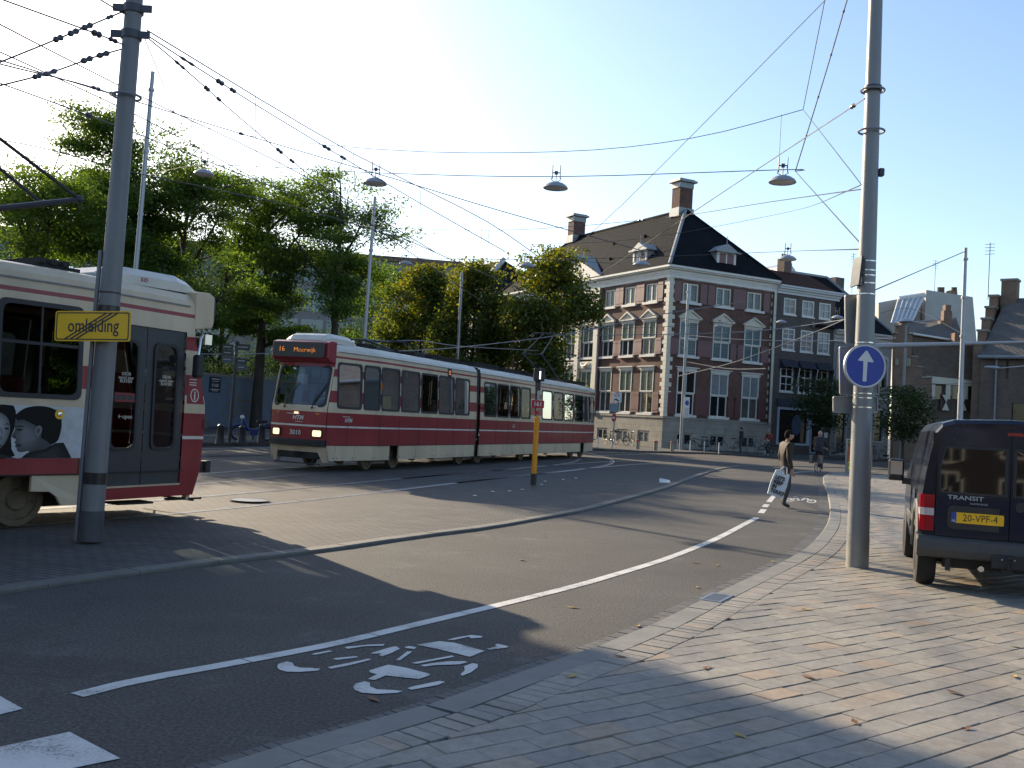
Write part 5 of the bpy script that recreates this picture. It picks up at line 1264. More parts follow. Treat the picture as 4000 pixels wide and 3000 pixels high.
# advertising stand behind the right mast
b = G(3326, 1842, SWZ); t = thing('advert_stand', 'narrow red and yellow advertising stand half hidden by the right mast', 'sign', b, R(20)); h = 1.5
mb = MB(); mb.box(-.35, .42, -.05, .05, .0, h); mb.build('frame', W_['steel'], t, bevel=.02)
mb = MB(); mb.box(-.31, .38, -.056, -.05, .06, h-.05); mb.build('black_panel', W_['blackpaint'], t)
mb = MB(); mb.box(-.28, .35, -.06, -.056, .5, h-.3); mb.build('poster', mat('poster_orange', (.45, .08, .015), .5, 0, .5, 6), t)
mb = MB(); mb.box(-.28, .35, -.06, -.056, .1, .46); mb.build('yellow_panel', mat('poster_yellow', (.6, .5, .02), .5, 0, .1, 6), t)
text('poster_text', 'HE', .17, mat('poster_lime', (.5, .6, .05), .5, 0, 0), t, frame((-.18, -.062, h-.18), (1, 0, 0), (0, 0, 1), (0, -1, 0)), .001)
text('poster_text', 'D', .18, W_['blackpaint'], t, frame((-.2, -.062, .3), (1, 0, 0), (0, 0, 1), (0, -1, 0)), .001, bold=.004)
# ================================================================= BUILDINGS
B_RED = brick('mansion_brick', (.135, .062, .045), (.10, .046, .036), (.12, .095, .08), .23, .075, .01, .3, var=.4)
B_GREY = brick('grey_house_brick', (.105, .088, .08), (.075, .064, .06), (.11, .10, .095), .22, .07, .01, .3)
B_BROWN = brick('old_brown_brick', (.22, .135, .09), (.16, .10, .07), (.18, .15, .125), .22, .07, .012, .4)
B_DARK = brick('old_dark_brick', (.165, .118, .092), (.12, .088, .072), (.14, .12, .105), .22, .07, .012, .4)
B_STONE = brick('plinth_stone', (.29, .27, .235), (.25, .235, .205), (.16, .15, .13), .9, .38, .012, .35)
B_PLAST = mat('plaster_grey', (.22, .22, .215), .8, 0, .15, 1.2, .15)
B_PLASTW = mat('plaster_pale', (.42, .42, .40), .8, 0, .1, .8, .1)
B_WHITE = mat('trim_white', (.60, .585, .55), .55, 0, .1, 1.5, .1)
B_CREAM = mat('trim_cream', (.58, .54, .45), .6, 0, .1, 1.5, .1)
B_SHUT = mat('shutter_brown_red', (.12, .045, .042), .5, 0, .15, 4)
B_SHUTP = mat('shutter_faded', (.17, .085, .085), .55, 0, .15, 4)
B_LEAD = mat('lead_grey', (.24, .26, .28), .5, .2, .15, 2)
B_ZINC = mat('zinc_pale', (.45, .46, .47), .4, .3, .1, 2)
def tiles(name, c1, c2, sx=.24, sz=.32, bs=.8):
    m = bpy.data.materials.new(name); m.use_nodes = True
    nt = m.node_tree; N = nt.nodes; L = nt.links; b = N['Principled BSDF']; b.inputs['Roughness'].default_value = .8; b.inputs['Specular IOR Level'].default_value = .06
    tc = N.new('ShaderNodeTexCoord'); sp = N.new('ShaderNodeSeparateXYZ'); L.new(tc.outputs['Object'], sp.inputs[0])
    ad = N.new('ShaderNodeMath'); L.new(sp.outputs[0], ad.inputs[0]); L.new(sp.outputs[1], ad.inputs[1])
    hs = []
    for src, per, fn in ((ad.outputs[0], sx, 'SINE'), (sp.outputs[2], sz*.75, 'FRACT')):
        mu = N.new('ShaderNodeMath'); mu.operation = 'MULTIPLY'; mu.inputs[1].default_value = (2*math.pi if fn == 'SINE' else 1)/per; L.new(src, mu.inputs[0])
        op = N.new('ShaderNodeMath'); op.operation = fn; L.new(mu.outputs[0], op.inputs[0]); hs.append(op)
    sub = N.new('ShaderNodeMath'); sub.operation = 'SUBTRACT'; L.new(hs[0].outputs[0], sub.inputs[0]); L.new(hs[1].outputs[0], sub.inputs[1])
    nz = N.new('ShaderNodeTexNoise'); nz.inputs['Scale'].default_value = 1.6; nz.inputs['Detail'].default_value = 8; nz.inputs['Roughness'].default_value = .75; L.new(tc.outputs['Object'], nz.inputs['Vector'])
    rp = N.new('ShaderNodeValToRGB'); rp.color_ramp.elements[0].color = (*c1, 1); rp.color_ramp.elements[1].color = (*c2, 1); rp.color_ramp.elements[0].position = .35; rp.color_ramp.elements[1].position = .7
    L.new(nz.outputs[0], rp.inputs[0]); L.new(rp.outputs[0], b.inputs['Base Color'])
    bp = N.new('ShaderNodeBump'); bp.inputs['Strength'].default_value = bs; bp.inputs['Distance'].default_value = .05; L.new(sub.outputs[0], bp.inputs['Height']); L.new(bp.outputs[0], b.inputs['Normal'])
    return m
R_BLACK = tiles('roof_tiles_black', (.007, .008, .010), (.014, .0155, .019), bs=.5); R_BROWN = tiles('roof_tiles_brown', (.06, .03, .024), (.10, .05, .036)); R_GREY = tiles('roof_slates', (.10, .095, .092), (.15, .14, .13), .3, .3, .15)
def leaded(name, c, lead, bw, bh):
    m = brick(name, c, tuple(x*.75 for x in c), lead, bw, bh, .014, .2, offset=0.0); b = m.node_tree.nodes['Principled BSDF']; b.inputs['Roughness'].default_value = .2; b.inputs['Specular IOR Level'].default_value = .4
    return m
G_LEAD = leaded('leaded_green_glass', (.075, .13, .085), (.012, .014, .012), .2, .17); G_LEADB = leaded('leaded_blue_glass', (.12, .18, .19), (.03, .035, .04), .2, .17)
G_DARK = mat('window_glass_dark', (.012, .014, .016), .05, 0, 0, spec=.6); G_CURT = mat('window_glass_curtain', (.20, .22, .23), .12, 0, .25, 1.5, spec=.6)

G_VAR = [G_CURT, mat('window_glass_blind', (.10, .095, .085), .15, 0, .3, 2.5, spec=.6), mat('window_glass_dim', (.035, .04, .042), .08, 0, .4, 1.2, spec=.6)]
RW = lambda u, v, w: Vector((u, -w, v))          # local wall frame: u along, v up, w outwards
def lights(w, z0, z1, nx, nz, bar, frame_w, wo, parent, mframe, mpane, name='window', back=-.22):
    """one window: frame mesh with glazing bars, pane as child; origin at its foot"""
    fr = MB(); ring(fr, [(-w/2, z0), (w/2, z0), (w/2, z1), (-w/2, z1)], [(-w/2+frame_w, z0+frame_w), (w/2-frame_w, z0+frame_w), (w/2-frame_w, z1-frame_w), (-w/2+frame_w, z1-frame_w)], RW, wo-.12, wo)
    for i in range(1, nx):
        u = -w/2+w*i/nx; fr.prism([(u-bar/2, z0+frame_w), (u+bar/2, z0+frame_w), (u+bar/2, z1-frame_w), (u-bar/2, z1-frame_w)], RW, wo-.1, wo-.012)
    for j in range(1, nz):
        v = z0+(z1-z0)*j/nz; fr.prism([(-w/2+frame_w, v-bar/2), (w/2-frame_w, v-bar/2), (w/2-frame_w, v+bar/2), (-w/2+frame_w, v+bar/2)], RW, wo-.1, wo-.016)
    pn = MB(); pn.poly([RW(-w/2, z0, wo-.07), RW(w/2, z0, wo-.07), RW(w/2, z1, wo-.07), RW(-w/2, z1, wo-.07)])
    return fr, pn
def shutter_mesh(w, h, name):
    mb = MB()
    n = 4
    for i in range(n): mb.box(i*w/n+.004, (i+1)*w/n-.004, -.06, -.02, 0, h)
    mb.box(.02, w-.02, -.075, -.06, h*.12, h*.12+.09); mb.box(.02, w-.02, -.075, -.06, h*.84, h*.84+.09)
    return mb
A_ = Vector((.885, .466, 0)).normalized(); MO = Vector((10.7, 70.0, BPZ)); MRZ = math.atan2(A_.y, A_.x)
man = thing('brick_mansion', 'large red brick corner mansion with cream trim, shutters and black hipped roof', 'building', MO, MRZ)
MWd, MLn = 9.85, 26.0; ZB = 2.1
LW = lambda u, v, w: Vector((-w, u, v))          # left front
bR = [1.85, 4.85, 7.75]; bL = [2.15, 4.85, 7.55]; bL2 = [18.5, 21.2, 23.9]; bC = [10.4, 13.0, 15.6]
def hole(c, w, a, b): return (c-w/2, c+w/2, a, b)
hR = [hole(c, 1.6, 2.42, 5.55) for c in bR]+[hole(c, 1.6, 6.62, 9.08) for c in bR]+[hole(c, 1.35, 10.45, 11.78) for c in bR]
hL = [hole(c, 1.6, 2.42, 5.55) for c in bL+bC+bL2]+[hole(c, 1.6, 6.62, 9.08) for c in bL+bC+bL2]+[hole(c, 1.35, 10.45, 11.78) for c in bL+bL2]
mb = MB(); wallgrid(mb, 0, MWd, ZB, 12.1, hR, RW, .25); wallgrid(mb, 0, MLn, ZB, 12.1, hL, LW, .25); mb.box(.3, MWd, .3, MLn, 0, ZB-.1, 0)
mb.poly([(MWd, 0, 0), (MWd, MLn, 0), (MWd, MLn, 12.1), (MWd, 0, 12.1)]); mb.poly([(0, MLn, 0), (MWd, MLn, 0), (MWd, MLn, 12.1), (0, MLn, 12.1)])
for y_ in (.26,): mb.box(.28, MWd-.1, .28, MLn-.1, ZB, 12.0, 0)
mb.build('wall', B_RED, man)
hb_ = [hole(c, 1.45, .25, 1.15) for c in bR]; hbl = [hole(c, 1.45, .25, 1.15) for c in bL+bC+bL2]
mb = MB(); wallgrid(mb, -.08, MWd+.02, 0, ZB, hb_, lambda u, v, w: RW(u, v, w+.08), .2); wallgrid(mb, -.08, MLn, 0, ZB, hbl, lambda u, v, w: LW(u, v, w+.08), .2)
pl = mb.build('plinth', B_STONE, man)
mb = MB(); mb.box(-.14, MWd+.05, -.14, .0, ZB, ZB+.14); mb.box(-.14, .0, .0, MLn, ZB, ZB+.14); mb.build('base_course', B_STONE, man)
def place(meshes, face, c, parent=man):
    """meshes: list of (name, mesh); the first is the window, the others its sub-parts"""
    w = link(meshes[0][1], meshes[0][0], parent)
    if face == 'R': w.location = (c, 0, 0)
    else: w.location = (0, c, 0); w.rotation_euler = (0, 0, R(-90))
    for nm, me, off in meshes[1:]:
        o = link(me, nm, w, off)
        if nm == 'pane' and me.materials[0] is G_DARK and random.random() < .45:
            o.material_slots[0].link = 'OBJECT'; o.material_slots[0].material = random.choice(G_VAR)
    return w
def set_for(z0, zt, z1, kind, pane_hi, pane_lo, w=1.6):
    fr, p1 = lights(w, zt, z1, 2, 1, .055, .085, .03, man, None, None); fr2, p2 = lights(w-.08, z0, zt, 2, 1, .075, .07, -.03, man, None, None)
    fr.v += []; o = len(fr.v); fr.v += fr2.v; fr.f += [tuple(i+o for i in f) for f in fr2.f]; fr.m += fr2.m
    L_ = [('window', fr.mesh('window', B_WHITE)), ('pane', p1.mesh('pane', pane_hi), (0, 0, 0)), ('pane', p2.mesh('pane', pane_lo), (0, 0, 0))]
    s = MB(); s.box(-w/2-.15, w/2+.15, -.16, .0, z0-.16, z0); L_.append(('sill', s.mesh('sill', B_WHITE), (0, 0, 0)))
    h = MB()
    if kind == 'pediment':
        h.box(-w/2-.06, w/2+.06, -.09, .02, z1, z1+.16); h.box(-w/2-.2, w/2+.2, -.2, .0, z1+.16, z1+.24)
        h.prism([(-w/2-.2, z1+.24), (w/2+.2, z1+.24), (0, z1+.78)], RW, .0, .10); h.prism([(-w/2-.28, z1+.24), (-w/2-.12, z1+.24), (0, z1+.72), (0, z1+.86)], RW, .0, .22); h.prism([(w/2+.28, z1+.24), (0, z1+.86), (0, z1+.72), (w/2+.12, z1+.24)], RW, .0, .22)
        L_.append(('pediment', h.mesh('pediment', B_CREAM), (0, 0, 0)))
    elif kind == 'cornice':
        h.box(-w/2-.08, w/2+.08, -.08, .02, z1, z1+.2); h.box(-w/2-.22, w/2+.22, -.2, .0, z1+.2, z1+.27); L_.append(('lintel', h.mesh('lintel', B_WHITE), (0, 0, 0)))
    return L_
sh1 = shutter_mesh(.72, 1.5, 's').mesh('shutter', B_SHUT); sh2 = shutter_mesh(.72, 1.15, 's').mesh('shutter', B_SHUTP); sh3 = shutter_mesh(.62, 1.42, 's').mesh('shutter', B_SHUTP)
W1R = set_for(2.42, 3.95, 5.55, 'cornice', G_DARK, G_DARK); W2R = set_for(6.62, 7.82, 9.08, 'pediment', G_LEADB, G_LEADB)
W1L = set_for(2.42, 3.95, 5.55, 'cornice', G_LEAD, G_DARK); W2L = set_for(6.62, 7.82, 9.08, 'pediment', G_LEAD, G_DARK)
fr, p1 = lights(1.35, 10.45, 11.78, 2, 1, .14, .1, -.02, man, None, None); s = MB(); s.box(-.92, .92, -.15, .0, 10.28, 10.45)
W3 = [('window', fr.mesh('window', B_CREAM)), ('pane', p1.mesh('pane', G_LEADB), (0, 0, 0)), ('sill', s.mesh('sill', B_WHITE), (0, 0, 0))]
fr, p1 = lights(1.45, .25, 1.15, 2, 1, .14, .14, .04, man, None, None); WB = [('basement_window', fr.mesh('basement_window', B_STONE)), ('pane', p1.mesh('pane', G_DARK), (0, 0, 0))]
SH = lambda me, z, w_, open_=True: [('shutter', me, (.84, 0, z)), ('shutter', me, (-.84-w_, 0, z))]
for c in bR: place(W1R+SH(sh1, 2.45, .72), 'R', c); place(W2R+SH(sh2, 6.65, .72), 'R', c); place(W3+SH(sh3, 10.42, .62), 'R', c); place(WB, 'R', c)
for c in bL+bL2: place(W1L+SH(sh1, 2.45, .72), 'L', c); place(W2L+SH(sh2, 6.65, .72), 'L', c); place(W3+SH(sh3, 10.42, .62), 'L', c); place(WB, 'L', c)
for c in bC: place(W1L, 'L', c); place(W2L, 'L', c)
# quoins
q1 = MB(); q1.box(-.04, .54, -.04, .54, 0, .29); q2 = MB(); q2.box(-.04, .32, -.04, .32, 0, .29)
qa, qb = q1.mesh('quoin', B_CREAM), q2.mesh('quoin', B_CREAM)
qc = MB(); qc.box(-.46, .03, -.04, .3, 0, .29); qd = MB(); qd.box(-.26, .03, -.04, .3, 0, .29); qc, qd = qc.mesh('quoin', B_CREAM), qd.mesh('quoin', B_CREAM)
z = ZB+.14; i = 0
while z < 11.85:
    link(qa if i % 2 else qb, 'quoin', man, (0, 0, z)); link(qc if i % 2 else qd, 'quoin', man, (MWd, 0, z)); z += .3; i += 1
# pilaster bay with pediment on the left front
mb = MB()
for y_ in (8.95, 11.7, 14.3, 16.8): mb.box(-.28, .0, y_-.28, y_+.28, ZB+.14, 12.05)
mb.box(-.2, .0, 8.9, 17.1, 5.75, 6.3); mb.box(-.2, 0, 8.9, 17.1, 9.9, 12.05); pb = mb.build('pilaster_bay', B_CREAM, man)
mb = MB(); mb.prism([(8.3, 12.9), (17.7, 12.9), (13.0, 15.0)], LW, -.3, .35); mb.build('gable_pediment', B_WHITE, man)
mb = MB(); mb.poly([(-.6, 8.2, 12.9), (-.6, 13, 15.2), (3.5, 13, 15.2), (.0, 8.2, 12.9)]); mb.poly([(-.6, 17.8, 12.9), (-.6, 13, 15.2), (3.5, 13, 15.2), (.0, 17.8, 12.9)]); mb.build('pediment_roof', B_LEAD, man)
# swags between storeys
for y_ in (10.4, 13.0):
    mb = MB(); mb.tube([(-.26, y_-.6, 6.25), (-.3, y_-.3, 5.98), (-.3, y_, 5.9), (-.3, y_+.3, 5.98), (-.26, y_+.6, 6.25)], [.03, .09, .11, .09, .03], 8); mb.build('swag', B_CREAM, man, smooth=True)
# entablature
mb = MB()
for (p, z0, z1) in ((.06, 12.05, 12.3), (.10, 12.3, 12.42), (.14, 12.42, 12.62), (.34, 12.62, 12.72), (.46, 12.72, 12.85), (.38, 12.85, 12.93)):
    mb.box(-p, MWd+.02, -p, .3, z0, z1); mb.box(-p, .3, .3, MLn, z0, z1)
mb.build('cornice', B_WHITE, man)
mb = MB(); mb.box(0, MWd, 0, MLn, 12.0, 12.6); mb.build('eaves_board', B_WHITE, man)
# roof
ze = 12.9; zr = 18.35; e_ = .42; rx = 4.9; ry0, ry1 = 5.1, 21.5
c00, c10, c11, c01 = Vector((-e_, -e_, ze)), Vector((MWd+.05, -e_, ze)), Vector((MWd+.05, MLn+.2, ze)), Vector((-e_, MLn+.2, ze)); r0, r1 = Vector((rx, ry0, zr)), Vector((rx, ry1, zr))
mb = MB(); mb.poly([c00, c10, r0]); mb.poly([c10, c11, r1, r0]); mb.poly([c11, c01, r1]); mb.poly([c01, c00, r0, r1]); rf = mb.build('roof', R_BLACK, man)
mb = MB(); mb.tube([c00, r0], .13, 8, 1); mb.tube([c10, r0], .12, 8, 0); mb.tube([r0, r1], .14, 8, 0); mb.tube([c01, r1], .12, 8, 0); mb.build('ridge_tiles', [R_BLACK, B_LEAD], rf)
for y_, h in ((ry0+.5, 2.6), (ry1-.2, 2.3)):
    mb = MB(); mb.box(rx-.62, rx+.62, y_-.5, y_+.5, zr-.9, zr+h-.5, 0); ch = mb.build('chimney', B_RED, rf)
    mb = MB(); mb.box(rx-.66, rx+.66, y_-.54, y_+.54, zr+h-.9, zr+h-.45); mb.box(rx-.86, rx+.86, y_-.74, y_+.74, zr+h-.45, zr+h-.3); mb.box(rx-.72, rx+.72, y_-.6, y_+.6, zr+h-.3, zr+h-.2); mb.build('chimney_cap', B_LEAD, ch)
    mb = MB(); mb.box(rx-.72, rx+.72, y_-.6, y_+.6, zr-.55, zr+.12); mb.build('flashing', B_LEAD, ch)
for i in range(9):
    y_ = 3.0+i*2.2; k_ = .30 if i % 2 else .62; x_ = -e_+(rx+e_)*k_; z_v = ze+(zr-ze)*k_
    if ry0 < y_+2 < ry1+6: mb = MB(); mb.box(x_-.16, x_+.05, y_-.09, y_+.09, z_v-.05, z_v+.14); mb.build('roof_vent', R_BLACK, rf)
def dormer(face, c):
    f = RW if face == 'R' else LW; d0 = -.05
    fr = MB(); wd = 1.75
    fr.prism([(c-wd/2, 13.0), (c+wd/2, 13.0), (c+wd/2, 14.5), (c-wd/2, 14.5)], f, -2.2, -.45); dm = fr.build('dormer', B_PLAST, man)
    fr = MB(); ring(fr, [(c-wd/2, 13.05), (c+wd/2, 13.05), (c+wd/2, 14.5), (c-wd/2, 14.5)], [(c-wd/2+.2, 13.2), (c+wd/2-.2, 13.2), (c+wd/2-.2, 14.4), (c-wd/2+.2, 14.4)], f, -.5, -.35); fr.prism([(c-.05, 13.2), (c+.05, 13.2), (c+.05, 14.4), (c-.05, 14.4)], f, -.45, -.37); fr.build('dormer_frame', B_WHITE, dm)
    if face == 'R':
        for s in (-1, 1):
            q = MB(); q.prism([(c+s*.06, 13.2), (c+s*(wd/2-.2), 13.2), (c+s*(wd/2-.2), 14.4), (c+s*.06, 14.4)], f, -.42, -.39); q.build('shutter', B_SHUTP, dm)
    else:
        q = MB(); q.prism([(c+.06, 13.2), (c+wd/2-.2, 13.2), (c+wd/2-.2, 14.4), (c+.06, 14.4)], f, -.42, -.4); q.build('pane', G_LEADB, dm)
        q = MB(); q.prism([(c-.06, 13.2), (c-wd/2+.2, 13.2), (c-wd/2+.2, 14.4), (c-.06, 14.4)], f, -.42, -.39); q.build('shutter', B_SHUTP, dm)
    q = MB(); q.prism([(c-wd/2-.2, 14.5), (c+wd/2+.2, 14.5), (c, 15.1)], f, -3.2, -.2); q.prism([(c-wd/2-.28, 14.46), (c+wd/2+.28, 14.46), (c+wd/2+.28, 14.58), (c-wd/2-.28, 14.58)], f, -.6, -.12); q.build('dormer_roof', B_LEAD, dm)
    q = MB(); q.tube([f(c, 15.0, -.4), f(c, 15.7, -.4)], [.05, .02], 6); q.build('finial', B_LEAD, dm)
dormer('R', 5.25); dormer('L', 4.4)
mb = MB(); mb.tube([(MWd-.35, -.12, ZB), (MWd-.35, -.12, 12)], .06, 8); mb.build('downpipe', W_['blackpaint'], man)
mb = MB(); mb.tube([(-.12, 8.55, ZB), (-.12, 8.55, 12)], .06, 8); mb.build('downpipe', B_SHUT, man)

# --- grey house next door
gh = thing('grey_brick_house', 'narrow dark grey brick house with white sash windows and shop front', 'building', MO+A_*9.9+Vector((0, 0, 0)), MRZ); GW = 6.0
rows = [(10.5, 11.72, .35, 1.2), (7.8, 9.44, .35, 1.25), (4.65, 6.95, .35, 1.3)]; cs = [1.35, 3.2, 4.95]
holes = [hole(c, w, a, b) for a, b, _, w in rows for c in cs]+[(.7, 3.8, .75, 3.35), (4.0, 5.25, .1, 3.0)]
mb = MB(); wallgrid(mb, 0, GW, 0, 12.0, holes, RW, .2); mb.box(.1, GW-.05, .24, 9, 0, 12); mb.poly([(GW, 0, 0), (GW, 9, 0), (GW, 9, 12), (GW, 0, 12)]); mb.build('wall', B_GREY, gh)
for k, (a, b, _, w) in enumerate(rows):
    fr, pn = lights(w, a, b, 2, 2 if k == 0 else 4, .045, .1, .0, gh, None, None)
    if k: fr.prism([(-w/2, (a+b)/2-.05), (w/2, (a+b)/2-.05), (w/2, (a+b)/2+.05), (-w/2, (a+b)/2+.05)], RW, -.06, .02)
    fm_, pm = fr.mesh('window', B_WHITE), pn.mesh('pane', G_CURT if k < 2 else G_DARK); s = MB(); s.box(-w/2-.06, w/2+.06, -.08, .0, a-.1, a); sm = s.mesh('sill', W_['white'] if k < 2 else B_WHITE)
    for c in cs: w_ = link(fm_, 'window', gh, (c, 0, 0)); link(pm, 'pane', w_); link(sm, 'sill', w_)
    if k == 2:
        for c in cs:
            q = MB(); q.poly([(c-.75, -.02, 7.1), (c+.75, -.02, 7.1), (c+.75, -.55, 6.5), (c-.75, -.55, 6.5)]); q.poly([(c+.75, -.02, 7.1), (c+.75, -.55, 6.5), (c+.75, -.55, 6.3), (c+.75, -.02, 5.0)]); q.poly([(c-.75, -.02, 7.1), (c-.75, -.55, 6.5), (c-.75, -.55, 6.3), (c-.75, -.02, 6.4)]); q.build('awning', mat('awning_navy', (.02, .022, .035), .8, 0, .2, 5), gh)
            q = MB(); q.tube([(c+.77, -.55, 6.5), (c+.77, -.3, 5.1)], .03, 6); q.build('awning_arm', B_WHITE, gh)
mb = MB()
for (p, z0, z1) in ((.1, 12.0, 12.2), (.22, 12.2, 12.36), (.4, 12.36, 12.5), (.5, 12.5, 12.62)): mb.box(-.02, GW+.3+p*.4, -p, .3, z0, z1)
mb.build('cornice', mat('cornice_bluewhite', (.52, .55, .58), .55, 0, .1, 2), gh)
mb = MB(); mb.poly([(0, -.3, 12.6), (GW, -.3, 12.6), (GW, 3, 14.3), (0, 3, 14.3)]); mb.poly([(0, 3, 14.3), (GW, 3, 14.3), (GW, 9, 14.0), (0, 9, 14.0)]); mb.poly([(GW, -.3, 12.6), (GW, 9, 12.6), (GW, 9, 14), (GW, 3, 14.3)]); rf = mb.build('roof', R_BROWN, gh)
mb = MB(); mb.box(3.55, 4.3, 3.2, 4.0, 13.5, 15.5); ch = mb.build('chimney', B_DARK, rf)
for i in range(3): mb = MB(); mb.cyl((3.68+i*.24, 3.6, 15.5), (3.68+i*.24, 3.6, 15.85), .08, n=8); mb.build('chimney_pot', B_DARK, ch)
mb = MB(); ring(mb, [(.6, .65), (3.9, .65), (3.9, 3.5), (.6, 3.5)], [(.78, .82), (3.62, .82), (3.62, 3.3), (.78, 3.3)], RW, -.15, .06); sf = mb.build('shop_window', mat('shop_frame_blue', (.35, .43, .52), .5, 0, .1, 3), gh)
mb = MB(); mb.poly([RW(.7, .75, -.04), RW(3.8, .75, -.04), RW(3.8, 3.35, -.04), RW(.7, 3.35, -.04)]); mb.build('pane', G_DARK, sf)
mb = MB(); mb.box(.5, 4.2, -.12, .0, 3.5, 4.1); mb.build('shop_fascia', mat('fascia_navy', (.018, .03, .06), .5, 0, .1, 3), gh)
mb = MB(); mb.prism(circ(.5, 20), lambda u, v, w: Vector((2.6+u, -w, 2.2+v*1.6)), -.03, -.02); mb.build('shop_display', mat('display_blue', (.02, .05, .11), .6, 0, .4, 3), sf)
mb = MB(); mb.prism([(3.0, .9), (3.35, .9), (3.4, 2.3), (3.2, 2.7), (3.05, 2.3)], RW, -.032, -.018); mb.build('shop_display', mat('display_ochre', (.17, .11, .05), .6, 0, .4, 4), sf)
mb = MB(); ring(mb, [(3.98, .1), (5.28, .1), (5.28, 3.2), (3.98, 3.2)], [(4.12, .2), (5.12, .2), (5.12, 3.05), (4.12, 3.05)], RW, -.15, .04); mb.box(4.12, 5.12, -.02, .06, 2.25, 2.36); dr = mb.build('door', mat('door_frame_blue', (.25, .33, .42), .5, 0, .1, 3), gh)
mb = MB(); mb.poly([RW(4.1, .2, -.06), RW(5.14, .2, -.06), RW(5.14, 3.05, -.06), RW(4.1, 3.05, -.06)]); mb.build('pane', G_DARK, dr)
mb = MB(); mb.box(5.45, 5.8, -.03, .0, 1.35, 1.75); mb.build('notice', W_['signwhite'], gh)
# cupola far behind
cpo = D(3040, 1108, 95); cu = thing('roof_cupola', 'pale round-topped roof lantern behind the grey house', 'cupola', (cpo.x, cpo.y, 0), MRZ); cz = D(3040, 1080, 95).z
mb = MB(); mb.box(-1.2, 1.2, -1, 1, 6, cz-1.1); mb.build('tower', B_DARK, cu)
for i in range(5): mb = MB(); mb.box(-1.1+i*.5, -.95+i*.5, -1.06, -1, cz-1.1, cz-.1); mb.build('mullion', B_WHITE, cu)
mb = MB(); mb.box(-1.05, 1.05, -.95, .95, cz-1.1, cz-.1); mb.build('glazing', G_CURT, cu)
mb = MB(); mb.box(-1.35, 1.35, -1.2, 1.2, cz-.1, cz+.15); n_ = 10
for i in range(n_):
    a0, a1 = math.pi*i/n_, math.pi*(i+1)/n_; mb.poly([(-1.2*math.cos(a0), -1.1, cz+.15+.95*math.sin(a0)), (-1.2*math.cos(a1), -1.1, cz+.15+.95*math.sin(a1)), (-1.2*math.cos(a1), 1.1, cz+.15+.95*math.sin(a1)), (-1.2*math.cos(a0), 1.1, cz+.15+.95*math.sin(a0))])
mb.poly([(-1.2*math.cos(math.pi*i/n_), -1.1, cz+.15+.95*math.sin(math.pi*i/n_)) for i in range(n_+1)]); mb.build('dome', B_ZINC, cu)

# --- plastered house with arched windows and a hipped black roof
ph = thing('plastered_house', 'grey plastered house with arched windows behind the right mast signs', 'building', MO+A_*15.95, MRZ); PWd = 6.4; ZP = 9.35
ac = [1.15, 3.2, 5.25]; holes = [(c-.62, c+.62, 5.6, 8.0) for c in ac]+[(c-.6, c+.6, 1.2, 3.9) for c in ac[1:]]+[(.55, 1.75, .1, 3.4)]
mb = MB(); wallgrid(mb, 0, PWd, 0, ZP, holes, RW, .25); mb.box(.05, PWd, .3, 8, 0, ZP); mb.build('wall', B_PLAST, ph)
arch = [(-.62, 5.6), (.62, 5.6), (.62, 7.7)]+[(.62*math.cos(a), 7.7+.3*math.sin(a)) for a in np.linspace(.2, math.pi-.2, 7)]+[(-.62, 7.7)]
for c in ac:
    mb = MB(); out = [(u*1.28, (v-6.7)*1.12+6.75) for u, v in arch]; ring(mb, out, arch, lambda u, v, w: RW(u+c, v, w), -.05, .05); mb.prism([(c-.03, 5.6), (c+.03, 5.6), (c+.03, 8), (c-.03, 8)], RW, -.2, -.12); mb.prism([(c-.6, 6.9), (c+.6, 6.9), (c+.6, 6.97), (c-.6, 6.97)], RW, -.2, -.12); w_ = mb.build('window', B_PLASTW, ph)
    mb = MB(); mb.poly([RW(c-.62, 5.6, -.2), RW(c+.62, 5.6, -.2), RW(c+.62, 8, -.2), RW(c-.62, 8, -.2)]); mb.build('pane', G_DARK, w_)
for u0_, u1_, a, b in holes[3:]:
    mb = MB(); ring(mb, [(u0_, a), (u1_, a), (u1_, b), (u0_, b)], [(u0_+.1, a+.1), (u1_-.1, a+.1), (u1_-.1, b-.1), (u0_+.1, b-.1)], RW, -.2, .03); w_ = mb.build('window', B_PLASTW, ph); mb = MB(); mb.poly([RW(u0_, a, -.15), RW(u1_, a, -.15), RW(u1_, b, -.15), RW(u0_, b, -.15)]); mb.build('pane', G_DARK, w_)
mb = MB()
for (p, z0, z1) in ((.1, ZP-.5, ZP-.2), (.2, ZP-.2, ZP+.1), (.42, ZP+.1, ZP+.3), (.55, ZP+.3, ZP+.45)): mb.box(-.1, PWd+.3, -p, .3, z0, z1)
mb.box(0, PWd, -.12, 0, 4.6, 4.8); mb.build('cornice', B_PLASTW, ph)
def hip(root, x0, x1, y0, y1, z0, zr, rx0, rx1, ry, m, name='roof'):
    a, b, c, d = Vector((x0, y0, z0)), Vector((x1, y0, z0)), Vector((x1, y1, z0)), Vector((x0, y1, z0)); p, q = Vector((rx0, ry, zr)), Vector((rx1, ry, zr)); mb = MB()
    mb.poly([a, b, q, p]); mb.poly([b, c, q]); mb.poly([c, d, p, q]); mb.poly([d, a, p]); rf = mb.build(name, m, root); mb = MB(); mb.tube([a, p], .14, 6); mb.tube([b, q], .14, 6); mb.tube([p, q], .13, 6); mb.build('ridge', B_LEAD, rf); mb = MB(); mb.box(p.x-.15, p.x+.15, p.y-.15, p.y+.15, zr, zr+.7); mb.build('finial', B_LEAD, rf); return rf
hip(ph, -2.5, PWd+.2, -.3, 9, ZP+.45, 14.9, .2, 4.4, 5.5, R_BLACK)
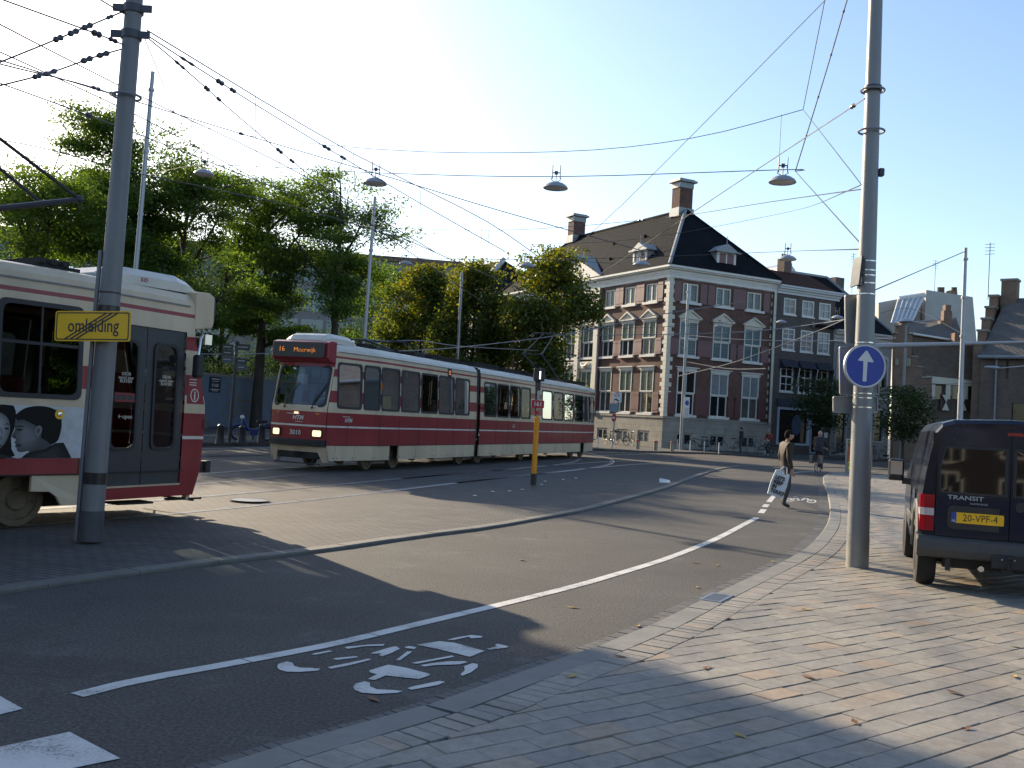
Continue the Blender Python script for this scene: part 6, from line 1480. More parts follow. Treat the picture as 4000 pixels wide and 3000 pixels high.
mb = MB(); mb.box(3.2, 5.0, 1.0, 3, 10.4, 11.9); mb.build('dormer', B_PLASTW, ph); mb = MB(); mb.box(3.5, 4.7, .96, 1.0, 10.7, 11.7); mb.build('dormer_window', G_CURT, ph)
mb = MB(); mb.box(6.0, 7.0, 6, 7, 9, 15.2); mb.build('chimney', B_DARK, ph)

# --- pale modern block with sloping roof glazing behind the gables
def pixwall(root, px, Y, m, name, th=.4, Yb=None):
    pts = [D(x, y, Y)-root.location for x, y in px]; n = len(pts); mb = MB(); off = Vector((0, th, 0))
    mb.add(list(pts)+[p+off for p in pts], [tuple(range(n)), tuple(range(2*n-1, n-1, -1))]+[(i, (i+1) % n, n+(i+1) % n, n+i) for i in range(n)]); return mb.build(name, m, root)
org_ = D(3600, 1800, 92); wb = thing('pale_block', 'pale modern block with sloping roof glazing behind the stepped gables', 'building', (org_.x, org_.y, .1))
pixwall(wb, [(3618, 1132), (3800, 1160), (3830, 1500), (3600, 1500)], 92, B_PLASTW, 'end_wall', 9)
pixwall(wb, [(3432, 1182), (3485, 1172), (3612, 1150), (3612, 1290), (3432, 1290)], 93, B_PLASTW, 'back_wall', 6)
pts = [D(3510, 1168, 92)-wb.location, D(3612, 1152, 92)-wb.location, D(3560, 1262, 88)-wb.location, D(3482, 1262, 88)-wb.location]
mb = MB(); mb.poly(pts); rg = mb.build('roof_glazing', B_ZINC, wb)
for i in range(6):
    a, b = pts[0].lerp(pts[1], i/5), pts[3].lerp(pts[2], i/5); mb = MB(); mb.tube([a, b], .08, 6); mb.build('glazing_bar', W_['white'], rg)
mb = MB(); mb.tube([pts[0], pts[1]], .25, 6); mb.build('parapet_cap', W_['white'], wb)
for x in (3570, 3600): mb = MB(); a, b = D(x, 1200, 91)-wb.location, D(x, 1262, 91)-wb.location; mb.tube([a, b], .1, 6); mb.build('column', B_DARK, wb)
for x in (3667, 3676, 3684, 3722, 3733): mb = MB(); a, b = D(x, 1122, 94)-wb.location, D(x, 1150, 94)-wb.location; mb.tube([a, b], .14, 6); mb.build('chimney_pot', B_DARK, wb)
pixwall(wb, [(3713, 1133), (3740, 1137), (3740, 1160), (3713, 1160)], 93, B_BROWN, 'chimney', 1)

# --- small stepped-gable house
org_ = D(3560, 1800, 66); sg = thing('stepped_gable_house', 'old brown brick house with stepped gable beside the thin lamp pole', 'building', (org_.x, org_.y, .1))
st = [(3486, 1800), (3494, 1500), (3497, 1300), (3505, 1300), (3508, 1272), (3520, 1272), (3522, 1258), (3545, 1260), (3544, 1275), (3552, 1276), (3550, 1302), (3565, 1304), (3560, 1392), (3582, 1394), (3580, 1432), (3604, 1434), (3602, 1472), (3640, 1476), (3640, 1800)]
pixwall(sg, st, 66, B_BROWN, 'gable_wall', .45)
for (x0, x1, y0, y1) in ((3503, 1500, 0, 0),): pass
for x0, x1, y0, y1 in ((3494, 3512, 1400, 1428), (3538, 3560, 1398, 1432)):
    t_ = pixwall(sg, [(x0, y0), (x1, y0), (x1, y1), (x0, y1)], 65.9, B_SHUT, 'window', .15)
    for q in (.33, .66): xx = x0+(x1-x0)*q; pixwall(sg, [(xx-1, y0), (xx+1, y0), (xx+1, y1), (xx-1, y1)], 65.85, W_['signback'], 'glazing_bar', .05)
    pixwall(sg, [(x0+2, y0+2), (x1-2, y0+2), (x1-2, y1-2), (x0+2, y1-2)], 65.88, G_DARK, 'pane', .02)
for i, (x0, x1, y0) in enumerate(((3495, 3510, 1300), (3506, 3522, 1272), (3520, 3547, 1258), (3548, 3568, 1303), (3558, 3586, 1393), (3578, 3608, 1433), (3600, 3644, 1474))):
    pixwall(sg, [(x0, y0-4), (x1, y0-3), (x1, y0+2), (x0, y0+1)], 65.9, B_STONE, 'coping', .6)
# dark side range with tiled roof
w1 = pixwall(sg, [(3562, 1303), (3748, 1332), (3840, 1345), (3850, 1800), (3600, 1800)], 68.5, B_DARK, 'side_wall', .4)
a, b, c, d_ = [D(*p)-sg.location for p in ((3555, 1302, 68.2), (3770, 1336, 68.2), (3735, 1243, 73), (3545, 1263, 73))]
mb = MB(); mb.poly([a, b, c, d_]); mb.build('side_roof', R_GREY, sg); mb = MB(); mb.tube([a, b], .08, 6); mb.build('gutter', W_['white'], sg); mb = MB(); mb.tube([d_, c], .1, 6); mb.build('ridge', B_LEAD, sg)
pixwall(sg, [(3658, 1350), (3662, 1272), (3672, 1272), (3674, 1252), (3686, 1252), (3688, 1212), (3694, 1212), (3694, 1190), (3716, 1192), (3714, 1214), (3720, 1216), (3716, 1350)], 71, B_BROWN, 'rear_gable', .5)
pixwall(sg, [(3730, 1300), (3756, 1303), (3752, 1345), (3728, 1340)], 67.5, B_BROWN, 'chimney', .8)
pixwall(sg, [(3622, 1468), (3838, 1490), (3836, 1512), (3620, 1496)], 68.2, B_CREAM, 'lintel_band', .3)
for x in (3640, 3700, 3768, 3826):
    pixwall(sg, [(x-4, 1500), (x+14, 1502), (x+12, 1560), (x-6, 1558)], 68.25, B_CREAM, 'window_post', .2)
for x in (3695, 3763, 3820):
    pixwall(sg, [(x-20, 1540), (x+24, 1545), (x+20, 1605), (x-24, 1600)], 68.3, mat('hourglass_dark', (.05, .03, .025), .6, 0, .1, 4), 'shutter', .1)
    pixwall(sg, [(x-14, 1542), (x+16, 1545), (x+1, 1571)], 68.15, B_CREAM, 'shutter_mark', .08); pixwall(sg, [(x-15, 1602), (x+13, 1604), (x+1, 1571)], 68.15, B_CREAM, 'shutter_mark', .08)
for x in (3660, 3728, 3792): pixwall(sg, [(x-16, 1505), (x+18, 1508), (x+16, 1560), (x-18, 1558)], 68.35, G_DARK, 'pane', .08)

# --- the old gate building on the right: long slate roof, stepped parapet and chimney
dr_ = Vector((.79, -.61, 0)); org_ = D(3815, 1800, 67); gt = thing('old_gate_building', 'long dark brick gatehouse with grey slate roof and tall chimney at right', 'building', (org_.x, org_.y, .1), math.atan2(dr_.y, dr_.x))
def loc(px, py, off=0.):               # pixel on the facade plane moved back by off
    n_ = Vector((.61, .79, 0)); o2 = gt.location+n_*off; d = ray(px, py); t_ = (o2-Vector((0, 0, EYE))).dot(n_)/d.dot(n_); p = Vector((0, 0, EYE))+d*t_-gt.location
    return Vector((p.dot(dr_), p.dot(n_), p.z))
ea = loc(3815, 1396).z; GL = 60.0; rz_ = loc(3850, 1168, 5.2).z
u_s = loc(3855, 1240, 4.0).x
mb = MB(); wallgrid(mb, 0, GL, 0, ea, [(2.0, 3.0, 1.6, 4.4), (6, 7.2, 2, 5)], lambda u, v, w: Vector((u, -w, v)), .3); mb.box(.0, GL, .35, 9, 0, ea); mb.build('wall', B_DARK, gt)
for a, b, c, d_ in ((2.0, 3.0, 1.6, 4.4), (6, 7.2, 2, 5)): mb = MB(); mb.poly([(a, .25, c), (b, .25, c), (b, .25, d_), (a, .25, d_)]); mb.build('opening', G_DARK, gt)
for u in (1.6, 3.4, 4.6): mb = MB(); mb.box(u, u+.12, -.03, .02, 6.0, 7.2); mb.build('slit', G_DARK, gt)
mb = MB(); mb.poly([(-.1, -.35, ea), (GL, -.35, ea), (GL, 5.2, rz_), (.4, 5.2, rz_)]); mb.poly([(.4, 5.2, rz_), (GL, 5.2, rz_), (GL, 10, ea), (0, 10, ea)]); rf = mb.build('roof', R_GREY, gt)
mb = MB(); mb.tube([(-.1, -.42, ea), (GL, -.42, ea)], .12, 8); mb.build('gutter', B_LEAD, gt)
mb = MB(); mb.poly([(0, .4, 0), (0, 9, 0), (0, 9, ea), (0, 5, rz_), (0, .4, ea)]); mb.build('end_wall', B_DARK, gt)
n_s = 5                                 # stepped parapet of the end gable, in front of the roof's left end
for i in range(n_s):
    y0_ = .2+i*1.0; zt = ea+.45+(rz_-ea)*(i+.55)/n_s; mb = MB(); mb.box(-.55, .0, y0_, y0_+1.0, 0 if i == 0 else ea-1, zt); ps = mb.build('parapet_step', B_BROWN, gt)
    mb = MB(); mb.box(-.62, .07, y0_-.08, y0_+1.05, zt, zt+.14); mb.build('coping', B_STONE, ps)
mb = MB(); mb.box(.1, 1.1, 4.7, 5.7, rz_-1.5, rz_+1.2); ch = mb.build('chimney', B_BROWN, rf); mb = MB(); mb.box(0.03, 1.17, 4.63, 5.77, rz_+1.2, rz_+1.35); mb.build('chimney_cap', B_STONE, ch)

# --- neighbour of the mansion down the street, mid roof seen between trees
B2 = Vector((-.466, .885, 0)); no = MO+B2*31
nb_ = thing('street_house', 'brick street house with black hipped roof seen between the yellowing trees', 'building', no, MRZ)
NLn = 22.0; cN = [2+i*2.7 for i in range(8)]
holes = [hole(c, 1.3, 2.3, 4.7) for c in cN]+[hole(c, 1.3, 6.2, 8.4) for c in cN]+[hole(c, 1.3, 9.6, 11.4) for c in cN]
mb = MB(); wallgrid(mb, 0, NLn, 0, 13.0, holes, LW, .25); mb.box(.28, 10, .05, NLn, 0, 13.0); mb.poly([(0, 0, 0), (10, 0, 0), (10, 0, 13), (0, 0, 13)]); mb.build('wall', B_RED, nb_)
for a, b, mm in ((2.3, 4.7, G_DARK), (6.2, 8.4, G_LEAD), (9.6, 11.4, G_DARK)):
    fr, pn = lights(1.3, a, b, 2, 2, .08, .12, .02, nb_, None, None); fm_, pm = fr.mesh('window', B_WHITE), pn.mesh('pane', mm)
    for c in cN: w_ = link(fm_, 'window', nb_, (0, c, 0)); w_.rotation_euler = (0, 0, R(-90)); link(pm, 'pane', w_)
mb = MB(); mb.box(-.4, 10.2, -.4, NLn+.3, 13.0, 13.6); mb.build('cornice', B_CREAM, nb_)
mb = MB(); mb.box(-.25, 0, 0, 1.2, 0, 13); mb.build('pilaster', B_CREAM, nb_)
a, b, c, d_ = Vector((-.4, -.4, 13.6)), Vector((10.2, -.4, 13.6)), Vector((10.2, NLn, 13.6)), Vector((-.4, NLn, 13.6)); p, q = Vector((5, 5, 18.0)), Vector((5, NLn-5, 18.0)); mb = MB()
mb.poly([a, b, p]); mb.poly([b, c, q, p]); mb.poly([c, d_, q]); mb.poly([d_, a, p, q]); rf = mb.build('roof', R_BLACK, nb_); mb = MB(); mb.tube([a, p], .3, 6); mb.tube([p, q], .15, 6); mb.build('ridge', B_ZINC, rf)
mb = MB(); mb.box(-.2, 2.5, 1.6, 4.2, 13.6, 15.6); mb.build('dormer', B_CREAM, nb_)
# --- modern flat block behind the park trees
c = D(1480, 1700, 125); mo = thing('modern_block', 'flat-roofed modern block with glass front behind the left trees', 'building', (c.x, c.y, 0), R(8)); MZ = D(1480, 1018, 125).z
mb = MB(); mb.box(-62, 9, 0, 14, 0, MZ); mb.build('wall', mat('modern_concrete', (.22, .21, .20), .8, 0, .15, .5), mo)
for i in range(22):
    for k in range(5):
        x = -60+i*3.1; z = MZ-3.4-k*3.6; mb = MB(); mb.box(x, x+2.7, -.1, -.02, z, z+2.6)
        if z > 1: mb.build('window', mat('modern_glass', (.10, .15, .17), .08, 0, 0, spec=.7) if i+k == 0 else bpy.data.materials['modern_glass'], mo)
mb = MB(); mb.box(-62.2, 9.2, -.3, 14.2, MZ, MZ+.6); mb.build('roof_edge', B_BROWN, mo)

# --- building across the square behind the camera (mirrored in the van windows)
bk = thing('square_building', 'brick building with cream cornice and pediment mirrored in the van windows', 'building', (-18, -52, 0), 0)
bf = lambda u, v, w: Vector((u, w, v)); cB = [3+i*4.0 for i in range(16)]
holes = [hole(c, 1.7, a, b) for c in cB for a, b in ((1.2, 3.8), (5.2, 7.6), (8.8, 10.8))]
mb = MB(); wallgrid(mb, 0, 66, 0, 12.5, holes, bf, .25); mb.box(.1, 65.9, -12, -.3, 0, 12.5); mb.build('wall', mat('back_wall_dark', (.03, .026, .024), .9, 0, .2, 1), bk)
for a, b in ((1.2, 3.8), (5.2, 7.6), (8.8, 10.8)):
    fr, pn = lights(1.7, a, b, 2, 2, .09, .13, .02, bk, None, None); fm_, pm = fr.mesh('window', B_WHITE), pn.mesh('pane', G_DARK)
    for c in cB: w_ = link(fm_, 'window', bk, (c, 0, 0)); w_.rotation_euler = (0, 0, R(180)); link(pm, 'pane', w_)
mb = MB(); mb.box(-.2, 66.2, -.3, .5, 12.5, 13.3); mb.prism([(28, 13.3), (44, 13.3), (36, 16.5)], bf, -.2, .4); mb.build('cornice', B_CREAM, bk)
mb = MB(); mb.poly([(0, .3, 13.3), (66, .3, 13.3), (66, -6, 17), (0, -6, 17)]); mb.build('roof', R_BLACK, bk)

for root_, px, py, Y, h in ((gt, 3862, 1100, 66, 2.6), (wb, 3650, 1140, 93, 3.0), (ph, 3330, 1090, 84, 2.2), (nb_, 1905, 990, 108, 2.5)):
    bpy.context.view_layer.update(); p = root_.matrix_world.inverted() @ D(px, py, Y); mb = MB(); mb.tube([p-Vector((0, 0, 1.2)), p+Vector((0, 0, h))], .025, 5)
    for k in range(4): mb.tube([p+Vector((-.3, 0, h-.1-k*.22)), p+Vector((.3, 0, h-.1-k*.22))], .015, 4)
    mb.build('aerial', W_['wire'], root_)
for u in (1.0, 5.2, 9.5, 14): mb = MB(); mb.tube([(u, -.1, 0), (u, -.1, ea-.1)], .07, 8); mb.build('downpipe', B_LEAD, gt)
# ================================================================= TREES
M_BARK = mat('bark_dark', (.05, .04, .032), .9, 0, .35, 4, .6, stretch=(1, 1, .25))
L_GREEN = leafmat('leaves_green', (.036, .074, .016), (.07, .122, .022), (.12, .168, .034), .56)
L_AUT = leafmat('leaves_autumn', (.038, .066, .015), (.078, .105, .019), (.23, .17, .026), .52)
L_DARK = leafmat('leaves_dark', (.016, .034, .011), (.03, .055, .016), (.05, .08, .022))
def leaf_cloud(name, C, L_, W, tone, m, parent, rng, flat=.0):
    n = len(C)
    a = rng.normal(size=(n, 3)); a[:, 2] *= (1-flat*.6); a /= np.linalg.norm(a, axis=1)[:, None]
    b = rng.normal(size=(n, 3)); b -= (b*a).sum(1)[:, None]*a; b /= np.linalg.norm(b, axis=1)[:, None]
    s = rng.uniform(.6, 1.25, n)[:, None]; c = np.cross(a, b)*.18
    V = np.empty((n, 4, 3)); V[:, 0] = C-a*L_*s/2; V[:, 1] = C+b*W*s/2+c*L_*s*.4; V[:, 2] = C+a*L_*s/2; V[:, 3] = C-b*W*s/2+c*L_*s*.4
    me = bpy.data.meshes.new(name); me.vertices.add(n*4); me.vertices.foreach_set('co', V.reshape(-1)); me.loops.add(n*4); me.loops.foreach_set('vertex_index', np.arange(n*4, dtype=np.int32))
    me.polygons.add(n); me.polygons.foreach_set('loop_start', np.arange(0, n*4, 4, dtype=np.int32)); me.polygons.foreach_set('loop_total', np.full(n, 4, dtype=np.int32)); me.update(calc_edges=True)
    at = me.attributes.new('tone', 'FLOAT', 'FACE'); at.data.foreach_set('value', np.clip(tone, 0, 1).astype(np.float32)); me.materials.append(m)
    return link(me, name, parent)
def tree(label, base, H, RX, leaf, seed, nl=26000, crown0=.28, tr=.28, L_=.19, W=.08, feather=.5, lean=(0, 0), group='trees around the square', spread=1.0, limbs=7, dens=1.0, cl=.33):
    rng = np.random.default_rng(seed); t = thing('tree', label, 'tree', base, 0, group)
    mb = MB(); tips = []; top = H*.97
    def branch(p, d, ln, r, depth):
        k = 4; pts = [p.copy()]; q = p.copy(); dd = d.copy()
        for i in range(k):
            dd = (dd+rng.normal(size=3)*.16+np.array([0, 0, .06 if depth < 2 else -.02])); dd /= np.linalg.norm(dd); q = q+dd*ln/k; pts.append(q.copy())
            if depth >= 2: tips.append(q.copy())
        mb.tube([Vector(x) for x in pts], [r*(1-.6*i/k) for i in range(k+1)], 6 if depth < 2 else 4, 0, False)
        if depth < 3:
            nb = int(rng.integers(3, 5)) if depth < 2 else 3
            for j in range(nb):
                f = rng.uniform(.35, 1.0); pt = pts[int(f*k)]
                side_ = rng.normal(size=3); side_ -= side_.dot(dd)*dd; side_ /= np.linalg.norm(side_); nd = dd*.75+side_*rng.uniform(.5, 1.0); nd[2] = nd[2]*(1-feather*.5); nd /= np.linalg.norm(nd)
                branch(pt, nd, ln*rng.uniform(.5, .72), r*.45, depth+1)
    nl = int(nl*1.5)
    hb = H*crown0; tp = [np.array([0, 0, -.1]), np.array([lean[0]*.3, lean[1]*.3, hb*.5]), np.array([lean[0]*.6, lean[1]*.6, hb]), np.array([lean[0], lean[1], H*.55]), np.array([lean[0]*1.1, lean[1], H*.8])]
    trunk = MB(); trunk.tube([Vector(p) for p in tp], [tr*1.25, tr, tr*.85, tr*.5, tr*.15], 10); trunk.build('trunk', M_BARK, t, smooth=True)
    for i in range(limbs):
        f = i/(limbs-1) if limbs > 1 else 0; z = hb+(H*.8-hb)*f**1.1; az = i*2.4+rng.uniform(-.3, .3); el = R(18)+f*R(50)
        env = RX*math.sin(math.pi*min(1, .30+.62*(1-f)))*spread
        d = np.array([math.cos(az)*math.cos(el), math.sin(az)*math.cos(el), math.sin(el)]); p = np.array([lean[0]*(.6+.5*f), lean[1], z])
        branch(p, d, max(env*.85, H*.12), tr*.42*(1-.4*f), 0 if f < .8 else 1)
    branch(np.array([lean[0]*1.1, lean[1], H*.78]), np.array([0, 0, 1.]), H*.17, tr*.2, 1)
    mb.build('limbs', M_BARK, t)
    T = np.array(tips); zc = (hb+top)/2; k = rng.integers(0, len(T), nl)
    wgt = rng.normal(size=(nl, 3))*cl*np.array([1.2, 1.2, .8-feather*.6]); C = T[k]+wgt
    e = ((C[:, 0]-lean[0])/(RX*1.12))**2+((C[:, 1]-lean[1])/(RX*1.12))**2; keep = (e < 1.0) & (C[:, 2] > hb*.75) & (C[:, 2] < top+.4); C = C[keep]
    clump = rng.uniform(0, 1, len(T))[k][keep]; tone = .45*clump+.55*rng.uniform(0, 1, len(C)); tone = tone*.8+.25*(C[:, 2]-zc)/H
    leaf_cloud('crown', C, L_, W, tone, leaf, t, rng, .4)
    return t
def at(px, Y, z=FPZ):
    p = D(px, 1560, Y); return Vector((p.x, p.y, z))
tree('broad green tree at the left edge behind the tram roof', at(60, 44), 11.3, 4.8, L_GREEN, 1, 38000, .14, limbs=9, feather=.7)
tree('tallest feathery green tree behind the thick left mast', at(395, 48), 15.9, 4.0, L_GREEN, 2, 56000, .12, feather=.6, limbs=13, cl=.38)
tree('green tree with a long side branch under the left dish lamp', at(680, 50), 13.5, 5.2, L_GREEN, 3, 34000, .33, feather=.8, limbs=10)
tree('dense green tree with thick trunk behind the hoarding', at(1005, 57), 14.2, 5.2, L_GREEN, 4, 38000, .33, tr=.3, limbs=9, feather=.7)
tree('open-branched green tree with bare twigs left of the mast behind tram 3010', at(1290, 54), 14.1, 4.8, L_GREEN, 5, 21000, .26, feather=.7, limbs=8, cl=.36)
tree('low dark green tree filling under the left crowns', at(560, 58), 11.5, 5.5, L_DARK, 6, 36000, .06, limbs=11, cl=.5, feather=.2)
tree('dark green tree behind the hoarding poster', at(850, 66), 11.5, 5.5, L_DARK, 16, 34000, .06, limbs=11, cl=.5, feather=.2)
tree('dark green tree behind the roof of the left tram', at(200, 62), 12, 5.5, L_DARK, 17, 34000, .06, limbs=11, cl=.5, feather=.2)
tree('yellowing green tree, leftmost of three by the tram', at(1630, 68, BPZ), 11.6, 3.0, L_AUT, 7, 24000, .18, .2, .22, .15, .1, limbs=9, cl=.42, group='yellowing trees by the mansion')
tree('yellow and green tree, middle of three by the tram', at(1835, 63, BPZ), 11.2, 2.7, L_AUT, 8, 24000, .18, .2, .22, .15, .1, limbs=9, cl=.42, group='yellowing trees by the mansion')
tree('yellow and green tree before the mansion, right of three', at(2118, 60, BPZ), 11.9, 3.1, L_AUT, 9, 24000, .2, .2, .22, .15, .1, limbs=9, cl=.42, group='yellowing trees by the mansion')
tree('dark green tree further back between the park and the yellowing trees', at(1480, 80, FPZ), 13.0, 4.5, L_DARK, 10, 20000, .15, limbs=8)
tree('small dark street tree before the shop front of the grey house', at(3205, 71, BPZ), 5.4, 2.3, L_DARK, 11, 3600, .42, .1, .2, .12, .1, limbs=6, cl=.5, group='small street trees on the right')
tree('small dark street tree before the right houses', at(3535, 62, BPZ), 4.6, 1.8, L_DARK, 12, 2800, .4, .09, .2, .12, .1, limbs=6, cl=.5, group='small street trees on the right')
# park trees just outside the frame: they shade the carriageway in front
tree('tall park tree left of the frame shading the road in front', (-21.0, 28.6, FPZ), 15.7, 3.5, L_GREEN, 13, 50000, .76, limbs=18, cl=.85, L_=.38, W=.27, spread=1.15, feather=0)
tree('second park tree left of the frame', (-23.8, 22.3, FPZ), 15, 5.2, L_GREEN, 14, 30000, .2, limbs=14, cl=.85, L_=.38, W=.25, feather=0)
# ================================================================= PEOPLE
def person(name, label, J, cols, loc, rz, hair=None, group=None, face=(1, 0, 0), fingers=True, sc=1.0, bald=False):
    """J: joints in metres, x forward; one continuous skinned body, hair as a child"""
    root = None
    order = ['pel', 'sp', 'ch', 'nk', 'hd0', 'shL', 'elL', 'wrL', 'shR', 'elR', 'wrR', 'hiL', 'knL', 'anL', 'toL', 'hiR', 'knR', 'anR', 'toR']
    rads = dict(pel=(.15, .125), sp=(.14, .12), ch=(.17, .14), nk=(.062, .062), hd0=(.05, .05), sh=(.09, .09), el=(.064, .064), wr=(.042, .042), hi=(.098, .098), kn=(.07, .07), an=(.048, .048), to=(.042, .035))
    edges = [('pel', 'sp'), ('sp', 'ch'), ('ch', 'nk'), ('nk', 'hd0'), ('ch', 'shL'), ('shL', 'elL'), ('elL', 'wrL'), ('ch', 'shR'), ('shR', 'elR'), ('elR', 'wrR'), ('pel', 'hiL'), ('hiL', 'knL'), ('knL', 'anL'), ('anL', 'toL'), ('pel', 'hiR'), ('hiR', 'knR'), ('knR', 'anR'), ('anR', 'toR')]
    me = bpy.data.meshes.new('sk'); me.from_pydata([J[k] for k in order], [(order.index(a), order.index(b)) for a, b in edges], [])
    o = bpy.data.objects.new('sk', me); COL.objects.link(o); o.modifiers.new('skin', 'SKIN'); sv = me.skin_vertices[0].data
    for i, k in enumerate(order): sv[i].radius = rads[k] if k in rads else rads[k[:2]]; sv[i].use_root = (k == 'pel')
    sd = o.modifiers.new('sub', 'SUBSURF'); sd.levels = 2; sd.render_levels = 2
    dg = bpy.context.evaluated_depsgraph_get(); ev = bpy.data.meshes.new_from_object(o.evaluated_get(dg)); bpy.data.objects.remove(o)
    mb = MB(); V = [v.co.copy() for v in ev.vertices]; mb.v = [tuple(v) for v in V]
    segm = {('ch', 'nk'): 1, ('nk', 'hd0'): 0}
    for a, b in edges:
        if a[:2] in ('sh', 'el') or b[:2] == 'sh' or (a, b) in (('sp', 'ch'), ('pel', 'sp')): segm[(a, b)] = 1
        elif a[:2] in ('hi', 'kn') or a == 'pel': segm[(a, b)] = 2
        elif a[:2] == 'an': segm[(a, b)] = 3
    segs = [(Vector(J[a]), Vector(J[b]), segm[(a, b)]) for a, b in edges]
    for p in ev.polygons:
        c = Vector((0, 0, 0))
        for i in p.vertices: c += V[i]
        c /= len(p.vertices); best = (9, 0)
        for a, b, m in segs:
            t = max(0, min(1, (c-a).dot(b-a)/((b-a).length_squared+1e-9))); d = (c-(a+(b-a)*t)).length
            if d < best[0]: best = (d, m)
        mb.f.append(tuple(p.vertices)); mb.m.append(best[1])
    bpy.data.meshes.remove(ev)
    # head with brow, nose, chin and ears
    fx = Vector(face).normalized(); up = Vector((0, 0, 1)); lf = up.cross(fx).normalized(); hc = Vector(J['hd0'])+fx*.015+up*.105
    n, k = 16, 12; vs = []
    for i in range(k+1):
        a = math.pi*i/k
        for j in range(n):
            b = 2*math.pi*j/n; x, y, z = math.sin(a)*math.cos(b), math.sin(a)*math.sin(b), -math.cos(a)
            w = 1-.22*max(0, -z-.2); X = .098*x*(1.0 if x > 0 else 1.02); 
            if x > .75 and -.35 < z < .05 and abs(y) < .3: X += .022
            if x > .6 and -.95 < z < -.6: X += .012
            vs.append(hc+fx*X*w+lf*.076*y*w+up*.122*z)
    mb.add(vs, [(i*n+j, i*n+(j+1) % n, (i+1)*n+(j+1) % n, (i+1)*n+j) for i in range(k) for j in range(n)], 0)
    for s in (-1, 1):
        mb.ball(hc+lf*s*.077-fx*.005-up*.005, .018, .012, .032, 8, 6, 0); mb.ball(hc+fx*.086+lf*s*.032+up*.018, .012, .012, .008, 6, 5, 4)
    mb.tube([hc+fx*.099+lf*.022-up*.062, hc+fx*.103-up*.06, hc+fx*.099-lf*.022-up*.062], .006, 5, 5)
    if fingers:
        for s in ('L', 'R'):
            w, e = Vector(J['wr'+s]), Vector(J['el'+s]); d = (w-e).normalized(); acr = d.cross(Vector((0, 1, 0)));
            acr = acr.normalized() if acr.length > .1 else Vector((1, 0, 0)); nrm = d.cross(acr).normalized(); cu = nrm*(-1 if s == 'L' else 1)
            mb.tube([w-d*.02, w+d*.05, w+d*.095], [.03, .036, .03], 8, 0)
            for q, (of, ln) in enumerate(((-.028, .07), (-.01, .08), (.01, .075), (.027, .06))):
                b0 = w+d*.09+acr*of; mb.tube([b0, b0+d*ln*.45+cu*.008, b0+d*ln*.75+cu*.03, b0+d*ln*.85+cu*.05], [.0095, .009, .008, .006], 6, 0)
            b0 = w+d*.03-acr*.03; mb.tube([b0, b0-acr*.025+d*.03, b0-acr*.03+d*.06+cu*.02], [.011, .01, .007], 6, 0)
    lowest = min(v[2] for v in mb.v)
    ob = mb.build(name, [W_['skin']]+cols+[W_['hair'], mat('lips', (.28, .11, .09), .5, 0, 0) if 'lips' not in bpy.data.materials else bpy.data.materials['lips']], None, loc, smooth=60, rz=rz)
    tag(ob, label, 'person', group); ob.scale = (sc,)*3
    if not bald:
        h = MB(); vs = []; n, k = 16, 8
        for i in range(k+1):
            a = math.pi*(.5+.5*i/k*1.0)
            for j in range(n):
                b = 2*math.pi*j/n; x, y = math.cos(b), math.sin(b); lo = .12 if x > .3 else -.55 if x < -.2 else -.1
                zz = lo+(1-lo)*i/k; rr = math.sqrt(max(0, 1-zz*zz)); vs.append(hc+fx*(.103*x*rr-.005)+lf*.080*y*rr+up*(.126*zz+.001))
        h.add(vs, [(i*n+j, i*n+(j+1) % n, (i+1)*n+(j+1) % n, (i+1)*n+j) for i in range(k) for j in range(n)])
        h.build('hair', hair or W_['hair'], ob, smooth=True)
    return ob
C_BROWN = mat('jacket_brown', (.03, .017, .012), .75, 0, .25, 12, .3); C_DARK = mat('trousers_dark', (.028, .032, .045), .8, 0, .2, 14, .3); C_SHOE = mat('shoes_dark', (.025, .018, .013), .5, 0, .2, 14)
C_BLACK = mat('jacket_black', (.018, .018, .02), .7, 0, .25, 12, .3); C_REDC = mat('coat_red', (.16, .02, .025), .75, 0, .2, 12, .3); C_GREYC = mat('coat_grey', (.10, .10, .11), .8, 0, .2, 12); C_BLUE = mat('shirt_blue', (.05, .07, .14), .8, 0, .2, 12)
walkJ = dict(pel=(0, 0, .93), sp=(.0, 0, 1.1), ch=(-.01, 0, 1.36), nk=(.005, 0, 1.5), hd0=(.03, 0, 1.545), shL=(-.01, .19, 1.42), elL=(-.04, .23, 1.14), wrL=(.06, .22, .90), shR=(-.01, -.19, 1.42), elR=(-.03, -.23, 1.14), wrR=(.04, -.25, .88),
  hiL=(0, .1, .88), knL=(.14, .1, .50), anL=(.0, .1, .10), toL=(.14, .11, .045), hiR=(0, -.1, .88), knR=(.03, -.1, .48), anR=(-.06, -.1, .09), toR=(.09, -.12, .04))
pb_ = G(3062, 1983, .0)
ped = person('person', 'man in brown jacket and dark trousers crossing the road with a white carrier bag', walkJ, [C_BROWN, C_DARK, C_SHOE], (pb_.x, pb_.y, 0), R(8))
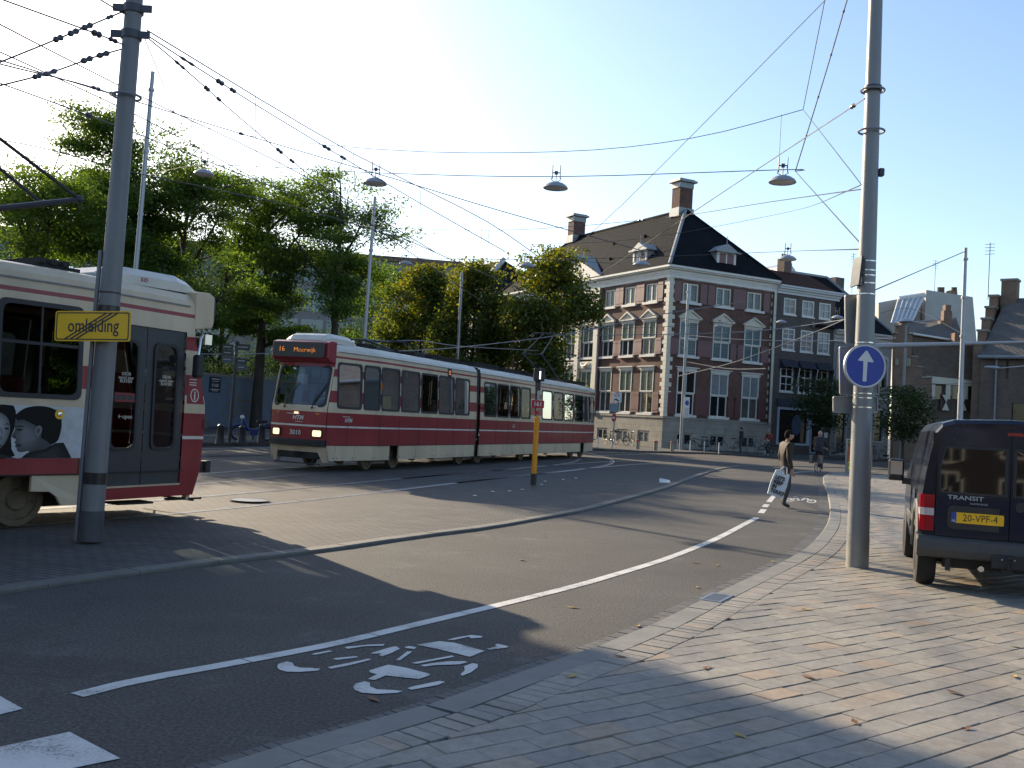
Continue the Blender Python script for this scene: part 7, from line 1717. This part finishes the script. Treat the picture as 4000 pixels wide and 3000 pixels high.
# carrier bag in his hand
hp = Vector((pb_.x-.06, pb_.y-.30, .80)); bag = thing('carrier_bag', 'white carrier bag with large black lettering held by the walking man', 'bag', hp+Vector((-.2, 0, -.62)))
BM = Matrix.Rotation(R(17), 4, 'Y'); M_BAG = mat('bag_white', (.58, .60, .63), .45, 0, .08, 8, .25)
mb = MB(); pts = [(-.17, -.58), (.17, -.58), (.19, -.3), (.17, -.02), (.13, .0), (.1, -.04), (.03, -.045), (0, .0), (-.09, .03), (-.17, .0), (-.19, -.3)]
org = Vector((.12, 0, .64)); fb = lambda u, v, w: org+BM @ Vector((u, w*(1-abs(u)/.3)*(1 if v < -.1 else .5), v))
mb.prism(pts, fb, -.05, .05); mb.build('sack', M_BAG, bag, bevel=.01, seg=2)
mb = MB(); mb.tube([fb(-.1, -.02, 0), org+BM @ Vector((-.02, 0, .12)), org+BM @ Vector((.05, 0, .12)), fb(.1, -.02, 0)], .012, 6); mb.build('handles', M_BAG, bag)
for s_, v in (("LET'S", -.16), ('KEEP', -.265), ('IN', -.37), ('TOUCH.', -.475)):
    Mt = Matrix.Translation(org) @ BM @ frame((-.14, -.056, v), (1, 0, 0), (0, 0, 1), (0, -1, 0)); text('bag_text', s_, .115, W_['blackpaint'], bag, Mt, .004, align='LEFT', bold=.006, sx=.86)

# ================================================================= BICYCLES
BK = [mat('bike_black', (.015, .015, .017), .4, .2, .2, 10), mat('bike_silver', (.35, .36, .37), .35, .6, .1, 10), mat('bike_blue', (.05, .10, .16), .4, .1, .1, 10), mat('bike_red', (.25, .03, .02), .4, .1, .1, 10)]
def bicycle(label, loc, rz, frame_m=0, basket=False, bags=False, lean=0):
    t = thing('bicycle', label, 'bicycle', loc, rz, 'bicycles around the square'); t.rotation_euler = (lean, 0, rz); fm = BK[frame_m]
    for x in (-.54, .54):
        mb = MB(); mb.torus((x, 0, .34), .325, .017, 'y', 24, 6); w = mb.build('wheel', BK[0], t, smooth=True)
        mb = MB(); mb.torus((x, 0, .34), .305, .01, 'y', 24, 5); mb.build('rim', BK[1], w)
        mb = MB()
        for i in range(12): a = i*math.pi/6; mb.tube([(x, .0, .34), (x+.3*math.cos(a), 0, .34+.3*math.sin(a))], .002, 3)
        mb.cyl((x, -.04, .34), (x, .04, .34), .022, n=8); mb.build('spokes', BK[1], w)
        mb = MB(); pts = [(x+.36*math.cos(a), 0, .34+.36*math.sin(a)) for a in np.linspace(R(20 if x > 0 else 0), R(150 if x > 0 else 170), 9)]; mb.tube(pts, .012, 4); mb.build('mudguard', fm, t)
    mb = MB()
    for a, b, r in (((-.12, 0, .29), (-.26, 0, .84), .018), ((-.12, 0, .29), (.36, 0, .72), .018), ((-.23, 0, .70), (.34, 0, .82), .016), ((.33, 0, .68), (.38, 0, .92), .02), ((-.54, 0, .34), (-.12, 0, .29), .011), ((-.54, 0, .34), (-.23, 0, .72), .011)): mb.cyl(a, b, r, n=6)
    for s in (-.05, .05): mb.tube([(.37, s, .68), (.54, s, .34)], .012, 5)
    mb.build('frame', fm, t, smooth=True)
    mb = MB(); mb.tube([(.40, 0, .92), (.37, 0, 1.05), (.34, -.14, 1.08), (.24, -.27, 1.05), (.12, -.28, 1.02)], .012, 6); mb.tube([(.37, 0, 1.05), (.34, .14, 1.08), (.24, .27, 1.05), (.12, .28, 1.02)], .012, 6); mb.build('handlebar', BK[1], t, smooth=True)
    mb = MB(); mb.cyl((-.25, 0, .80), (-.275, 0, .93), .012, n=6); mb.prism([(-.42, -.10), (-.36, -.11), (-.2, -.04), (-.12, -.02), (-.12, .02), (-.2, .04), (-.36, .11), (-.42, .1)], lambda u, v, w: (u, v, w), .93, .985); mb.build('saddle', BK[0], t, bevel=.01)
    mb = MB(); mb.box(-.85, -.38, -.06, .06, .74, .755); mb.tube([(-.8, .06, .74), (-.54, .06, .34)], .006, 4); mb.tube([(-.8, -.06, .74), (-.54, -.06, .34)], .006, 4); mb.build('rack', BK[0], t)
    mb = MB(); mb.box(-.56, -.02, -.075, -.055, .26, .37); mb.build('chain_guard', BK[0], t)
    mb = MB(); mb.tube([(-.12, -.08, .29), (-.07, -.08, .14)], .01, 4); mb.box(-.12, -.02, -.18, -.08, .12, .14); mb.tube([(-.12, .08, .29), (-.17, .08, .44)], .01, 4); mb.box(-.22, -.12, .08, .18, .43, .45); mb.build('pedals', BK[1], t)
    mb = MB(); mb.lathe([(.02, 0), (.045, .03), (.0, .035)], 8, 0, (.45, 0, .86), Matrix.Rotation(R(90), 3, 'Y')); mb.build('lamp', BK[1], t)
    if basket:
        mb = MB(); mb.box(.42, .72, -.2, .2, .86, 1.08); mb.build('basket', mat('basket_brown', (.11, .08, .05), .8, 0, .2, 20) if 'basket_brown' not in bpy.data.materials else bpy.data.materials['basket_brown'], t)
    if bags:
        m_ = mat('pannier_grey', (.16, .13, .115), .8, 0, .2, 8)
        for s in (-1, 1): mb = MB(); mb.box(-.86, -.46, s*.19-.07, s*.19+.07, .40, .76); mb.build('pannier', m_, t, bevel=.03)
    return t
def fbike(px, py, z, rz, label, **k): p = G(px, py, z); return bicycle(label, (p.x, p.y, z), rz, **k)
fr_ = MRZ
fbike(2460, 1741, BPZ, MRZ+R(75), 'dark motorbike-like city bicycle by the left mansion front', frame_m=0)
fbike(2425, 1738, BPZ, MRZ+R(100), 'dark bicycle with silver bars by the camera warning post', frame_m=1, basket=True)
fbike(2376, 1735, BPZ, MRZ+R(85), 'dark bicycle nearest the tram rear at the mansion', frame_m=0)
fbike(2728, 1760, BPZ, MRZ+R(150), 'dark bicycle with pale mudguard beside the utility cabinet', frame_m=0)
fbike(2767, 1762, BPZ, MRZ+R(20), 'dark bicycle under the middle basement window', frame_m=0)
fbike(2851, 1766, BPZ, MRZ+R(170), 'bicycle with pale front wheel under the mansion side front', frame_m=1)
fbike(2960, 1774, BPZ, MRZ+R(165), 'pale silver bicycle at the mansion downpipe', frame_m=2)
fbike(3265, 1787, BPZ, MRZ+R(5), 'bicycle parked before the shop door behind the riding man', frame_m=2, basket=True)
fbike(3320, 1790, BPZ, MRZ+R(15), 'dark bicycle parked under the small street tree', frame_m=0)
fbike(3415, 1796, BPZ, MRZ+R(30), 'dark bicycle just right of the right mast', frame_m=0)
fbike(3470, 1798, BPZ, MRZ-R(6), 'bicycle with white bag parked right of the right mast', frame_m=1, basket=True)
fbike(3545, 1801, BPZ, MRZ+R(20), 'bicycle parked beside the van roof before the right houses', frame_m=0)

# riders
sitJ = dict(pel=(-.24, 0, .98), sp=(-.18, 0, 1.14), ch=(-.06, 0, 1.38), nk=(-.01, 0, 1.5), hd0=(.02, 0, 1.54), shL=(-.06, .18, 1.42), elL=(.06, .25, 1.18), wrL=(.22, .25, 1.06), shR=(-.06, -.18, 1.42), elR=(.06, -.25, 1.18), wrR=(.22, -.25, 1.06),
  hiL=(-.2, .1, .95), knL=(.2, .11, .80), anL=(.0, .12, .44), toL=(.13, .12, .46), hiR=(-.2, -.1, .95), knR=(.12, -.11, .62), anR=(-.06, -.12, .22), toR=(.08, -.13, .17))
cb = G(3197, 1846, .06); rzc = R(62)
bicycle('red bicycle with grey panniers ridden away by the bald man', (cb.x, cb.y, .06), rzc, 3, bags=True)
person('person', 'bald man in dark jacket cycling away across the square', sitJ, [C_BLACK, C_DARK, C_SHOE], (cb.x, cb.y, .06), rzc, bald=True, sc=1.03)
cb = G(3000, 1785, .1); rzc = MRZ+R(180)
bicycle('dark bicycle ridden by the person in the red coat', (cb.x, cb.y, .1), rzc, 0)
person('person', 'person in dark red coat cycling past the mansion corner', sitJ, [C_REDC, C_DARK, C_SHOE], (cb.x, cb.y, .1), rzc, hair=mat('hair_grey', (.18, .16, .14), .6, 0, .2, 30))
cb = G(2893, 1770, BPZ); standJ = dict(walkJ); standJ['elL'] = (.05, .22, 1.15); standJ['wrL'] = (.26, .16, 1.12)
person('person', 'dark clothed person standing among the bicycles by the mansion', standJ, [C_BLACK, C_DARK, C_SHOE], (cb.x, cb.y, BPZ), MRZ+R(160))
# tram passengers
passJ = dict(pel=(-.05, 0, .48), sp=(-.07, 0, .66), ch=(-.06, 0, .92), nk=(-.03, 0, 1.06), hd0=(-.01, 0, 1.10), shL=(-.06, .18, .97), elL=(.0, .22, .70), wrL=(.2, .16, .62), shR=(-.06, -.18, .97), elR=(.0, -.22, .70), wrR=(.2, -.16, .62),
  hiL=(-.03, .1, .46), knL=(.36, .1, .46), anL=(.38, .1, .08), toL=(.52, .1, .04), hiR=(-.03, -.1, .46), knR=(.36, -.1, .46), anR=(.38, -.1, .08), toR=(.52, -.1, .04))
def in_tram(tr, x, y, z): return tr.matrix_basis @ Vector((x, y, z))
bpy.context.view_layer.update()
for x, y, lab, c in ((-3.0, .72, 'passenger in grey seated at the first window behind the tram cab', C_GREYC), (-4.25, .72, 'passenger in dark coat at the second side window of tram 3010', C_BLACK), (-4.1, .38, 'passenger in blue beside the window of tram 3010', C_BLUE), (-6.6, .72, 'passenger in pale top at the fourth side window of tram 3010', mat('top_pale', (.38, .35, .33), .8, 0, .1, 8)), (-12.6, .72, 'passenger in dark coat in the middle section of tram 3010', C_BLACK), (-18.2, .72, 'passenger in the rear section of tram 3010', C_GREYC)):
    person('person', lab, passJ, [c, C_DARK, C_SHOE], in_tram(tram_mid, x, y, .82), tram_mid.rotation_euler.z, fingers=False)
drv = person('person', 'driver in dark blue seated behind the windscreen of tram 3010', passJ, [C_BLUE, C_DARK, C_SHOE], in_tram(tram_mid, -1.15, .15, .80), tram_mid.rotation_euler.z, fingers=False)
person('person', 'dark haired passenger seated at the window of the left tram', passJ, [C_GREYC, C_DARK, C_SHOE], in_tram(tram_left, -3.35, -.72, .82), tram_left.rotation_euler.z, fingers=False)

# ================================================================= MOPED
b = G(985, 1722, FPZ); mp = thing('moped', 'blue moped parked among the dark bollards by the hoarding', 'moped', b, R(205)); MPB = mat('moped_blue', (.015, .03, .13), .35, .1, .15, 8, coat=.3)
for x in (-.58, .58):
    mb = MB(); mb.torus((x, 0, .29), .25, .045, 'y', 24, 8); w = mb.build('wheel', BK[0], mp, smooth=True); mb = MB(); mb.torus((x, 0, .29), .19, .02, 'y', 20, 6)
    for i in range(6): a = i*math.pi/3; mb.tube([(x, 0, .29), (x+.19*math.cos(a), 0, .29+.19*math.sin(a))], .012, 4)
    mb.build('rim', BK[1], w)
    mb = MB(); mb.tube([(x+.33*math.cos(a), 0, .29+.33*math.sin(a)) for a in np.linspace(R(20), R(150), 8)], .045, 6); mb.build('mudguard', MPB, mp, smooth=True)
mb = MB(); mb.tube([(.58, .07, .29), (.42, .06, .82), (.36, 0, 1.0)], .022, 6); mb.tube([(.58, -.07, .29), (.42, -.06, .82), (.36, 0, 1.0)], .022, 6); mb.build('fork', MPB, mp, smooth=True)
mb = MB(); mb.tube([(.38, 0, .85), (.2, 0, .45), (-.1, 0, .40), (-.45, 0, .62)], [.05, .08, .09, .06], 8); mb.box(-.25, .12, -.12, .12, .22, .48); mb.build('frame', MPB, mp, smooth=True)
mb = MB(); mb.ball((.44, 0, .92), .09, .09, .09); mb.build('headlamp', W_['signwhite'], mp, smooth=True)
mb = MB(); mb.tube([(.34, -.3, 1.1), (.34, -.1, 1.02), (.34, .1, 1.02), (.34, .3, 1.1)], .016, 6); mb.build('handlebar', BK[0], mp)
mb = MB(); mb.prism(rrect(-.55, -.12, -.12, .12, .06, 3), lambda u, v, w: (u, v, w), .74, .84); mb.build('saddle', BK[0], mp, bevel=.02)
mb = MB(); mb.tube([(-.4, 0, .6), (-.36, 0, .76)], .03, 6); mb.tube([(.0, .08, .3), (-.05, .2, .02)], .015, 5); mb.tube([(.0, -.08, .3), (-.05, -.2, .02)], .015, 5); mb.box(-.85, -.5, -.1, .1, .68, .71); mb.build('stand', BK[0], mp)

# ================================================================= VAN
VP_ = mat('van_paint_navy', (.005, .008, .024), .24, .0, .3, 3, spec=.3, coat=.45); VG = mat('van_privacy_glass', (.004, .004, .005), .03, 0, 0, spec=.7); VPL = mat('van_bumper_grey', (.055, .055, .055), .55, 0, .15, 10, .15); VTY = mat('tyre', (.014, .014, .014), .8, 0, .2, 20, .3)
VR = mat('tail_red', (.30, .004, .008), .12, 0, .15, 8, coat=.6); VRC = mat('tail_clear', (.5, .42, .42), .15, 0, .2, 12, coat=.6)
w0 = G(3577, 2276, SWZ); vrz = R(90-19.0)
van = thing('van', 'dark navy delivery van parked on the sidewalk, seen from behind', 'van', (w0.x+.06+.80*math.sin(vrz)-.5*math.cos(vrz), w0.y-.80*math.cos(vrz)-.5*math.sin(vrz), SWZ), vrz)   # local x forward, origin under the rear bumper
def vsec(x):
    """half outline (y, z) of the body at x behind/forward"""
    zr = 1.80; yr = .62; yb = .86
    if x < .06: zr -= .05*(1-x/.06); 
    if x > 2.7: k = min(1, (x-2.7)/.75); zr = 1.80-(1.80-1.02)*k; yr = .62+.12*k
    if x > 3.45: zr = 1.02-.25*(x-3.45)/.75; yb = .86-.12*max(0, (x-3.6)/.6); yr = .70
    zb = .34; waist = min(.98, zr-.06)
    return [(yb-.03, zb), (yb, .5), (yb+.01, .75), (yb, waist), (yb-.05, waist+(zr-waist)*.45), (yr+.13, zr-.16*(zr-waist)), (yr+.06, zr-.05*(zr-waist)), (yr-.06, zr), (0, zr+.025)]
xs = [0, .05, .2, .6, 1.2, 2.0, 2.7, 3.1, 3.45, 3.9, 4.2]
van.scale = (1, 1, 1.035)
mb = MB(); rows = []
for x in xs:
    h = vsec(x); rows.append([Vector((x, y, z)) for y, z in h]+[Vector((x, -y, z)) for y, z in reversed(h[:-1])])
for r0_, r1_ in zip(rows, rows[1:]):
    for i in range(len(r0_)-1): mb.poly([r0_[i], r1_[i], r1_[i+1], r0_[i+1]])
    mb.poly([r0_[0], r0_[-1], r1_[-1], r1_[0]])
mb.poly(rows[-1]); mb.poly([Vector((p.x+.02, p.y, p.z)) for p in rows[0]]); mb.build('body', VP_, van, smooth=28)
# rear doors: outline from the rear section, split in the middle
def rear(u, v, w): return Vector((-w+.04*max(0, v-1.0)**1.2-.02, -u, v))      # u to the right as seen from behind
def yin(z):
    h = vsec(.02)
    for (a, b), (c, d) in zip(h, h[1:]):
        if b <= z <= d and d > b: return a+(c-a)*(z-b)/(d-b)
    return h[-2][0]*.9
for s in (-1, 1):
    zs_ = [.58, .75, .9, 1.0, 1.1, 1.25, 1.4, 1.55, 1.66, 1.72]
    mb = MB(); L_ = [(s*.006, z) for z in zs_]; O_ = [(s*(min(.72, yin(z)-.07)), z) for z in zs_]
    for i in range(len(zs_)-1):
        a, b, c, d = L_[i], L_[i+1], O_[i+1], O_[i]
        mb.poly([rear(*a, .03), rear(*b, .03), rear(*c, .022), rear(*d, .022)])
        mb.poly([rear(*d, .022), rear(*c, .022), rear(*c, -.01), rear(*d, -.01)]); mb.poly([rear(*a, .03), rear(*b, .03), rear(*b, -.01), rear(*a, -.01)])
    mb.poly([rear(*L_[0], .03), rear(*O_[0], .022), rear(*O_[0], -.01), rear(*L_[0], -.01)]); mb.poly([rear(*L_[-1], .03), rear(*O_[-1], .022), rear(*O_[-1], -.01), rear(*L_[-1], -.01)])
    dr = mb.build('rear_door', VP_, van)
    mb = MB(); wz = [1.04, 1.18, 1.35, 1.5]; 
    q = [(s*.05, 1.04)]+[(s*.05, 1.5)]+[(s*(yin(1.5)-.14), 1.5), (s*(yin(1.3)-.13), 1.3), (s*.68, 1.06), (s*.66, 1.04)]
    mb.prism(q, rear, .03, .034); rw = mb.build('rear_window', VG, dr)
    cx_ = sum(p[0] for p in q)/len(q); cz_ = sum(p[1] for p in q)/len(q); mb = MB(); ring(mb, [(cx_+(u-cx_)*1.06, cz_+(v-cz_)*1.08) for u, v in q], [(cx_+(u-cx_)*.985, cz_+(v-cz_)*.98) for u, v in q], rear, .029, .037); mb.build('window_seal', W_['black'], rw)
    mb = MB(); a_, b_3 = sorted((s*.03, s*.69)); mb.prism([(a_, .625), (b_3, .625), (b_3, .64), (a_, .64)], rear, .024, .034); mb.build('door_crease', VP_, dr)
    for z in (.72, 1.6): mb = MB(); mb.box(-.03, .0, -s*.74-.03, -s*.74+.03, z-.05, z+.05); mb.build('hinge', VP_, dr)
mb = MB(); mb.box(-.034, -.03, -.002, .002, .6, 1.7); mb.build('door_gap', W_['black'], van)
# tail lights on the corners
for s in (-1, 1):
    for z0, z1, m_, nm in ((.62, .78, VR, 'tail_light'), (.78, .86, VRC, 'reverse_light'), (.86, 1.0, VR, 'brake_light')):
        mb = MB(); y0_, y1_ = .735, .885; c = [(-.035, y0_), (-.03, y0_+.1), (.0, y1_-.01), (.09, y1_), (.09, y0_)]
        mb.prism(c, lambda u, v, w: Vector((u, s*(v-.02*max(0, w-.9)), w)), z0+.002, z1-.002); mb.build(nm, m_, van)
mb = MB(); mb.box(-.028, .0, -.11, .04, 1.655, 1.685); mb.build('high_brake_light', VR, van)
# bumper and arches
mb = MB(); prof = [(-.09, .36), (-.12, .44), (-.11, .54), (-.06, .58), (.0, .58), (.0, .34)]
mb.prism(prof, lambda u, v, w: Vector((u+.16*max(0, abs(w)-.62)**1.3, w, v)), -.90, .90)
mb.build('rear_bumper', VPL, van, bevel=.02, seg=2)
for s in (-1, 1):
    mb = MB(); pts = [(.0, .36), (.0, .60), (.12, .84), (.3, .92), (.55, .92), (.8, .84), (.98, .62), (1.02, .36), (.9, .36), (.84, .6), (.68, .76), (.5, .81), (.34, .76), (.2, .60), (.13, .36)]
    mb.prism(pts, lambda u, v, w: Vector((u, s*w, v)), .84, .905); mb.build('wheel_arch', VPL, van, bevel=.015)
for x in (.50, 3.16):
    for s in (-1, 1):
        mb = MB(); mb.lathe([(.19, -.1), (.27, -.105), (.305, -.09), (.317, -.05), (.317, .05), (.305, .09), (.27, .105), (.19, .1), (.19, -.1)], 32, 0, (x, s*.775, .317), Matrix.Rotation(R(90), 3, 'X')); w = mb.build('wheel', VTY, van, smooth=True)
        mb = MB(); mb.lathe([(0, .03), (.06, .05), (.16, .03), (.195, .07), (.195, -.09), (0, -.09)], 24, 0, (x, s*.775, .317), Matrix.Rotation(R(-90*s), 3, 'X')); mb.build('rim', BK[1], w, smooth=True)
mb = MB(); mb.box(.3, 4.0, -.6, .6, .22, .36); mb.cyl((.5, -.7, .3), (.5, .7, .3), .05); mb.box(-.06, .35, -.05, .05, .26, .34); mb.build('underbody', W_['black'], van)
mb = MB(); mb.tube([(-.08, 0, .30), (-.18, 0, .31), (-.2, 0, .40)], .018, 8); mb.ball((-.2, 0, .42), .028); mb.box(-.10, -.06, -.16, .16, .30, .44); mb.build('tow_bar', W_['black'], van, smooth=True)
for y in (-.06, .06): mb = MB(); mb.ball((-.105, y, .39), .012); mb.build('bolt', T_CHROME, van)
mb = MB(); mb.cyl((.1, .25, .27), (-.04, .25, .27), .03); mb.build('exhaust', T_CHROME, van); mb = MB(); mb.box(-.02, .02, .55, .6, .22, .36); mb.build('mud_flap', W_['black'], van)
# number plate and badges
fv = lambda u, v, w=.033: frame(rear(u, v, w), (0, -1, 0), (0, 0, 1), (-1, 0, 0))
mb = MB(); mb.prism(rrect(-.60, -.02, .66, .90, .05, 3), rear, .024, .029); mb.build('plate_recess', W_['blackpaint'], van)
mb = MB(); mb.prism(rrect(-.56, -.05, .725, .835, .012, 2), rear, .029, .036); npl = mb.build('number_plate', W_['yellow'], van)
mb = MB(); mb.prism(rrect(-.56, -.512, .725, .835, .01, 2), rear, .036, .0368); mb.build('country_strip', mat('eu_blue', (.01, .06, .3), .4, 0, 0), npl)
text('plate_text', '20-VPF-4', .105, W_['blackpaint'], npl, fv(-.28, .78, .0372), .001, sx=.88); text('plate_text', 'NL', .035, W_['signwhite'], npl, fv(-.536, .745, .0374), .001)
mb = MB(); mb.box(-.034, -.031, .22, .4, .692, .70); mb.build('dealer_strip', W_['signback'], van)
text('badge', 'TRANSIT', .062, W_['lamp'], van, fv(-.43, .985, .034), .004, sx=1.45, bold=.001); text('badge', 'connect', .036, W_['lamp'], van, fv(-.30, .935, .034), .003, sx=1.5)
mb = MB(); mb.prism(rrect(.06, .30, .88, .98, .03, 3), rear, .028, .034); mb.build('door_handle', W_['blackpaint'], van)
# mirror on the left
for s in (1, -1):
    mb = MB(); mb.box(2.62, 2.76, s*.93, s*1.13, 1.02, 1.30) if s > 0 else mb.box(2.62, 2.76, -1.13, -.93, 1.02, 1.30); mr = mb.build('mirror', W_['blackpaint'], van, bevel=.035, seg=3)
    mb = MB(); y0_, y1_ = sorted((s*.955, s*1.105)); mb.box(2.612, 2.62, y0_, y1_, 1.10, 1.275); mb.build('mirror_glass', mat('mirror_glass', (.75, .77, .8), .03, 1, 0) if 'mirror_glass' not in bpy.data.materials else bpy.data.materials['mirror_glass'], mr)
    mb = MB(); y0_, y1_ = sorted((s*.80, s*.95)); mb.box(2.66, 2.74, y0_, y1_, .98, 1.06); mb.build('mirror_arm', W_['blackpaint'], mr)
for s in (1, -1):
    for x_ in (1.05, 1.95):
        mb = MB(); mb.box(x_-.004, x_+.004, min(s*.862, s*.874), max(s*.862, s*.874), .5, 1.0); mb.build('panel_gap', W_['black'], van)
    mb = MB(); mb.box(.1, 2.6, min(s*.855, s*.882), max(s*.855, s*.882), .60, .68); mb.build('side_moulding', VPL, van, bevel=.01)
    mb = MB(); mb.prism([(2.0, 1.06), (2.75, 1.06), (2.95, 1.2), (2.7, 1.58), (2.0, 1.6)], lambda u, v, w: Vector((u, s*(.872-.11*max(0, v-.98)/.6*1.0+w-.02), v)), 0, .012); mb.build('side_window', VG, van)
